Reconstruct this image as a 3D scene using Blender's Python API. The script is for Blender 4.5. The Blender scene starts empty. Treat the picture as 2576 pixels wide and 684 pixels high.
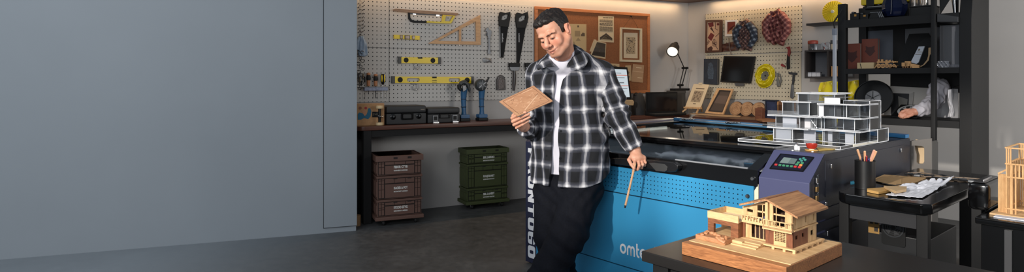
import bpy, bmesh, random
import numpy as np
from math import sin, cos, pi, atan2, sqrt, radians, hypot
from mathutils import Vector, Matrix, geometry
random.seed(7)
C = bpy.context.scene.collection
FPX, CX, HY, CH = 1500.0, 1288.0, 200.0, 1.32
# ---------------------------------------------------------------- frames
def ray(px, py): return Vector(((px-CX)/FPX, 1.0, -(py-HY)/FPX))
CAM = Vector((0, 0, CH))
def at(px, py, D): return CAM + ray(px, py)*D
def hz(px, py, z):
    d = ray(px, py); return CAM + d*((z-CH)/d.z)
class Frame:
    def __init__(s, O, ang):
        s.O = Vector((O[0], O[1], 0)); s.ang = ang
        s.u = Vector((cos(ang), sin(ang), 0)); s.n = Vector((-sin(ang), cos(ang), 0))
    def w(s, a, b, z=0): return s.O + s.u*a + s.n*b + Vector((0, 0, z))
    def loc(s, p): q = Vector(p)-s.O; return Vector((q.dot(s.u), q.dot(s.n), p[2]))
    def hit(s, px, py, b=0.0):
        d = ray(px, py); t = (b - (CAM-s.O).dot(s.n))/d.dot(s.n)
        return s.loc(CAM + d*t)
    def hz(s, px, py, z): return s.loc(hz(px, py, z))
FM = Frame((.0975, 4.30), atan2(-.765, .644))      # machine, right wall, tables
FB = Frame((-.415, 6.35), atan2(.471, .882))       # back wall
FL = Frame((-1.3623, 5.21), atan2(1.0, 2.85))      # left grey partition
# ---------------------------------------------------------------- materials
def lin(c):
    c = c/255.0
    return c/12.92 if c <= .04045 else ((c+.055)/1.055)**2.4
def col(rgb): return (lin(rgb[0]), lin(rgb[1]), lin(rgb[2]), 1)
MATS = {}
class NT:
    def __init__(s, m): s.t = m.node_tree; s.n = s.t.nodes; s.l = s.t.links
    def new(s, k, **kw):
        o = s.n.new(k)
        for a, v in kw.items():
            if a in o.inputs: o.inputs[a].default_value = v
            else: setattr(o, a, v)
        return o
    def link(s, a, b): s.l.new(a, b)
    def math(s, op, a, b=None, c=None):
        o = s.n.new('ShaderNodeMath'); o.operation = op
        for i, v in enumerate((a, b, c)):
            if v is None: continue
            if isinstance(v, (int, float)): o.inputs[i].default_value = v
            else: s.l.new(v, o.inputs[i])
        return o.outputs[0]
    def mix(s, f, a, b):
        o = s.n.new('ShaderNodeMix'); o.data_type = 'RGBA'
        for i, v in ((0, f), (6, a), (7, b)):
            if isinstance(v, (int, float, tuple)): o.inputs[i].default_value = v
            else: s.l.new(v, o.inputs[i])
        return o.outputs[2]
    def ramp(s, f, stops):
        o = s.n.new('ShaderNodeValToRGB'); e = o.color_ramp.elements
        while len(e) < len(stops): e.new(.5)
        for i, (p, c) in enumerate(stops): e[i].position = p; e[i].color = c
        s.l.new(f, o.inputs[0]); return o.outputs[0]
def base(name):
    m = bpy.data.materials.new(name); m.use_nodes = True
    return m, NT(m), m.node_tree.nodes['Principled BSDF']
def mat(name, rgb, rough=.5, metal=0, noise=0, nscale=30, bump=0, bscale=200, coat=0, spec=.5, emit=0, trans=0, sheen=0):
    if name in MATS: return MATS[name]
    m, t, p = base(name); c = col(rgb)
    p.inputs['Base Color'].default_value = c
    p.inputs['Roughness'].default_value = rough; p.inputs['Metallic'].default_value = metal
    p.inputs['Specular IOR Level'].default_value = spec
    p.inputs['Coat Weight'].default_value = coat; p.inputs['Coat Roughness'].default_value = .08
    if sheen: p.inputs['Sheen Weight'].default_value = sheen
    if trans: p.inputs['Transmission Weight'].default_value = trans
    if emit:
        p.inputs['Emission Color'].default_value = c; p.inputs['Emission Strength'].default_value = emit
    tc = t.new('ShaderNodeTexCoord')
    if noise:
        n = t.new('ShaderNodeTexNoise', Scale=nscale, Detail=5.0); t.link(tc.outputs['Object'], n.inputs['Vector'])
        lo = tuple(max(0, x*(1-noise)) for x in c[:3])+(1,); hi = tuple(min(1, x*(1+noise)) for x in c[:3])+(1,)
        t.link(t.ramp(n.outputs['Fac'], [(.3, lo), (.7, hi)]), p.inputs['Base Color'])
    if bump:
        n = t.new('ShaderNodeTexNoise', Scale=bscale, Detail=4.0); t.link(tc.outputs['Object'], n.inputs['Vector'])
        b = t.new('ShaderNodeBump', Strength=bump, Distance=.002); t.link(n.outputs['Fac'], b.inputs['Height']); t.link(b.outputs[0], p.inputs['Normal'])
    MATS[name] = m; return m
def wood(name, c1, c2, scale=(3, 40, 40), rough=.5, dist=1.5, coat=0, plank=None):
    if name in MATS: return MATS[name]
    m, t, p = base(name)
    tc = t.new('ShaderNodeTexCoord'); mp = t.new('ShaderNodeMapping'); mp.inputs['Scale'].default_value = scale
    t.link(tc.outputs['Object'], mp.inputs['Vector'])
    n = t.new('ShaderNodeTexNoise', Scale=1.0, Detail=6.0, Roughness=.62, Distortion=dist); t.link(mp.outputs[0], n.inputs['Vector'])
    n2 = t.new('ShaderNodeTexNoise', Scale=5.0, Detail=3.0); t.link(mp.outputs[0], n2.inputs['Vector'])
    f = t.math('MULTIPLY_ADD', n2.outputs['Fac'], .35, t.math('MULTIPLY', n.outputs['Fac'], .75))
    t.link(t.ramp(f, [(.32, col(c1)), (.72, col(c2))]), p.inputs['Base Color'])
    p.inputs['Roughness'].default_value = rough; p.inputs['Coat Weight'].default_value = coat; p.inputs['Coat Roughness'].default_value = .15
    b = t.new('ShaderNodeBump', Strength=.15, Distance=.001); t.link(f, b.inputs['Height']); t.link(b.outputs[0], p.inputs['Normal'])
    MATS[name] = m; return m
def glass(name, tint=(235, 240, 242), refl=1.0, rough=.02, haze=0.0, hc=(236, 236, 238)):
    if name in MATS: return MATS[name]
    m, t, p = base(name); t.n.remove(p); out = t.n['Material Output']
    tr = t.new('ShaderNodeBsdfTransparent'); tr.inputs[0].default_value = col(tint)
    gl = t.new('ShaderNodeBsdfGlossy', Roughness=rough); fr = t.new('ShaderNodeFresnel', IOR=1.5)
    ms = t.new('ShaderNodeMixShader'); t.link(t.math('MULTIPLY', fr.outputs[0], refl), ms.inputs[0]); 
    src = tr.outputs[0]
    if haze:
        df = t.new('ShaderNodeBsdfDiffuse'); df.inputs[0].default_value = col(hc)
        mh = t.new('ShaderNodeMixShader', Fac=haze); t.link(src, mh.inputs[1]); t.link(df.outputs[0], mh.inputs[2]); src = mh.outputs[0]
    t.link(src, ms.inputs[1]); t.link(gl.outputs[0], ms.inputs[2]); t.link(ms.outputs[0], out.inputs['Surface'])
    MATS[name] = m; return m
def dotted(name, rgb, dx, dz, r, rough=.5, zmin=None, zmax=None, xmin=None, xmax=None, hole=(12, 12, 12), spec=.5, ox=0., oz=0.):
    """small round punched holes in a regular grid over the local x-z plane"""
    m, t, p = base(name)
    tc = t.new('ShaderNodeTexCoord'); sp = t.new('ShaderNodeSeparateXYZ'); t.link(tc.outputs['Object'], sp.inputs[0])
    def cell(v, d, o): return t.math('MULTIPLY', t.math('SUBTRACT', t.math('FRACT', t.math('ADD', t.math('DIVIDE', v, d), 100.5+o)), .5), d)
    x, z = sp.outputs[0], sp.outputs[2]
    cx, cz = cell(x, dx, ox), cell(z, dz, oz)
    d = t.math('SQRT', t.math('ADD', t.math('MULTIPLY', cx, cx), t.math('MULTIPLY', cz, cz)))
    f = t.math('LESS_THAN', d, r)
    for v, lim, op in ((z, zmin, 'GREATER_THAN'), (z, zmax, 'LESS_THAN'), (x, xmin, 'GREATER_THAN'), (x, xmax, 'LESS_THAN')):
        if lim is not None: f = t.math('MULTIPLY', f, t.math(op, v, lim))
    t.link(t.mix(f, col(rgb), col(hole)), p.inputs['Base Color'])
    p.inputs['Roughness'].default_value = rough; p.inputs['Specular IOR Level'].default_value = spec
    return m
# ---------------------------------------------------------------- mesh builder
class MB:
    def __init__(s): s.bm = bmesh.new(); s.X = Matrix.Identity(4); s.bev = False
    def v(s, *p): return s.bm.verts.new(s.X @ Vector(p))
    def f(s, vs):
        try: return s.bm.faces.new(vs)
        except ValueError: return None
    def box(s, x0, x1, y0, y1, z0, z1, r=0, seg=2):
        b = bmesh.new(); bmesh.ops.create_cube(b, size=1)
        for q in b.verts: q.co = Vector(((x0+x1)/2+q.co.x*(x1-x0), (y0+y1)/2+q.co.y*(y1-y0), (z0+z1)/2+q.co.z*(z1-z0)))
        if r: s.bev = True; bmesh.ops.bevel(b, geom=b.edges[:], offset=min(r, .49*min(abs(x1-x0), abs(y1-y0), abs(z1-z0))), segments=seg, affect='EDGES', profile=.5)
        s.merge(b); return s
    def merge(s, b):
        mp = {q: s.v(*q.co) for q in b.verts}
        for fc in b.faces: s.f([mp[q] for q in fc.verts])
        b.free()
    def prism(s, poly, t0, t1, holes=(), pl='xz', r=0):
        """outline in the plane pl, extruded between t0 and t1 along the third axis"""
        def P(a, b, t): return (a, t, b) if pl == 'xz' else (a, b, t) if pl == 'xy' else (t, a, b)
        b = bmesh.new(); loops = [list(poly)]+[list(h) for h in holes]; flat = []; ed = []
        for lp in loops:
            k = len(flat); flat += lp; ed += [(k+i, k+(i+1) % len(lp)) for i in range(len(lp))]
        A = [b.verts.new(P(q[0], q[1], t0)) for q in flat]; B = [b.verts.new(P(q[0], q[1], t1)) for q in flat]
        if holes:
            tr = geometry.tessellate_polygon([[Vector((q[0], q[1], 0)) for q in lp] for lp in loops])
            for i in tr:
                for V, o in ((A, 1), (B, -1)):
                    try: b.faces.new([V[j] for j in i][::o])
                    except ValueError: pass
        else: b.faces.new(A); b.faces.new(B[::-1])
        for i, j in ed: b.faces.new((A[i], A[j], B[j], B[i]))
        bmesh.ops.recalc_face_normals(b, faces=b.faces[:])
        if r:
            s.bev = True; be = [e for e in b.edges if len(e.link_faces) == 2 and e.calc_face_angle(0) > .6]
            bmesh.ops.bevel(b, geom=be, offset=r, segments=2, affect='EDGES', profile=.5)
        s.merge(b); return s
    def tube(s, pts, r, seg=8, closed=False, flat=1.0):
        pts = [Vector(p) for p in pts]; n = len(pts); rs = r if isinstance(r, (list, tuple)) else [r]*n
        up = None; rings = []
        for i, p in enumerate(pts):
            if closed: d = pts[(i+1) % n]-pts[i-1]
            else: d = (pts[min(i+1, n-1)]-pts[max(i-1, 0)])
            d = d.normalized() if d.length else Vector((0, 0, 1))
            if up is None:
                up = Vector((0, 0, 1)) if abs(d.z) < .9 else Vector((1, 0, 0))
            a = d.cross(up)
            if a.length < 1e-5: a = d.cross(Vector((0, 1, 0)))
            a.normalize(); bb = a.cross(d); up = bb
            rings.append([s.v(*(p+a*cos(2*pi*k/seg)*rs[i]+bb*sin(2*pi*k/seg)*rs[i]*flat)) for k in range(seg)])
        for i in range(n if closed else n-1):
            A, B = rings[i], rings[(i+1) % n]
            for k in range(seg): s.f((A[k], A[(k+1) % seg], B[(k+1) % seg], B[k]))
        if not closed: s.f(rings[0][::-1]); s.f(rings[-1])
        return s
    def cyl(s, p0, p1, r, r1=None, seg=20): return s.tube([p0, p1], [r, r if r1 is None else r1], seg)
    def lathe(s, prof, c=(0, 0, 0), ax='z', seg=28, ring=False):
        def P(r, h, k):
            a, b = r*cos(2*pi*k/seg), r*sin(2*pi*k/seg)
            q = (a, b, h) if ax == 'z' else (a, h, b) if ax == 'y' else (h, a, b)
            return (c[0]+q[0], c[1]+q[1], c[2]+q[2])
        R = [[s.v(*P(max(r, 1e-5), h, k)) for k in range(seg)] for r, h in prof]
        for A, B in zip(R, R[1:]):
            for k in range(seg): s.f((A[k], A[(k+1) % seg], B[(k+1) % seg], B[k]))
        if ring:
            for k in range(seg): s.f((R[-1][k], R[-1][(k+1) % seg], R[0][(k+1) % seg], R[0][k]))
        else: s.f(R[0][::-1]); s.f(R[-1])
        return s
    def ell(s, c, r, seg=16, rings=10):
        r = r if isinstance(r, (tuple, list)) else (r, r, r)
        R = []
        for i in range(rings+1):
            t = pi*i/rings; R.append([s.v(c[0]+r[0]*max(sin(t), 1e-4)*cos(2*pi*k/seg), c[1]+r[1]*max(sin(t), 1e-4)*sin(2*pi*k/seg), c[2]+r[2]*cos(t)) for k in range(seg)])
        for A, B in zip(R, R[1:]):
            for k in range(seg): s.f((A[k], A[(k+1) % seg], B[(k+1) % seg], B[k]))
        s.f(R[0][::-1]); s.f(R[-1]); return s
    def bar(s, p0, p1, w, h, up=(0, 0, 1)):
        p0, p1 = Vector(p0), Vector(p1); d = (p1-p0).normalized(); up = Vector(up)
        a = d.cross(up)
        if a.length < 1e-5: a = d.cross(Vector((0, 1, 0)))
        a.normalize(); bb = a.cross(d); vs = []
        for p in (p0, p1): vs.append([s.v(*(p+a*x*w/2+bb*y*h/2)) for x, y in ((-1, -1), (1, -1), (1, 1), (-1, 1))])
        A, B = vs; s.f(A[::-1]); s.f(B)
        for k in range(4): s.f((A[k], A[(k+1) % 4], B[(k+1) % 4], B[k]))
        return s
    def grid(s, fn, nu, nv, th=0, wrap=False):
        """surface fn(u,v) -> point; th: thickness"""
        b = bmesh.new(); V = [[b.verts.new(fn(i/nu, j/nv)) for j in range(nv+1)] for i in range(nu+(0 if wrap else 1))]
        for i in range(nu):
            for j in range(nv): b.faces.new((V[i][j], V[(i+1) % len(V)][j], V[(i+1) % len(V)][j+1], V[i][j+1]))
        bmesh.ops.recalc_face_normals(b, faces=b.faces[:])
        if th: bmesh.ops.solidify(b, geom=b.faces[:], thickness=th)
        s.merge(b); return s
    def build(s, name, m, parent=None, sm=40, loc=None, rot=None):
        bmesh.ops.remove_doubles(s.bm, verts=s.bm.verts[:], dist=1e-6)
        bmesh.ops.recalc_face_normals(s.bm, faces=s.bm.faces[:])
        me = bpy.data.meshes.new(name); s.bm.to_mesh(me); s.bm.free()
        if sm:
            me.polygons.foreach_set('use_smooth', [True]*len(me.polygons)); me.set_sharp_from_angle(angle=radians(sm))
        o = link(name, me, m, parent, loc, rot)
        if s.bev and sm: wn = o.modifiers.new('weighted', 'WEIGHTED_NORMAL'); wn.keep_sharp = True
        return o
def link(name, me, m, parent=None, loc=None, rot=None):
    o = bpy.data.objects.new(name, me); C.objects.link(o)
    if m and not me.materials: me.materials.append(m)
    if parent: o.parent = parent
    if loc: o.location = loc
    if rot: o.rotation_euler = rot
    return o
def tag(o, label=None, cat=None, group=None, kind=None):
    for k, v in (('label', label), ('category', cat), ('group', group), ('kind', kind)):
        if v: o[k] = v
    return o
def thing(name, label, cat, F, a, b, z, rot=0, group=None):
    o = bpy.data.objects.new(name, None); C.objects.link(o); o.empty_display_size = .05
    o.location = F.w(a, b, z) if F else (a, b, z); o.rotation_euler = (0, 0, (F.ang if F else 0)+rot)
    return tag(o, label, cat, group)
def solo(mb, name, m, label, cat, F, a, b, z, rot=0, group=None, sm=40):
    o = mb.build(name, m, None, sm); o.location = F.w(a, b, z) if F else (a, b, z); o.rotation_euler = (0, 0, (F.ang if F else 0)+rot)
    return tag(o, label, cat, group)
class Wall:
    """traces pixels on the plane b of frame F, relative to an anchor pixel"""
    def __init__(s, F, px, py, b):
        s.F, s.b = F, b; h = F.hit(px, py, b); s.a, s.z = h.x, h.z
    def __call__(s, px, py): h = s.F.hit(px, py, s.b); return (h.x-s.a, h.z-s.z)
    def poly(s, pts): return [s(*p) for p in pts]
    def thing(s, name, label, cat, group=None): return thing(name, label, cat, s.F, s.a, s.b, s.z, 0, group)
    def solo(s, mb, name, m, label, cat, group=None, sm=40): return solo(mb, name, m, label, cat, s.F, s.a, s.b, s.z, 0, group, sm)
def copy_thing(root):
    r = root.copy(); C.objects.link(r)
    for ch in list(root.children):
        c = ch.copy(); C.objects.link(c); c.parent = r
        for g in list(ch.children): d = g.copy(); C.objects.link(d); d.parent = c
    return r
def text(s, size, m, parent, loc, rot=(pi/2, 0, 0), ex=.0006, bold=0.0, sx=1.0, name='lettering', width=None, sp=1.0, shear=0):
    cu = bpy.data.curves.new('txt', 'FONT'); cu.body = s; cu.size = size; cu.extrude = ex; cu.offset = bold; cu.align_x = 'CENTER'; cu.align_y = 'CENTER'; cu.space_character = sp; cu.shear = shear
    cu.resolution_u = 4
    o = bpy.data.objects.new('txt', cu)
    me = bpy.data.meshes.new_from_object(o); bpy.data.objects.remove(o); bpy.data.curves.remove(cu)
    me.materials.clear()
    xs = [q.co.x for q in me.vertices]
    if width and xs: sx = width/(max(xs)-min(xs))
    for q in me.vertices: q.co.x *= sx
    return link(name, me, m, parent, loc, rot)
def rrect(x0, x1, z0, z1, r, n=5):
    out = []
    for cx, cz, a0 in ((x1-r, z1-r, 0), (x0+r, z1-r, 90), (x0+r, z0+r, 180), (x1-r, z0+r, 270)):
        for i in range(n+1): a = radians(a0+90*i/n); out.append((cx+r*cos(a), cz+r*sin(a)))
    return out
def circ(cx, cz, r, n=24, rz=None, a0=0): return [(cx+r*cos(a0+2*pi*i/n), cz+(rz or r)*sin(a0+2*pi*i/n)) for i in range(n)]
# ---------------------------------------------------------------- shared materials
BLACK = mat('black_powder_coat', (17, 17, 18), .55, spec=.3)
BLACKG = mat('black_gloss', (10, 10, 11), .12)
BLACKP = mat('black_plastic', (15, 16, 17), .5, spec=.28)
RUBBER = mat('black_rubber', (18, 18, 18), .7)
CHROME = mat('chrome', (200, 200, 202), .18, 1)
STEEL = mat('brushed_steel', (112, 114, 117), .45, 1)
DSTEEL = mat('dark_steel', (70, 72, 75), .4, .8)
WHITE = mat('white_plastic', (225, 226, 230), .4)
YELLOW = mat('level_yellow', (222, 190, 20), .4)
PAPER = mat('paper', (205, 192, 170), .8, noise=.05)
KRAFT = mat('kraft_board', (168, 128, 88), .8, noise=.1, nscale=60)
INK = mat('printing_ink', (40, 36, 34), .7)
GREYINK = mat('grey_ink', (120, 110, 98), .7)
PLY = wood('light_ply', (178, 142, 98), (222, 190, 146), (6, 60, 60), .55)
WALNUT = wood('walnut', (70, 36, 22), (122, 72, 46), (3, 30, 30), .45)
BENCHW = wood('bench_walnut', (52, 27, 20), (94, 54, 38), (1.6, 22, 22), .35, coat=.1)
CLEAR = glass('clear_plastic', (240, 242, 244), 1.0, .03, .05)
# ================================================================ SETTING
WALLM = mat('wall_paint', (166, 163, 160), .75, noise=.03, nscale=3)
WALLS = WALLM
FY0 = -1.5
m, t, p = base('slate_floor')
tc = t.new('ShaderNodeTexCoord')
n1 = t.new('ShaderNodeTexNoise', Scale=2.2, Detail=8.0, Roughness=.65); t.link(tc.outputs['Object'], n1.inputs['Vector'])
n2 = t.new('ShaderNodeTexNoise', Scale=14.0, Detail=6.0, Roughness=.7); t.link(tc.outputs['Object'], n2.inputs['Vector'])
f = t.math('MULTIPLY_ADD', n2.outputs['Fac'], .45, t.math('MULTIPLY', n1.outputs['Fac'], .6))
dark = t.ramp(f, [(.35, col((52, 53, 53))), (.55, col((73, 74, 74))), (.75, col((98, 98, 97)))])
lite = t.ramp(f, [(.35, col((122, 129, 135))), (.75, col((136, 143, 149)))])
sp = t.new('ShaderNodeSeparateXYZ'); t.link(tc.outputs['Object'], sp.inputs[0])
# pale grey haze over the left side, painted into the floor colour as a fade
edge = t.math('ADD', sp.outputs[0], t.math('MULTIPLY', t.math('SUBTRACT', n1.outputs['Fac'], .5), .5))
mr = t.new('ShaderNodeMapRange'); mr.interpolation_type = 'SMOOTHSTEP'
t.link(edge, mr.inputs[0]); mr.inputs[1].default_value = -2.9; mr.inputs[2].default_value = -1.0
t.link(t.mix(mr.outputs[0], lite, dark), p.inputs['Base Color'])
rr = t.math('MULTIPLY_ADD', n2.outputs['Fac'], .35, .32); t.link(rr, p.inputs['Roughness'])
bp = t.new('ShaderNodeBump', Strength=.12, Distance=.003); t.link(f, bp.inputs['Height']); t.link(bp.outputs[0], p.inputs['Normal'])
FLOORM = m
fl = MB().box(-7, 6.5, -2.5, 9.5, -.1, 0).build('floor', FLOORM); tag(fl, kind='structure')
# back wall
w = MB().box(-1.9, 3.081, 0, .12, 0, 2.32).build('wall_back', WALLM); w.location = FB.w(0, 0, 0); w.rotation_euler = (0, 0, FB.ang); tag(w, kind='structure')
w = MB().box(-1.256, 6.2, 3.941, 4.06, 0, 3.2).build('wall_right', WALLM); w.location = FM.w(0, 0, 0); w.rotation_euler = (0, 0, FM.ang); tag(w, kind='structure')
# faint lengthwise wall panel joint on the far right
# low wooden soffit over the back benches
cw = wood('soffit_wood', (64, 38, 24), (104, 66, 42), (2, 24, 24), .45)
pa, pb = FB.w(-2.2, 0, 0), FB.w(3.08, 0, 0); pc = FM.w(6.0, 3.94, 0)
q1, q2, q3 = FB.w(-2.2, -.32, 0), None, FM.w(6.0, 3.6, 0)
def isect(p, d, q, e):
    den = d.x*e.y-d.y*e.x; s = ((q.x-p.x)*e.y-(q.y-p.y)*e.x)/den; return p+d*s
q2 = isect(q1, FB.u, q3, FM.u)
out1, out3 = FB.w(-2.2, .3, 0), FM.w(6.0, 4.2, 0)
out2 = isect(out1, FB.u, out3, FM.u)
ce = MB().prism([(q.x, q.y) for q in (q1, q2, q3, out3, out2, out1)], 2.319, 2.40, pl='xy').build('ceiling', cw, None, 0); tag(ce, kind='structure')
# left partition: grey panelled wall
LGREY = mat('grey_blue_panel', (134, 141, 147), .65, noise=.02, nscale=2)
w = MB().box(-5.5, 0, 0, .05, .0, 3.2).build('wall_left', LGREY); w.location = FL.w(0, 0.0, 0); w.rotation_euler = (0, 0, FL.ang); tag(w, kind='structure')
h0, h1 = FL.hit(815, 400, -.012), FL.hit(898, 400, -.012); hb = FL.hit(860, 570, -.012)
d = MB().box(h0.x, h1.x, -.014, -.001, hb.z, 3.2, .003).build('door_1', LGREY); d.location = FL.w(0, 0, 0); d.rotation_euler = (0, 0, FL.ang); tag(d, kind='structure')
gap = MB().box(h0.x-.006, h0.x, -.004, -.001, hb.z-.006, 3.2).box(h0.x, h1.x, -.004, -.001, hb.z-.006, hb.z).build('gap_shade_1', mat('shadow_gap', (60, 64, 68), .8)); gap.location = FL.w(0, 0, 0); gap.rotation_euler = (0, 0, FL.ang); tag(gap, kind='structure')  # dark strips coloured as the shadow in the gap around the door

# ================================================================ BENCHES
def bench_leg(mb, x, y, h, s=.05): mb.box(x-s/2, x+s/2, y-s/2, y+s/2, 0, h, .006)
r = thing('workbench', 'long walnut topped bench with dark steel legs along the tool board wall', 'workbench', FB, 0, 0, 0)
BL = FB.hit(898, 320, -.4).x-.02
x1 = 2.72
top = [(-1.33, -.02), (x1, -.02), (x1, -.395), (-1.24, -.395), (-1.285, -.385), (-1.315, -.36), (-1.33, -.32)]
MB().prism(top, .855, .893, pl='xy', r=.004).build('worktop', BENCHW, r)
MB().box(-1.25, x1, -.36, -.33, .79, .855).box(-1.25, x1, -.05, -.03, .79, .855).build('apron_frame', BLACK, r)
for xx, yy in ((-1.225, -.34), (-1.225, -.06), (2.66, -.34)):
    mb = MB(); bench_leg(mb, xx, yy, .855, .075); mb.build('leg', BLACK, r)
r = thing('workbench', 'dark walnut topped bench running under the right hand tool board', 'workbench', FM, 0, 3.94, 0)
MB().prism([(-1.07, -.02), (1.02, -.02), (1.02, -.77), (-.69, -.77)], .855, .893, pl='xy', r=.004).build('worktop', BENCHW, r)
MB().box(-.65, .98, -.74, -.71, .78, .855).build('apron_frame', BLACK, r)
for xx in (-.55, .2, .95):
    for yy in (-.7, -.1):
        mb = MB(); bench_leg(mb, xx, yy, .855, .06); mb.build('leg', BLACK, r)

# ================================================================ PEG BOARDS
PEG = dotted('peg_board_beige', (183, 179, 173), .0415, .0405, .0056, .6)
def peg(label, F, b, a0, a1, z0, z1, pm):
    mb = MB().box(0, a1-a0, -.012, 0, 0, z1-z0, .002)
    return solo(mb, 'peg_board', pm, label, 'peg board', F, a0, b, z0, 0, 'perforated tool boards')
bw = -.002
aj = FB.hit(978, 121).x; zj = 1.632; zb = 1.10; zt = 2.15; ae = .735
peg('narrow beige peg board with small light blue jacket, upper left', FB, bw, -1.62, aj-.003, zj+.003, zt, PEG)
peg('wide beige peg board carrying the set square and hand saws', FB, bw, aj+.003, ae, zj+.003, zt, PEG)
peg('narrow beige peg board behind the screwdriver rack', FB, bw, -1.62, aj-.003, zb, zj-.003, PEG)
peg('wide beige peg board carrying the two larger yellow levels', FB, bw, aj+.003, ae, zb, zj-.003, PEG)
PEG2 = dotted('peg_board_beige_right', (184, 174, 152), .0365, .0465, .0058, .6)
bR = 3.938
peg('beige peg board with two hanging checked shirts beside the corner', FM, bR, FM.hit(1776, 90, bR).x, .212, 1.632, 2.15, PEG2)
peg('beige peg board with black screen and yellow ring', FM, bR, FM.hit(1776, 200, bR).x, .205, 1.08, 1.625, PEG2)

# ================================================================ TOOLS ON THE LEFT BOARD
TB = -.016
# wooden strip
W = Wall(FB, 1070, 30, TB-.032); P = W.poly([(988, 24), (996, 22), (1152, 33), (1153, 38), (1146, 39), (1040, 33), (989, 28)])
W.solo(MB().prism(P, -.006, .004, r=.001), 'wooden_rule', wood('weathered_wood', (112, 84, 62), (160, 128, 98), (4, 50, 50)), 'weathered wooden straight edge resting above the hacksaw', 'rule')
# hacksaw
W = Wall(FB, 1085, 45, TB-.012); r = W.thing('hacksaw', 'black and yellow hacksaw hung under a wooden strip', 'saw')
P = W.poly([(1026, 31), (1031, 31), (1032, 45), (1036, 50), (1042, 52), (1075, 53), (1075, 58), (1040, 57), (1032, 54), (1027, 47)])
MB().prism(P, -.008, .008, r=.002).build('frame', BLACK, r)
P = W.poly([(1073, 53), (1110, 55), (1112, 52), (1113, 37), (1120, 37), (1146, 38), (1134, 59), (1118, 59), (1072, 57)]); Hh = W.poly([(1121, 40), (1139, 41), (1131, 54), (1118, 53)])
MB().prism(P, -.012, .010, holes=[Hh], r=0).build('handle', YELLOW, r)
P = W.poly([(1031, 31), (1115, 35), (1115, 40), (1031, 36)]); MB().prism(P, -.002, .001).build('blade', DSTEEL, r)
P = W.poly([(1038, 33), (1046, 34), (1046, 38), (1038, 37)]); Q = W.poly([(1097, 36), (1105, 36), (1105, 41), (1097, 41)])
MB().prism(P, -.006, .004).prism(Q, -.006, .004).build('blade_pin', CHROME, r)
# levels
def level(name, label, quad, vials, caps, slots=(), txt=None, vm=None, notch=None):
    (xl, yl), (xr, yr), h = quad
    W = Wall(FB, (xl+xr)/2, (yl+yr)/2, TB-.004); r = W.thing(name, label, 'spirit level', None)
    def q(px, f): return (px, yl+(yr-yl)*(px-xl)/(xr-xl)+f*h)
    hs = []
    for s0, s1 in slots:
        a, b = W(*q(s0, -.28)), W(*q(s1, .28)); hs.append(rrect(a[0], b[0], min(a[1], b[1]), max(a[1], b[1]), .45*abs(a[1]-b[1])))
    body = W.poly([q(xl, -.5), q(xr, -.5), q(xr, .5), q(xl, .5)])
    MB().prism(body, -.022, 0, holes=hs).build('body', YELLOW, r)
    if caps:
        for s in (0, 1):
            e = [q(xl-3, -.58), q(xl+5, -.58), q(xl+5, .58), q(xl-3, .58)] if not s else [q(xr-5, -.58), q(xr+2, -.58), q(xr+2, .58), q(xr-5, .58)]
            MB().prism(W.poly(e), -.025, .001, r=.003).build('end_cap', mat('cap_grey', (62, 62, 62), .5), r)
    for px, kind in vials:
        c = W(*q(px, 0))
        if kind == 'o':
            rad = .33*abs(W(*q(px, .5))[1]-W(*q(px, -.5))[1])
            o = MB().lathe([(rad*1.25, -.024), (rad*1.25, 0), (rad, 0), (rad, -.025)], (c[0], 0, c[1]), 'y', 20, True).build('vial_ring', BLACKP, r)
            MB().lathe([(rad, -.0235), (rad, -.018)], (c[0], 0, c[1]), 'y', 20).build('vial', mat('vial_dark', (24, 25, 22), .5, spec=.2), r)
        else:
            w_ = kind; hh = .36*abs(W(*q(px, .5))[1]-W(*q(px, -.5))[1])
            MB().box(c[0]-w_*1.3, c[0]+w_*1.3, -.024, -.004, c[1]-hh*1.25, c[1]+hh*1.25, .001).build('vial_ring', BLACKP, r)
            MB().box(c[0]-w_, c[0]+w_, -.026, -.006, c[1]-hh, c[1]+hh, .001).build('vial', vm or mat('vial_clear', (150, 128, 110), .2), r)
    if txt:
        for f_, t_ in ((.06, txt[0]), (.33, 'oooooo')):
            c = W(*q(txt[1], f_)); text(t_, .014, INK, r, (c[0], -.0222, c[1]), width=.055, bold=.0006)
    if notch:
        c = W(*q(notch, -.5)); c2 = W(*q(notch, -.28)); MB().box(c[0]-.024, c[0]+.024, -.024, -.001, c2[1], c[1]+.0006).build('top_window', mat('vial_window', (48, 44, 30), .6, spec=.2), r)
    return r
level('spirit_level', 'short yellow spirit level with three small square windows', ((990, 92.5), (1054, 95.5), 10), ((1008, .012), (1023, .022), (1038, .012)), False)
level('spirit_level', 'medium yellow spirit level with grey end caps and two round vials', ((1003, 151), (1105, 152.5), 15), ((1020, 'o'), (1087, 'o')), True, notch=1055)
level('spirit_level', 'longest yellow spirit level with two long slots', ((987, 200.5), (1188, 201.5), 16), ((1005, 'o'), (1173, 'o')), True, slots=((1022, 1054), (1127, 1156)), txt=('ontoldo', 1091), notch=1091)
# set square
W = Wall(FB, 1160, 90, TB-.01)
r = W.thing('set_square', 'large wooden triangle set square with inner strut', 'set square')
SQ = wood('beech', (160, 118, 78), (202, 160, 114), (5, 45, 45))
O_ = W.poly([(1077, 109.5), (1207, 38), (1208, 113)]); I1 = W.poly([(1100, 103), (1154, 74.5), (1154, 104)]); I2 = W.poly([(1159, 72), (1196, 54), (1197, 104.5), (1159, 104)])
MB().prism(O_, -.014, 0, holes=[I1, I2]).build('triangle_frame', SQ, r)
c = W(1158, 113); MB().tube([(c[0]-.02, -.012, c[1]), (c[0]-.012, -.02, c[1]-.012), (c[0]+.012, -.02, c[1]-.012), (c[0]+.02, -.012, c[1])], .0018).build('wire_hook', CHROME, r)
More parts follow.
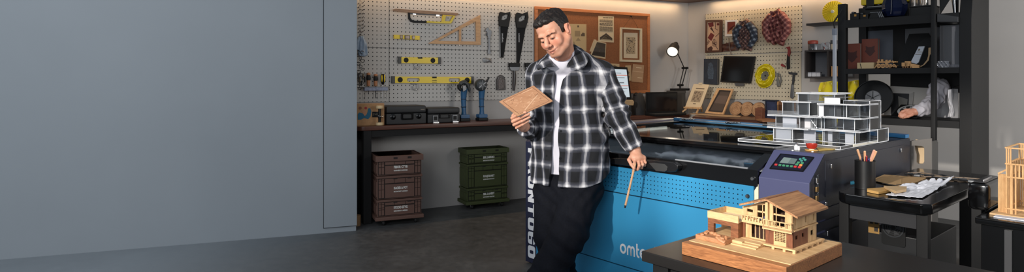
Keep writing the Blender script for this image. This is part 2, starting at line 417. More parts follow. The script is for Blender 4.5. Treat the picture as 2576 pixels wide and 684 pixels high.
# clear plastic hooks
def clear_hook(px, py, s, label):
    W = Wall(FB, px, py, TB); mb = MB()
    mb.tube([(-.03*s, -.004, .02*s), (-.01*s, -.012, .03*s), (.02*s, -.015, .02*s), (.028*s, -.02, -.01*s), (.01*s, -.022, -.03*s), (-.015*s, -.018, -.025*s), (-.02*s, -.012, 0)], .006*s, 8)
    mb.box(-.03*s, .03*s, -.006, 0, .014*s, .03*s, .002)
    W.solo(mb, 'clear_hook', glass('hook_plastic', (215, 215, 215), 1, .08, .25), label, 'hook', 'clear hooks on the tool board')
clear_hook(1046, 166, 1.0, 'clear plastic hook just under the medium yellow level')
clear_hook(1042, 217, 1.2, 'clear plastic hook under left half of the longest yellow level')
clear_hook(1131, 213, .9, 'clear plastic hook under right half of the longest yellow level')
# adjustable wrench
W = Wall(FB, 1228, 100, TB-.01); r = W.thing('adjustable_wrench', 'grey steel adjustable wrench hanging right of the set square', 'wrench')
P = W.poly([(1219, 78), (1222, 70), (1228, 69), (1229, 74), (1234, 75), (1236, 80), (1234, 92), (1232, 98), (1227, 98), (1225, 88), (1224, 80)]); MB().prism(P, -.014, 0, r=.003).build('head', STEEL, r)
P = W.poly([(1227, 97), (1232, 97), (1233, 128), (1235, 133), (1231, 137), (1226, 135), (1226, 129), (1228, 122)]); MB().prism(P, -.010, -.002, r=.002).build('handle', STEEL, r)
P = W.poly([(1222, 84), (1226, 84), (1226, 90), (1222, 90)]); MB().prism(P, -.014, 0, r=.001).build('jaw_screw', DSTEEL, r)
c = W(1232, 64); MB().tube([(c[0]-.012, -.004, c[1]-.02), (c[0], -.02, c[1]+.006), (c[0]+.014, -.012, c[1]-.004)], .002).build('wire_hook', CHROME, r)
# hand saws
def mk_saw(label, hnd, hole, blade, t0, t1, tx, shine):
    W = Wall(FB, hnd[0][0], hnd[0][1], TB-.008); r = W.thing('hand_saw', label, 'saw', 'black hand saws on the peg board')
    MB().prism(W.poly(hnd), -.016, .006, holes=[W.poly(hole)]).build('handle', BLACKP, r)
    # toothed blade edge
    pts = blade[:]; P = W.poly(pts)
    (xa, za), (xb, zb_) = P[1], P[2]; n = 34; teeth = []
    for i in range(n):
        f0 = i/n; f1 = (i+.5)/n
        teeth += [(xa+(xb-xa)*f0, za+(zb_-za)*f0), (xa+(xb-xa)*f1+.004, za+(zb_-za)*f1)]
    MB().prism([P[0]]+teeth+P[2:], -.003, -.001).build('blade', mat('saw_black', (15, 16, 18), .6, spec=.2), r)
    a, b = W(*t0), W(*t1); ang = atan2(b[1]-a[1], b[0]-a[0])
    text(tx, .03, mat('saw_print', (170, 172, 175), .5), r, ((a[0]+b[0])/2, -.0036, (a[1]+b[1])/2), (pi/2, -ang, 0), width=hypot(b[0]-a[0], b[1]-a[1]), bold=.0006)
    if shine:
        s = W.poly(shine); MB().prism(s, -.0035, -.003).build('steel_spine', STEEL, r)
mk_saw('black hand saw nearest the set square, pale lettering along blade', [(1258, 30), (1256, 33), (1254, 45), (1255, 66), (1278, 68), (1283, 40), (1282, 30), (1270, 33)], [(1262, 41), (1272, 36), (1278, 37), (1276, 46), (1267, 51), (1260, 50)],
       [(1255, 64), (1278, 66), (1266, 145), (1258, 145)], (1263, 106), (1263, 84), 'Langaroot', [(1256, 66), (1258, 66), (1259, 142), (1257, 146)])
mk_saw('black hand saw beside the cork board, longer of the pair', [(1300, 32), (1297, 36), (1296, 48), (1299, 70), (1322, 70), (1328, 44), (1326, 30), (1313, 35)], [(1304, 46), (1313, 39), (1322, 39), (1320, 49), (1311, 54), (1303, 54)],
       [(1299, 68), (1322, 68), (1306, 158), (1299, 158)], (1305, 106), (1305, 84), 'coonwort', None)
# clear goggles, masher-like tools, pouch
W = Wall(FB, 1225, 152, TB-.004)
r = W.thing('safety_goggles', 'clear plastic safety lens hanging below the wrench', 'goggles')
mb = MB(); mb.grid(lambda u, v: Vector((-.05+.1*u, -.018*sin(pi*u)*sin(pi*v)-.006, .028*(1-v*1.9)*(1-.5*abs(u-.35)))), 12, 8, .002); mb.build('lens', glass('lens', (215, 218, 218), 1.2, .05, .22), r)
MB().tube([(-.05, -.006, .02), (-.02, -.02, .028), (.02, -.02, .02), (.055, -.006, -.03)], .002).build('rim', CHROME, r)
def masher(label, px, cut):
    W = Wall(FB, px, 168, TB-.006); r = W.thing('trowel_brush', label, 'brush', 'black and chrome handled tools')
    MB().prism(W.poly([(px-13, 160), (px-11, 158), (px+12, 158), (px+14, 161), (px+13, 168), (px-12, 168)]), -.04, 0, r=.004).build('pad', BLACKP, r)
    MB().prism(W.poly([(px-12, 168), (px+13, 168), (px+12, 175), (px+7, 178), (px-7, 178), (px-11, 175)]), -.036, -.004, r=.003).build('ferrule', STEEL, r)
    P = W.poly([(px, 176), (px+1, 190), (px, 210), (px-1, 228)])
    MB().tube([(x, -.02, z) for x, z in P], [.016, .019, .02, .012], 12).build('handle', mat('dark_rosewood', (48, 42, 40), .3), r)
masher('black padded tool with chrome collar, hanging clear of the man', 1291, 0)
masher('black padded tool with chrome collar, half hidden by plaid shoulder', 1331, 1)
W = Wall(FB, 1259, 208, TB-.004); r = W.thing('tool_pouch', 'small dark red-black arched pouch hooked beside the handled tool', 'pouch')
P = W.poly([(1248, 227), (1248, 200), (1251, 192), (1258, 188), (1265, 191), (1269, 200), (1270, 226)]); MB().prism(P, -.024, 0, r=.006).build('pouch_body', mat('pouch_leather', (40, 34, 34), .35, noise=.4, nscale=40, bump=.6, bscale=60), r)
P = W.poly([(1251, 224), (1251, 201), (1258, 193), (1266, 201), (1266, 223)]); MB().prism(P, -.028, -.022, r=.002).build('front_pocket', mat('pouch_dark', (60, 46, 42), .3, noise=.5, nscale=70, bump=1, bscale=90), r)
# jacket, wires, hooks at the left edge
W = Wall(FB, 911, 112, TB-.004); r = W.thing('small_jacket', 'small pale blue jacket hanging on a black wire hanger', 'jacket')
JK = mat('pale_denim', (140, 158, 178), .85, noise=.15, nscale=25, bump=.5, bscale=60)
def cloth(W, pts, depth, fold, n=16):
    P = W.poly(pts); k = len(P)//2; Lf = P[:k]; Rt = P[k:][::-1]
    def fn(u, v):
        i = min(int(v*(k-1)), k-2); f_ = v*(k-1)-i
        l = (Lf[i][0]*(1-f_)+Lf[i+1][0]*f_, Lf[i][1]*(1-f_)+Lf[i+1][1]*f_); q = (Rt[i][0]*(1-f_)+Rt[i+1][0]*f_, Rt[i][1]*(1-f_)+Rt[i+1][1]*f_)
        return Vector((l[0]*(1-u)+q[0]*u, -.012-depth*sin(pi*u)**.6-fold*sin(u*19+v*5)-fold*.6*sin(u*7-v*11), l[1]*(1-u)+q[1]*u))
    return fn
mb = MB(); mb.grid(cloth(W, [(902, 92), (898, 100), (898, 120), (901, 140), (917, 143), (925, 138), (922, 110), (913, 90)], .02, .004), 18, 16, .003).build('jacket_body', JK, r)
mb = MB(); P = W.poly([(903, 94), (898, 104), (897, 125)]); mb.tube([(x, -.02, z) for x, z in P], [.016, .018, .014], 10).build('sleeve', JK, r)
P = W.poly([(902, 92), (907, 87), (913, 91)]); q = W(908, 80); MB().tube([(P[0][0], -.01, P[0][1]), (P[1][0], -.01, P[1][1]), (P[2][0], -.01, P[2][1])], .002).tube([(P[1][0], -.01, P[1][1]), (q[0], -.01, q[1]), (q[0]-.01, -.004, q[1]+.005)], .002).build('hanger', BLACK, r)
random.seed(3)
W = Wall(FB, 905, 50, TB-.002); r = W.thing('string_lights', 'thin dark wires looped over the hooks by the grey partition', 'wire')
pts = []
for i in range(26):
    a = W(899+ (i*37 % 13)+ (8 if i % 5 == 0 else 0), 2+i*3.2); pts.append((a[0], -.006-.006*(i % 3), a[1]))
MB().tube(pts, .0011, 5).build('wire', mat('wire_dark', (60, 52, 40), .5), r)
for i in range(9):
    a = W(900, 10+i*9); b_ = W(911, 8+i*9)
    MB().tube([(a[0], -.002, a[1]), (a[0], -.03, a[1]-.004), (a[0]+.006, -.034, a[1]+.008)], .003, 6).tube([(b_[0], -.002, b_[1]), (b_[0], -.022, b_[1]-.004), (b_[0]+.006, -.026, b_[1]+.008)], .003, 6).build('peg_hook', BLACK, r)
W = Wall(FB, 903, 150, TB-.006); r = W.thing('key_chain', 'bunch of dark chains and clips hanging below the pale jacket', 'chain')
for j in range(16):
    a = W(899+(j*5) % 14, 118+j*7); R_ = .012+.006*((j*3) % 4)/3
    MB().tube([(a[0]+R_*cos(k*pi/6), -.012-.01*(j % 3)-.004*sin(k), a[1]+R_*.9*sin(k*pi/6)) for k in range(12)], .0028, 6, True).build('link', DSTEEL if j % 3 else BLACK, r)
for j in range(5):
    a = W(900+j*4, 190+(j % 3)*9); MB().box(a[0]-.006, a[0]+.006, -.03, -.012, a[1]-.03, a[1]+.02, .003).build('clip', mat('brass_dull', (92, 78, 58), .5, .5) if j % 2 else BLACKP, r)
# screwdriver rack
W = Wall(FB, 945, 222, TB-.004); r = W.thing('tool_rack', 'translucent blue grey wall rack holding three screwdrivers', 'rack')
P = W.poly([(914, 219), (972, 218), (972, 229), (914, 228)]); RK = mat('rack_plastic', (128, 136, 158), .3, noise=.3, nscale=40)
mb = MB(); mb.box(P[0][0], P[1][0], -.05, -.046, P[3][1], P[0][1], .001); mb.box(P[0][0], P[1][0], -.004, 0, P[3][1], P[0][1]); mb.build('rack_front', RK, r)
MB().box(P[0][0]-.02, P[1][0]+.02, -.052, 0, P[0][1]-.002, P[0][1]+.003).build('rack_shelf', mat('rack_shelf', (90, 92, 96), .4), r)
for px in (916, 948, 970):
    a = W(px, 218); b_ = W(px, 250); MB().tube([(a[0], -.03, a[1]), (a[0]+.002, -.02, b_[1])], .0014, 6).build('hanging_wire', STEEL, r)
W0 = W
def screwdriver(label, px, top, bot, tip, kind):
    W = Wall(FB, px, bot, TB-.03); r = W.thing('screwdriver', label, 'screwdriver', 'screwdrivers in the wall rack')
    zt_ = W(px, top)[1]; zt2 = W(px, tip)[1]
    if kind == 'w':
        TW = wood('tool_wood', (150, 92, 56), (196, 136, 92), (40, 40, 8))
        MB().lathe([(.010, 0), (.016, .004), (.0175, zt_*.42), (.017, zt_*.44)], seg=16).build('lower_grip', TW, r)
        MB().lathe([(.0175, zt_*.44), (.022, zt_*.55), (.021, zt_*.72), (.017, zt_*.82)], seg=16).build('rubber_sleeve', RUBBER, r)
        MB().lathe([(.016, zt_*.82), (.019, zt_*.88), (.018, zt_*.97), (.008, zt_)], seg=16).build('cap', TW, r)
    else:
        MB().lathe([(.009, 0), (.016, zt_*.2), (.021, zt_*.45), (.022, zt_*.8), (.014, zt_), (.002, zt_*1.01)], seg=16).build('grip', BLACKP, r)
        for s in (-1, 1): MB().lathe([(.004, zt_*.28), (.009, zt_*.5), (.009, zt_*.78), (.003, zt_*.92)], (s*.012, -.013, 0), seg=10).build('grip_inlay', YELLOW, r)
    MB().cyl((0, 0, .002), (0, 0, zt2), .004, .0035, 10).build('shaft', CHROME if kind == 'y' else DSTEEL, r)
screwdriver('screwdriver with dark waisted wooden grip, first from the partition', 927, 183, 217, 235, 'w')
screwdriver('screwdriver with dark waisted wooden grip, middle one of the rack', 945, 186, 217, 247, 'w')
screwdriver('black and yellow screwdriver at the right end of the rack', 963, 186, 213, 248, 'y')
W = Wall(FB, 945, 222, TB-.004)
# ================================================================ ON THE LEFT BENCH
BT = .8936
def bloc(px, py, F=FB, z=BT): return F.hz(px, py, z)
def bench_trace(F, b, px, py): return Wall(F, px, py, b)
# cardboard box with print
c0 = bloc(900, 306); c1 = bloc(957, 303)
W = Wall(FB, 930, 304, -.30); r = thing('cardboard_box', 'brown cardboard box printed with blue figures by the grey partition', 'box', FB, W.a, W.b, BT)
zt_ = W(930, 249)[1]; xl = W(880, 300)[0]; xr = W(967, 300)[0]
MB().box(xl, xr, 0, .07, 0, zt_-W(930, 304)[1]-.0, .003).build('carton', KRAFT, r)
BLU = mat('print_blue', (28, 92, 120), .7); z0 = W(930, 304)[1]
P = [(x, z-z0) for x, z in W.poly([(900, 275), (904, 271), (912, 273), (918, 280), (924, 272), (926, 261), (931, 260), (934, 268), (932, 281), (926, 288), (916, 285), (908, 289), (900, 289)])]
MB().prism(P, -.002, .0005).build('printed_figure', BLU, r)
P = [(x, z-z0) for x, z in W.poly([(909, 268), (915, 264), (920, 268), (923, 275), (917, 280), (913, 273)])]; MB().prism(P, -.0026, .0).build('printed_body', mat('print_tan', (170, 120, 90), .7), r)
q = W(920, 260); MB().lathe([(.012, -.003), (.012, .001)], (q[0], 0, q[1]-z0), 'y', 16).build('printed_dot', mat('print_red', (150, 40, 44), .7), r)
q = W(906, 260); MB().lathe([(.014, -.003), (.014, .001)], (q[0], 0, q[1]-z0), 'y', 16).build('printed_dot', mat('print_brown', (120, 74, 52), .7), r)
P = [(x, z-z0) for x, z in W.poly([(936, 269), (952, 269), (952, 283), (936, 283)])]; MB().prism(P, -.003, .0005).build('label_panel', BLACKP, r)
q = W(944, 276); text('5W', .025, GREYINK, r, (q[0], -.0036, q[1]-z0), width=.045)
# skateboard truck
W = Wall(FB, 955, 303, -.36); r = thing('skateboard_truck', 'upright skateboard truck with two cream wheels beside black case', 'truck', FB, W.a, W.b, BT)
zt_ = W(955, 252)[1]-W(955, 303)[1]; CRM = mat('cream_wheel', (196, 172, 132), .45)
for z in (.001, zt_-.032): MB().lathe([(.018, z), (.034, z+.004), (.036, z+.016), (.034, z+.028), (.018, z+.032)], seg=24).build('wheel', CRM, r)
MB().lathe([(.013, .03), (.013, zt_*.35), (.018, zt_*.42), (.013, zt_*.5), (.013, zt_-.03)], seg=14).build('axle', BLACKP, r)
MB().tube([(-.02, -.02, zt_*.5), (0, -.03, zt_*.46), (.022, -.02, zt_*.44), (.03, -.01, zt_*.5)], .006, 8).build('kingpin', CHROME, r)
# black cases
def case(label, px0, px1, ptop, pbot, depth, kind):
    b0 = -.31
    W = Wall(FB, px0, pbot, b0); r = thing('tool_case', label, 'case', FB, W.a, b0, BT, 0, 'black tool cases on the long bench')
    w = W(px1, pbot)[0]; h = FB.hit((px0+px1)/2, ptop, b0).z-BT; d = min(depth, -.025-b0)
    CB = mat('case_black', (26, 27, 29), .5, bump=.15, bscale=300)
    MB().box(0, w, 0, d, 0, h*.60, .012).build('case_base', CB, r)
    MB().box(.002, w-.002, .002, d, h*.61, h, .014).build('lid', CB, r)
    if kind:
        for px in (.16, .80):
            MB().lathe([(.018, -.012), (.026, -.008), (.026, .01)], (w*px, 0, h*.42), 'y', 20).build('latch_dial', BLACKG, r)
            MB().lathe([(.008, -.016), (.008, -.01)], (w*px+.004, 0, h*.44), 'y', 12).build('dial_pin', DSTEEL, r)
        MB().prism(rrect(w*.36, w*.66, h*.25, h*.62, .012), -.01, .01, holes=[rrect(w*.40, w*.62, h*.32, h*.55, .008)]).build('handle', BLACKG, r)
        MB().box(w*.85, w*.95, -.002, .01, h*.76, h*.80).build('name_plate', GREYINK, r)
    else:
        for px in (.22, .82):
            x = w*px
            MB().box(x-.028, x+.028, -.012, .004, h*.1, h*.52, .004).build('latch', STEEL, r)
            MB().box(x-.018, x+.018, -.0135, -.011, h*.2, h*.45).build('latch_inlay', BLACKP, r)
            MB().box(x-.032, x+.032, -.03, -.01, 0.001, h*.1, .003).build('latch_foot', CHROME, r)
        MB().prism(rrect(w*.34, w*.68, h*.3, h*.6, .012), -.012, .01, holes=[rrect(w*.38, w*.64, h*.36, h*.54, .008)]).build('handle', BLACKG, r)
    return r
case('long black tool case with round dials, beside the cardboard box', 972, 1073, 266, 305, .3, True)
case('black tool case with silver clasps, left of the blue drills', 1076, 1158, 271, 302, .28, False)
# blue power tools
TB_ = mat('tool_blue', (30, 82, 122), .4); TBD = mat('tool_blue_dark', (20, 50, 76), .45)
def blue_tool(label, px, kind):
    W = Wall(FB, px, 293, -.17); r = thing('cordless_tool', label, 'power tool', FB, W.a, W.b, BT, 0, 'blue cordless tools on the bench')
    h = W(px, 200)[1]
    MB().box(-.055, .055, -.045, .045, 0, .03, .006).build('battery', BLACKP, r)
    MB().prism(rrect(-.05, .05, .03, .068, .012), -.04, .04, r=.004).build('foot', TB_, r)
    k = .03 if kind else .0
    MB().tube([(0, 0, .05), (0, 0, .10), (-.004, 0, .2), (-.002, 0, .28), (0, -.004, .335)], [.030, .023, .026, .032, .037], 16).build('grip', TB_, r)
    for z in (.14, .22): MB().lathe([(.0265, z), (.0300, z+.004), (.0300, z+.008), (.027, z+.012)], (-.003, 0, 0)).build('grip_ring', TBD, r)
    if kind:
        MB().lathe([(.02, .03), (.056, .02), (.064, 0), (.064, -.03), (.057, -.05), (.04, -.056), (.02, -.058)], (-.02, 0, .37), 'y', 28).build('motor_head', mat('grinder_grey', (66, 70, 72), .4, .5), r)
        for a in (.6, 1.6, 2.7): MB().bar((-.02+.05*cos(a), -.057, .37+.05*sin(a)), (-.02-.05*cos(a), -.057, .37-.05*sin(a)), .012, .007, (0, 1, 0)).build('guard_spoke', STEEL if a == .6 else DSTEEL, r)
        MB().tube([(.05, 0, .40), (.085, 0, .45)], [.014, .008], 8).build('side_lever', DSTEEL, r)
    else:
        MB().tube([(-.05, 0, .36), (-.03, 0, .39), (0, 0, .40), (.04, 0, .375), (.055, -.01, .33), (.06, -.01, .30)], [.017, .023, .027, .023, .016, .010], 12).build('motor_head', mat('drill_grey', (58, 62, 64), .45, .3), r)
        MB().tube([(-.05, 0, .37), (-.055, -.01, .34), (-.04, -.02, .315)], [.023, .021, .015], 12).build('chuck', BLACKP, r)
        MB().prism([(-.03, .30), (.01, .32), (.0, .37), (-.035, .36)], -.05, -.03, r=.004).build('trigger_guard', STEEL, r)
blue_tool('blue cordless tool with hooked dark head, beside the black case', 1167, 0)
blue_tool('blue cordless tool with round metal grinder head', 1212, 1)
# ================================================================ CRATES UNDER THE BENCH
def crates(label, nm_, F, rgb, corner, right, left, zs, txts, group):
    """stack of three euro crates on a dolly; pixel corners on the floor give place and width"""
    m1 = mat('crate_'+nm_, rgb, .6); md = mat('crate_groove_'+nm_, tuple(v*.35 for v in rgb), .8); mt = mat('crate_print', (205, 205, 200), .6)  # darkened body colour paints the shade in rib gaps and grip slots
    A = FB.loc(hz(*corner, .05)); Bq = FB.loc(hz(*right, .05)); w = hypot(Bq.x-A.x, Bq.y-A.y); ang = atan2(Bq.y-A.y, Bq.x-A.x)
    d = left
    # dolly
    r = thing('crate_dolly', 'low wheeled dolly under the %s crate stack' % nm_, 'dolly', FB, A.x, A.y, 0, ang, 'crate dollies')
    MB().box(-.02, w+.02, -.02, d+.02, .05, .083, .005).build('deck', m1, r)
    for x in (.06, w-.05):
        for y in (.05, d-.05):
            c = MB().box(x-.018, x+.018, y-.02, y+.02, .036, .051, .002).build('caster', STEEL, r)
            MB().lathe([(.008, -.011), (.021, -.011), (.024, -.007), (.024, .007), (.021, .011), (.008, .011)], (x, y-.02, .024), 'x', 24).build('wheel', RUBBER, c)
            for s in (-1, 1): MB().lathe([(.004, .0), (.012, .0), (.015, s*.001), (.012, s*.003), (.004, s*.003)], (x+s*.0115, y-.02, .024), 'x', 20).build('hub', CHROME, c)
    z = .0845
    for i, (h, tx) in enumerate(zip(zs, txts)):
        lab = '%s plastic crate %s, %s' % (nm_, ('at the bottom of the stack', 'in the middle of the stack', 'open on top of the stack')[i], group[i])
        k = thing('storage_crate', lab, 'crate', FB, A.x, A.y, z, ang, 'stacked %s crates' % nm_)
        hb = h-.004
        # open box with walls
        t_ = .012
        mb = MB().box(0, w, 0, t_, 0, hb, .003).box(0, w, d-t_, d, 0, hb, .003).box(0, t_, t_, d-t_, 0, hb).box(w-t_, w, t_, d-t_, 0, hb).box(t_, w-t_, t_, d-t_, 0, .01)
        mb.build('crate_shell', m1, k)
        rim = MB(); e = .008
        top = 1 if i == 2 else 0
        rh = .05 if top else .02
        ee = e*2 if top else e
        for x0, x1_, y0, y1 in ((-ee, w+ee, -ee, t_), (-ee, w+ee, d-t_, d+e), (-ee, t_, t_, d-t_), (w-t_, w+ee, t_, d-t_)): rim.box(x0, x1_, y0, y1, hb-rh, hb, .002)
        rim.build('rim', m1, k)
        # ribs framing the label field
        rb = MB(); x1p, x2p = w*.17, w*.83; g = .004
        zt2 = hb-rh; zr = zt2-.045 if h > .2 else zt2-.03
        for x0, x1_ in ((.012, w*.085), (w*.095, x1p-.008), (x2p+.008, w*.905), (w*.915, w-.012)):
            zz = [0.012, hb*.42, zt2-.05, zt2-.02, zt2-.004]
            for za, zb_ in zip(zz, zz[1:]): rb.box(x0, x1_, -.009, 0, za+g/2, zb_-g/2, .001)
        for x0, x1_ in ((x1p, w*.37), (w*.38, w*.62), (w*.63, x2p)): rb.box(x0, x1_, -.009, 0, zr, zt2-.006, .001)
        rb.box(x1p, x2p, -.009, 0, .012, zr-.010, .001)
        rb.build('ribbed_front', m1, k)
        gm = MB().box(.006, w-.006, -.0015, 0, .006, hb-rh-.001).build('rib_gap_shade', md, k)
        # side ribs (left side)
        sb = MB()
        for j in range(4): sb.box(-.006, 0, d*(.05+.24*j), d*(.05+.24*j)+d*.19, .02, zt2-.03, .001)
        sb.build('side_ribs', m1, k)
        for xx in (w*.40, w*.72): MB().box(xx-.018, xx+.018, -.0175 if top else -.0095, 0, hb-rh-.012 if not top else hb-.03, hb-rh-.002 if not top else hb-.012).build('grip_slot', md, k)
        zc = (.012+zr)/2
        text(tx[0], .030, mt, k, (w*.52, -.0095, zc+.018), width=.125, bold=.0012)
        text(tx[1], .015, mt, k, (w*.52, -.0095, zc-.013), width=.125, bold=.0006)
        z += h
    return z
zz1 = crates('brown', 'brown', FB, (94, 67, 57), (949, 556), (1060, 546), .36, (.155, .213, .182), (('ETOOO GTYG', 'IMPONECA LAEDBN'), ('RAOER & POT', 'BCOAOMY LHDIGH'), ('FIBOR CTYB', 'BANNERS R NOOND')), ('brown stack', 'brown stack', 'brown stack'))
zz2 = crates('green', 'green', FB, (60, 68, 36), (1176, 516), (1276, 506), .215, (.133, .246, .152), (('BBL LAHIIST', 'BIOPOOIHOT IUOATNH'), ('ROAJKBAMET', 'BROIIOAIIE IOTAH IATK'), ('BOL LAMHRO', 'BROAIOOAI EAIGAJO')), ('green stack', 'green stack', 'green stack'))
# cardboard roll by the bench leg
p_ = FB.loc(hz(909, 568, 0)); r = solo(MB().lathe([(.028, .0), (.035, 0), (.036, .09), (.035, .095), (.03, .095), (.028, .01)], seg=20), 'tape_roll', KRAFT, 'brown cardboard tube standing beside the bench leg and partition', 'tube', FB, p_.x-.035, p_.y+.03, 0)

# ================================================================ CORK BOARD
cb0 = -.002
W = Wall(FB, 1344, 238, cb0); r = W.thing('cork_board', 'large cork pin board with narrow orange wooden frame', 'pin board')
x1_, z1 = W(1632, 35); x0_ = 0; zb_ = 0
CORK = mat('cork', (140, 87, 52), .9, noise=.12, nscale=60, bump=.4, bscale=250); CF = wood('cork_frame', (150, 88, 48), (186, 118, 70), (4, 40, 40), .5)
z1 = 2.142-W.z
MB().box(.01, x1_-.01, -.012, 0, .01, z1-.01).build('cork_sheet', CORK, r)
mb = MB(); fw = .035
for a, b, c_, d_ in ((0, x1_, 0, fw), (0, x1_, z1-fw, z1), (0, fw, fw, z1-fw), (x1_-fw, x1_, fw, z1-fw)): mb.box(a, b, -.025, 0, c_, d_, .003)
mb.build('frame', CF, r)
PB = cb0-.0135
def pinned(name, label, cat, quad, paper, marks=(), th=.0015, lift=0):
    W = Wall(FB, quad[0][0], quad[0][1], PB-lift); r = W.thing(name, label, cat)
    P = W.poly(quad); MB().prism(P, -th, 0).build('sheet', paper, r, 0)
    # marks in sheet coordinates (u right, v down, 0..1)
    def S(u, v): return tuple((P[0][i]*(1-u)+P[1][i]*u)*(1-v)+(P[3][i]*(1-u)+P[2][i]*u)*v for i in (0, 1))
    grp = {}
    for mk in marks: grp.setdefault((mk[0], mk[1]), []).append(mk[2])
    for (nm, mm), polys in grp.items():
        mb = MB()
        for i, pl in enumerate(polys): mb.prism([S(*q) for q in pl], -th-.0006-.00003*i, -th+.0002)
        mb.build(nm, mm, r, 0)
    return r, S
def rect(u0, v0, u1, v1): return [(u0, v0), (u1, v0), (u1, v1), (u0, v1)]
def lines(nm, m_, u0, u1, v0, v1, n, gap=.35, ragged=.0):
    out = []; d = (v1-v0)/n
    for i in range(n):
        e = u1-ragged*random.random(); k = u0
        while k < e-.01:
            l = min(e, k+.05+random.random()*.15); out.append((nm, m_, rect(k, v0+i*d, l, v0+(i+1-gap)*d))); k = l+.02
    return out
pinned('sketch_sheet', 'pale sheet with small furniture sketches, pinned beside the man\'s head', 'drawing', [(1433, 60), (1475, 61), (1475, 128), (1433, 128)], mat('sketch_paper', (188, 160, 116), .85),
       [('sketch', mat('sketch_grey', (150, 126, 92), .8), rect(.30, .25, .62, .46)), ('sketch', mat('sketch_grey', (150, 126, 92), .8), [(.36, .62), (.5, .5), (.66, .62)]), ('sketch', mat('sketch_grey', (150, 126, 92), .8), [(.15, .78), (.25, .64), (.36, .8)]),
        ('sketch_chair', mat('sketch_dark', (92, 74, 56), .8), [(.66, .4), (.78, .31), (.9, .34), (.9, .45), (.68, .45)]), ('sketch_mark', mat('sketch_dark', (92, 74, 56), .8), rect(.45, .05, .55, .12))])
NEWS = mat('news_paper', (206, 184, 148), .85); NI = mat('news_ink', (104, 88, 68), .8); NID = mat('news_ink_dark', (66, 54, 44), .8)
random.seed(11)
pinned('newspaper_page', 'printed sheet with headline and pitched roof house drawing', 'sheet', [(1505, 40), (1544, 41), (1544, 107), (1505, 104)], NEWS,
       lines('headline', NID, .3, .95, .05, .10, 1)+lines('news_lettering', NI, .08, .92, .14, .26, 3)+lines('news_lettering', NID, .08, .92, .28, .38, 2)+lines('news_lettering', NI, .08, .92, .41, .6, 5) +
       [('house_drawing', NID, [(.1, .84), (.5, .66), (.9, .84), (.9, .93), (.1, .93)]), ('house_detail', NEWS, [(.2, .88), (.5, .72), (.8, .88)]), ('house_detail', NEWS, rect(.15, .905, .85, .92)), ('house_beam', NID, [(.3, .88), (.5, .76), (.7, .88), (.66, .88), (.5, .79), (.34, .88)])])
PHM = mat('photo_dark', (62, 54, 48), .4); PHB = mat('photo_border', (196, 172, 136), .6)
pinned('photo_print', 'tilted blank-backed photo tucked behind the room photograph', 'photo', [(1494, 99), (1500, 100), (1492, 131), (1483, 129)], PHB, [], .002)
pinned('photo_print', 'white bordered photograph of a dark grey interior with pale wall', 'photo', [(1497, 101), (1525, 108), (1523, 148), (1484, 142)], PHB,
       [('picture', PHM, [(.2, .08), (.95, .06), (.95, .9), (.08, .9)]), ('picture_light', mat('photo_grey', (112, 98, 84), .5), [(.2, .08), (.95, .06), (.95, .4), (.18, .4)]), ('picture_bright', PHB, rect(.52, .42, .58, .62)), ('picture_floor', mat('photo_floor', (84, 74, 64), .5), [(.12, .66), (.95, .62), (.95, .9), (.08, .9)])], lift=.004)
TANP = mat('tan_sheet', (178, 140, 104), .85)
pinned('note_sheet', 'small sheet with dark sketch peeking above the monitor', 'note', [(1528, 159), (1558, 161), (1558, 180), (1528, 180)], mat('note_a', (196, 168, 128), .85), [('sketch', NI, [(.3, .35), (.6, .2), (.9, .4), (.8, .6), (.5, .5)])])
pinned('note_sheet', 'narrow sheet with pencil marks behind the taped tan note', 'note', [(1573, 165), (1587, 164), (1589, 203), (1572, 204)], mat('note_b', (190, 160, 120), .85), [('sketch', NI, [(.3, .3), (.7, .45), (.5, .6)]), ('sketch', NI, [(.4, .65), (.7, .7), (.6, .85)])])
pinned('note_sheet', 'creased translucent tan note, lowest right on the cork board', 'note', [(1592, 161), (1620, 164), (1617, 208), (1588, 205)], TANP, [('crease', mat('tan_crease', (198, 164, 130), .8), rect(.0, .38, 1, .42)), ('tape', mat('tape_pale', (214, 186, 150), .5), rect(.3, .15, .8, .2)), ('tape', mat('tape_pale', (214, 186, 150), .5), rect(.5, .72, .9, .76))], lift=.004)
# framed print on a string
W = Wall(FB, 1585, 157, PB); r = W.thing('framed_print', 'white framed botanical print hung by a string on the cork board', 'picture')
P = W.poly([(1559, 69), (1613, 72), (1613, 157), (1558, 155)]); Q = W.poly([(1563, 73), (1608, 76), (1608, 151), (1563, 150)])
MB().prism(P, -.02, 0, holes=[Q]).build('frame', mat('cream_frame', (204, 188, 156), .5), r, 0)
Q2 = W.poly([(1568, 82), (1603, 83), (1603, 147), (1568, 146)]); MB().prism(Q2, -.008, -.003).build('print_sheet', mat('print_paper', (210, 190, 158), .8), r, 0)
a, b_ = W(1574, 93), W(1597, 136); mb = MB(); random.seed(5)
MB().box(a[0], b_[0], -.0085, -.0075, b_[1], a[1]).build('print_field', mat('print_field', (170, 148, 116), .8), r)
for i in range(60):
    x = a[0]+(b_[0]-a[0])*random.random()*.92; z = b_[1]+(a[1]-b_[1])*random.random()*.95; mb.box(x, x+.006+.012*random.random(), -.0092, -.0084, z, z+.003+.006*random.random())
mb.build('print_lettering', NID, r)
t0 = W(1586, 42); MB().tube([(W(1566, 70)[0], -.01, W(1566, 70)[1]), (t0[0], -.02, t0[1]), (W(1605, 73)[0], -.01, W(1605, 73)[1])], .0016, 6).build('string', mat('string_dark', (74, 52, 36), .8), r)
MB().ell((t0[0], -.018, t0[1]+.003), .011, 10, 6).build('push_pin', BLACKP, r)
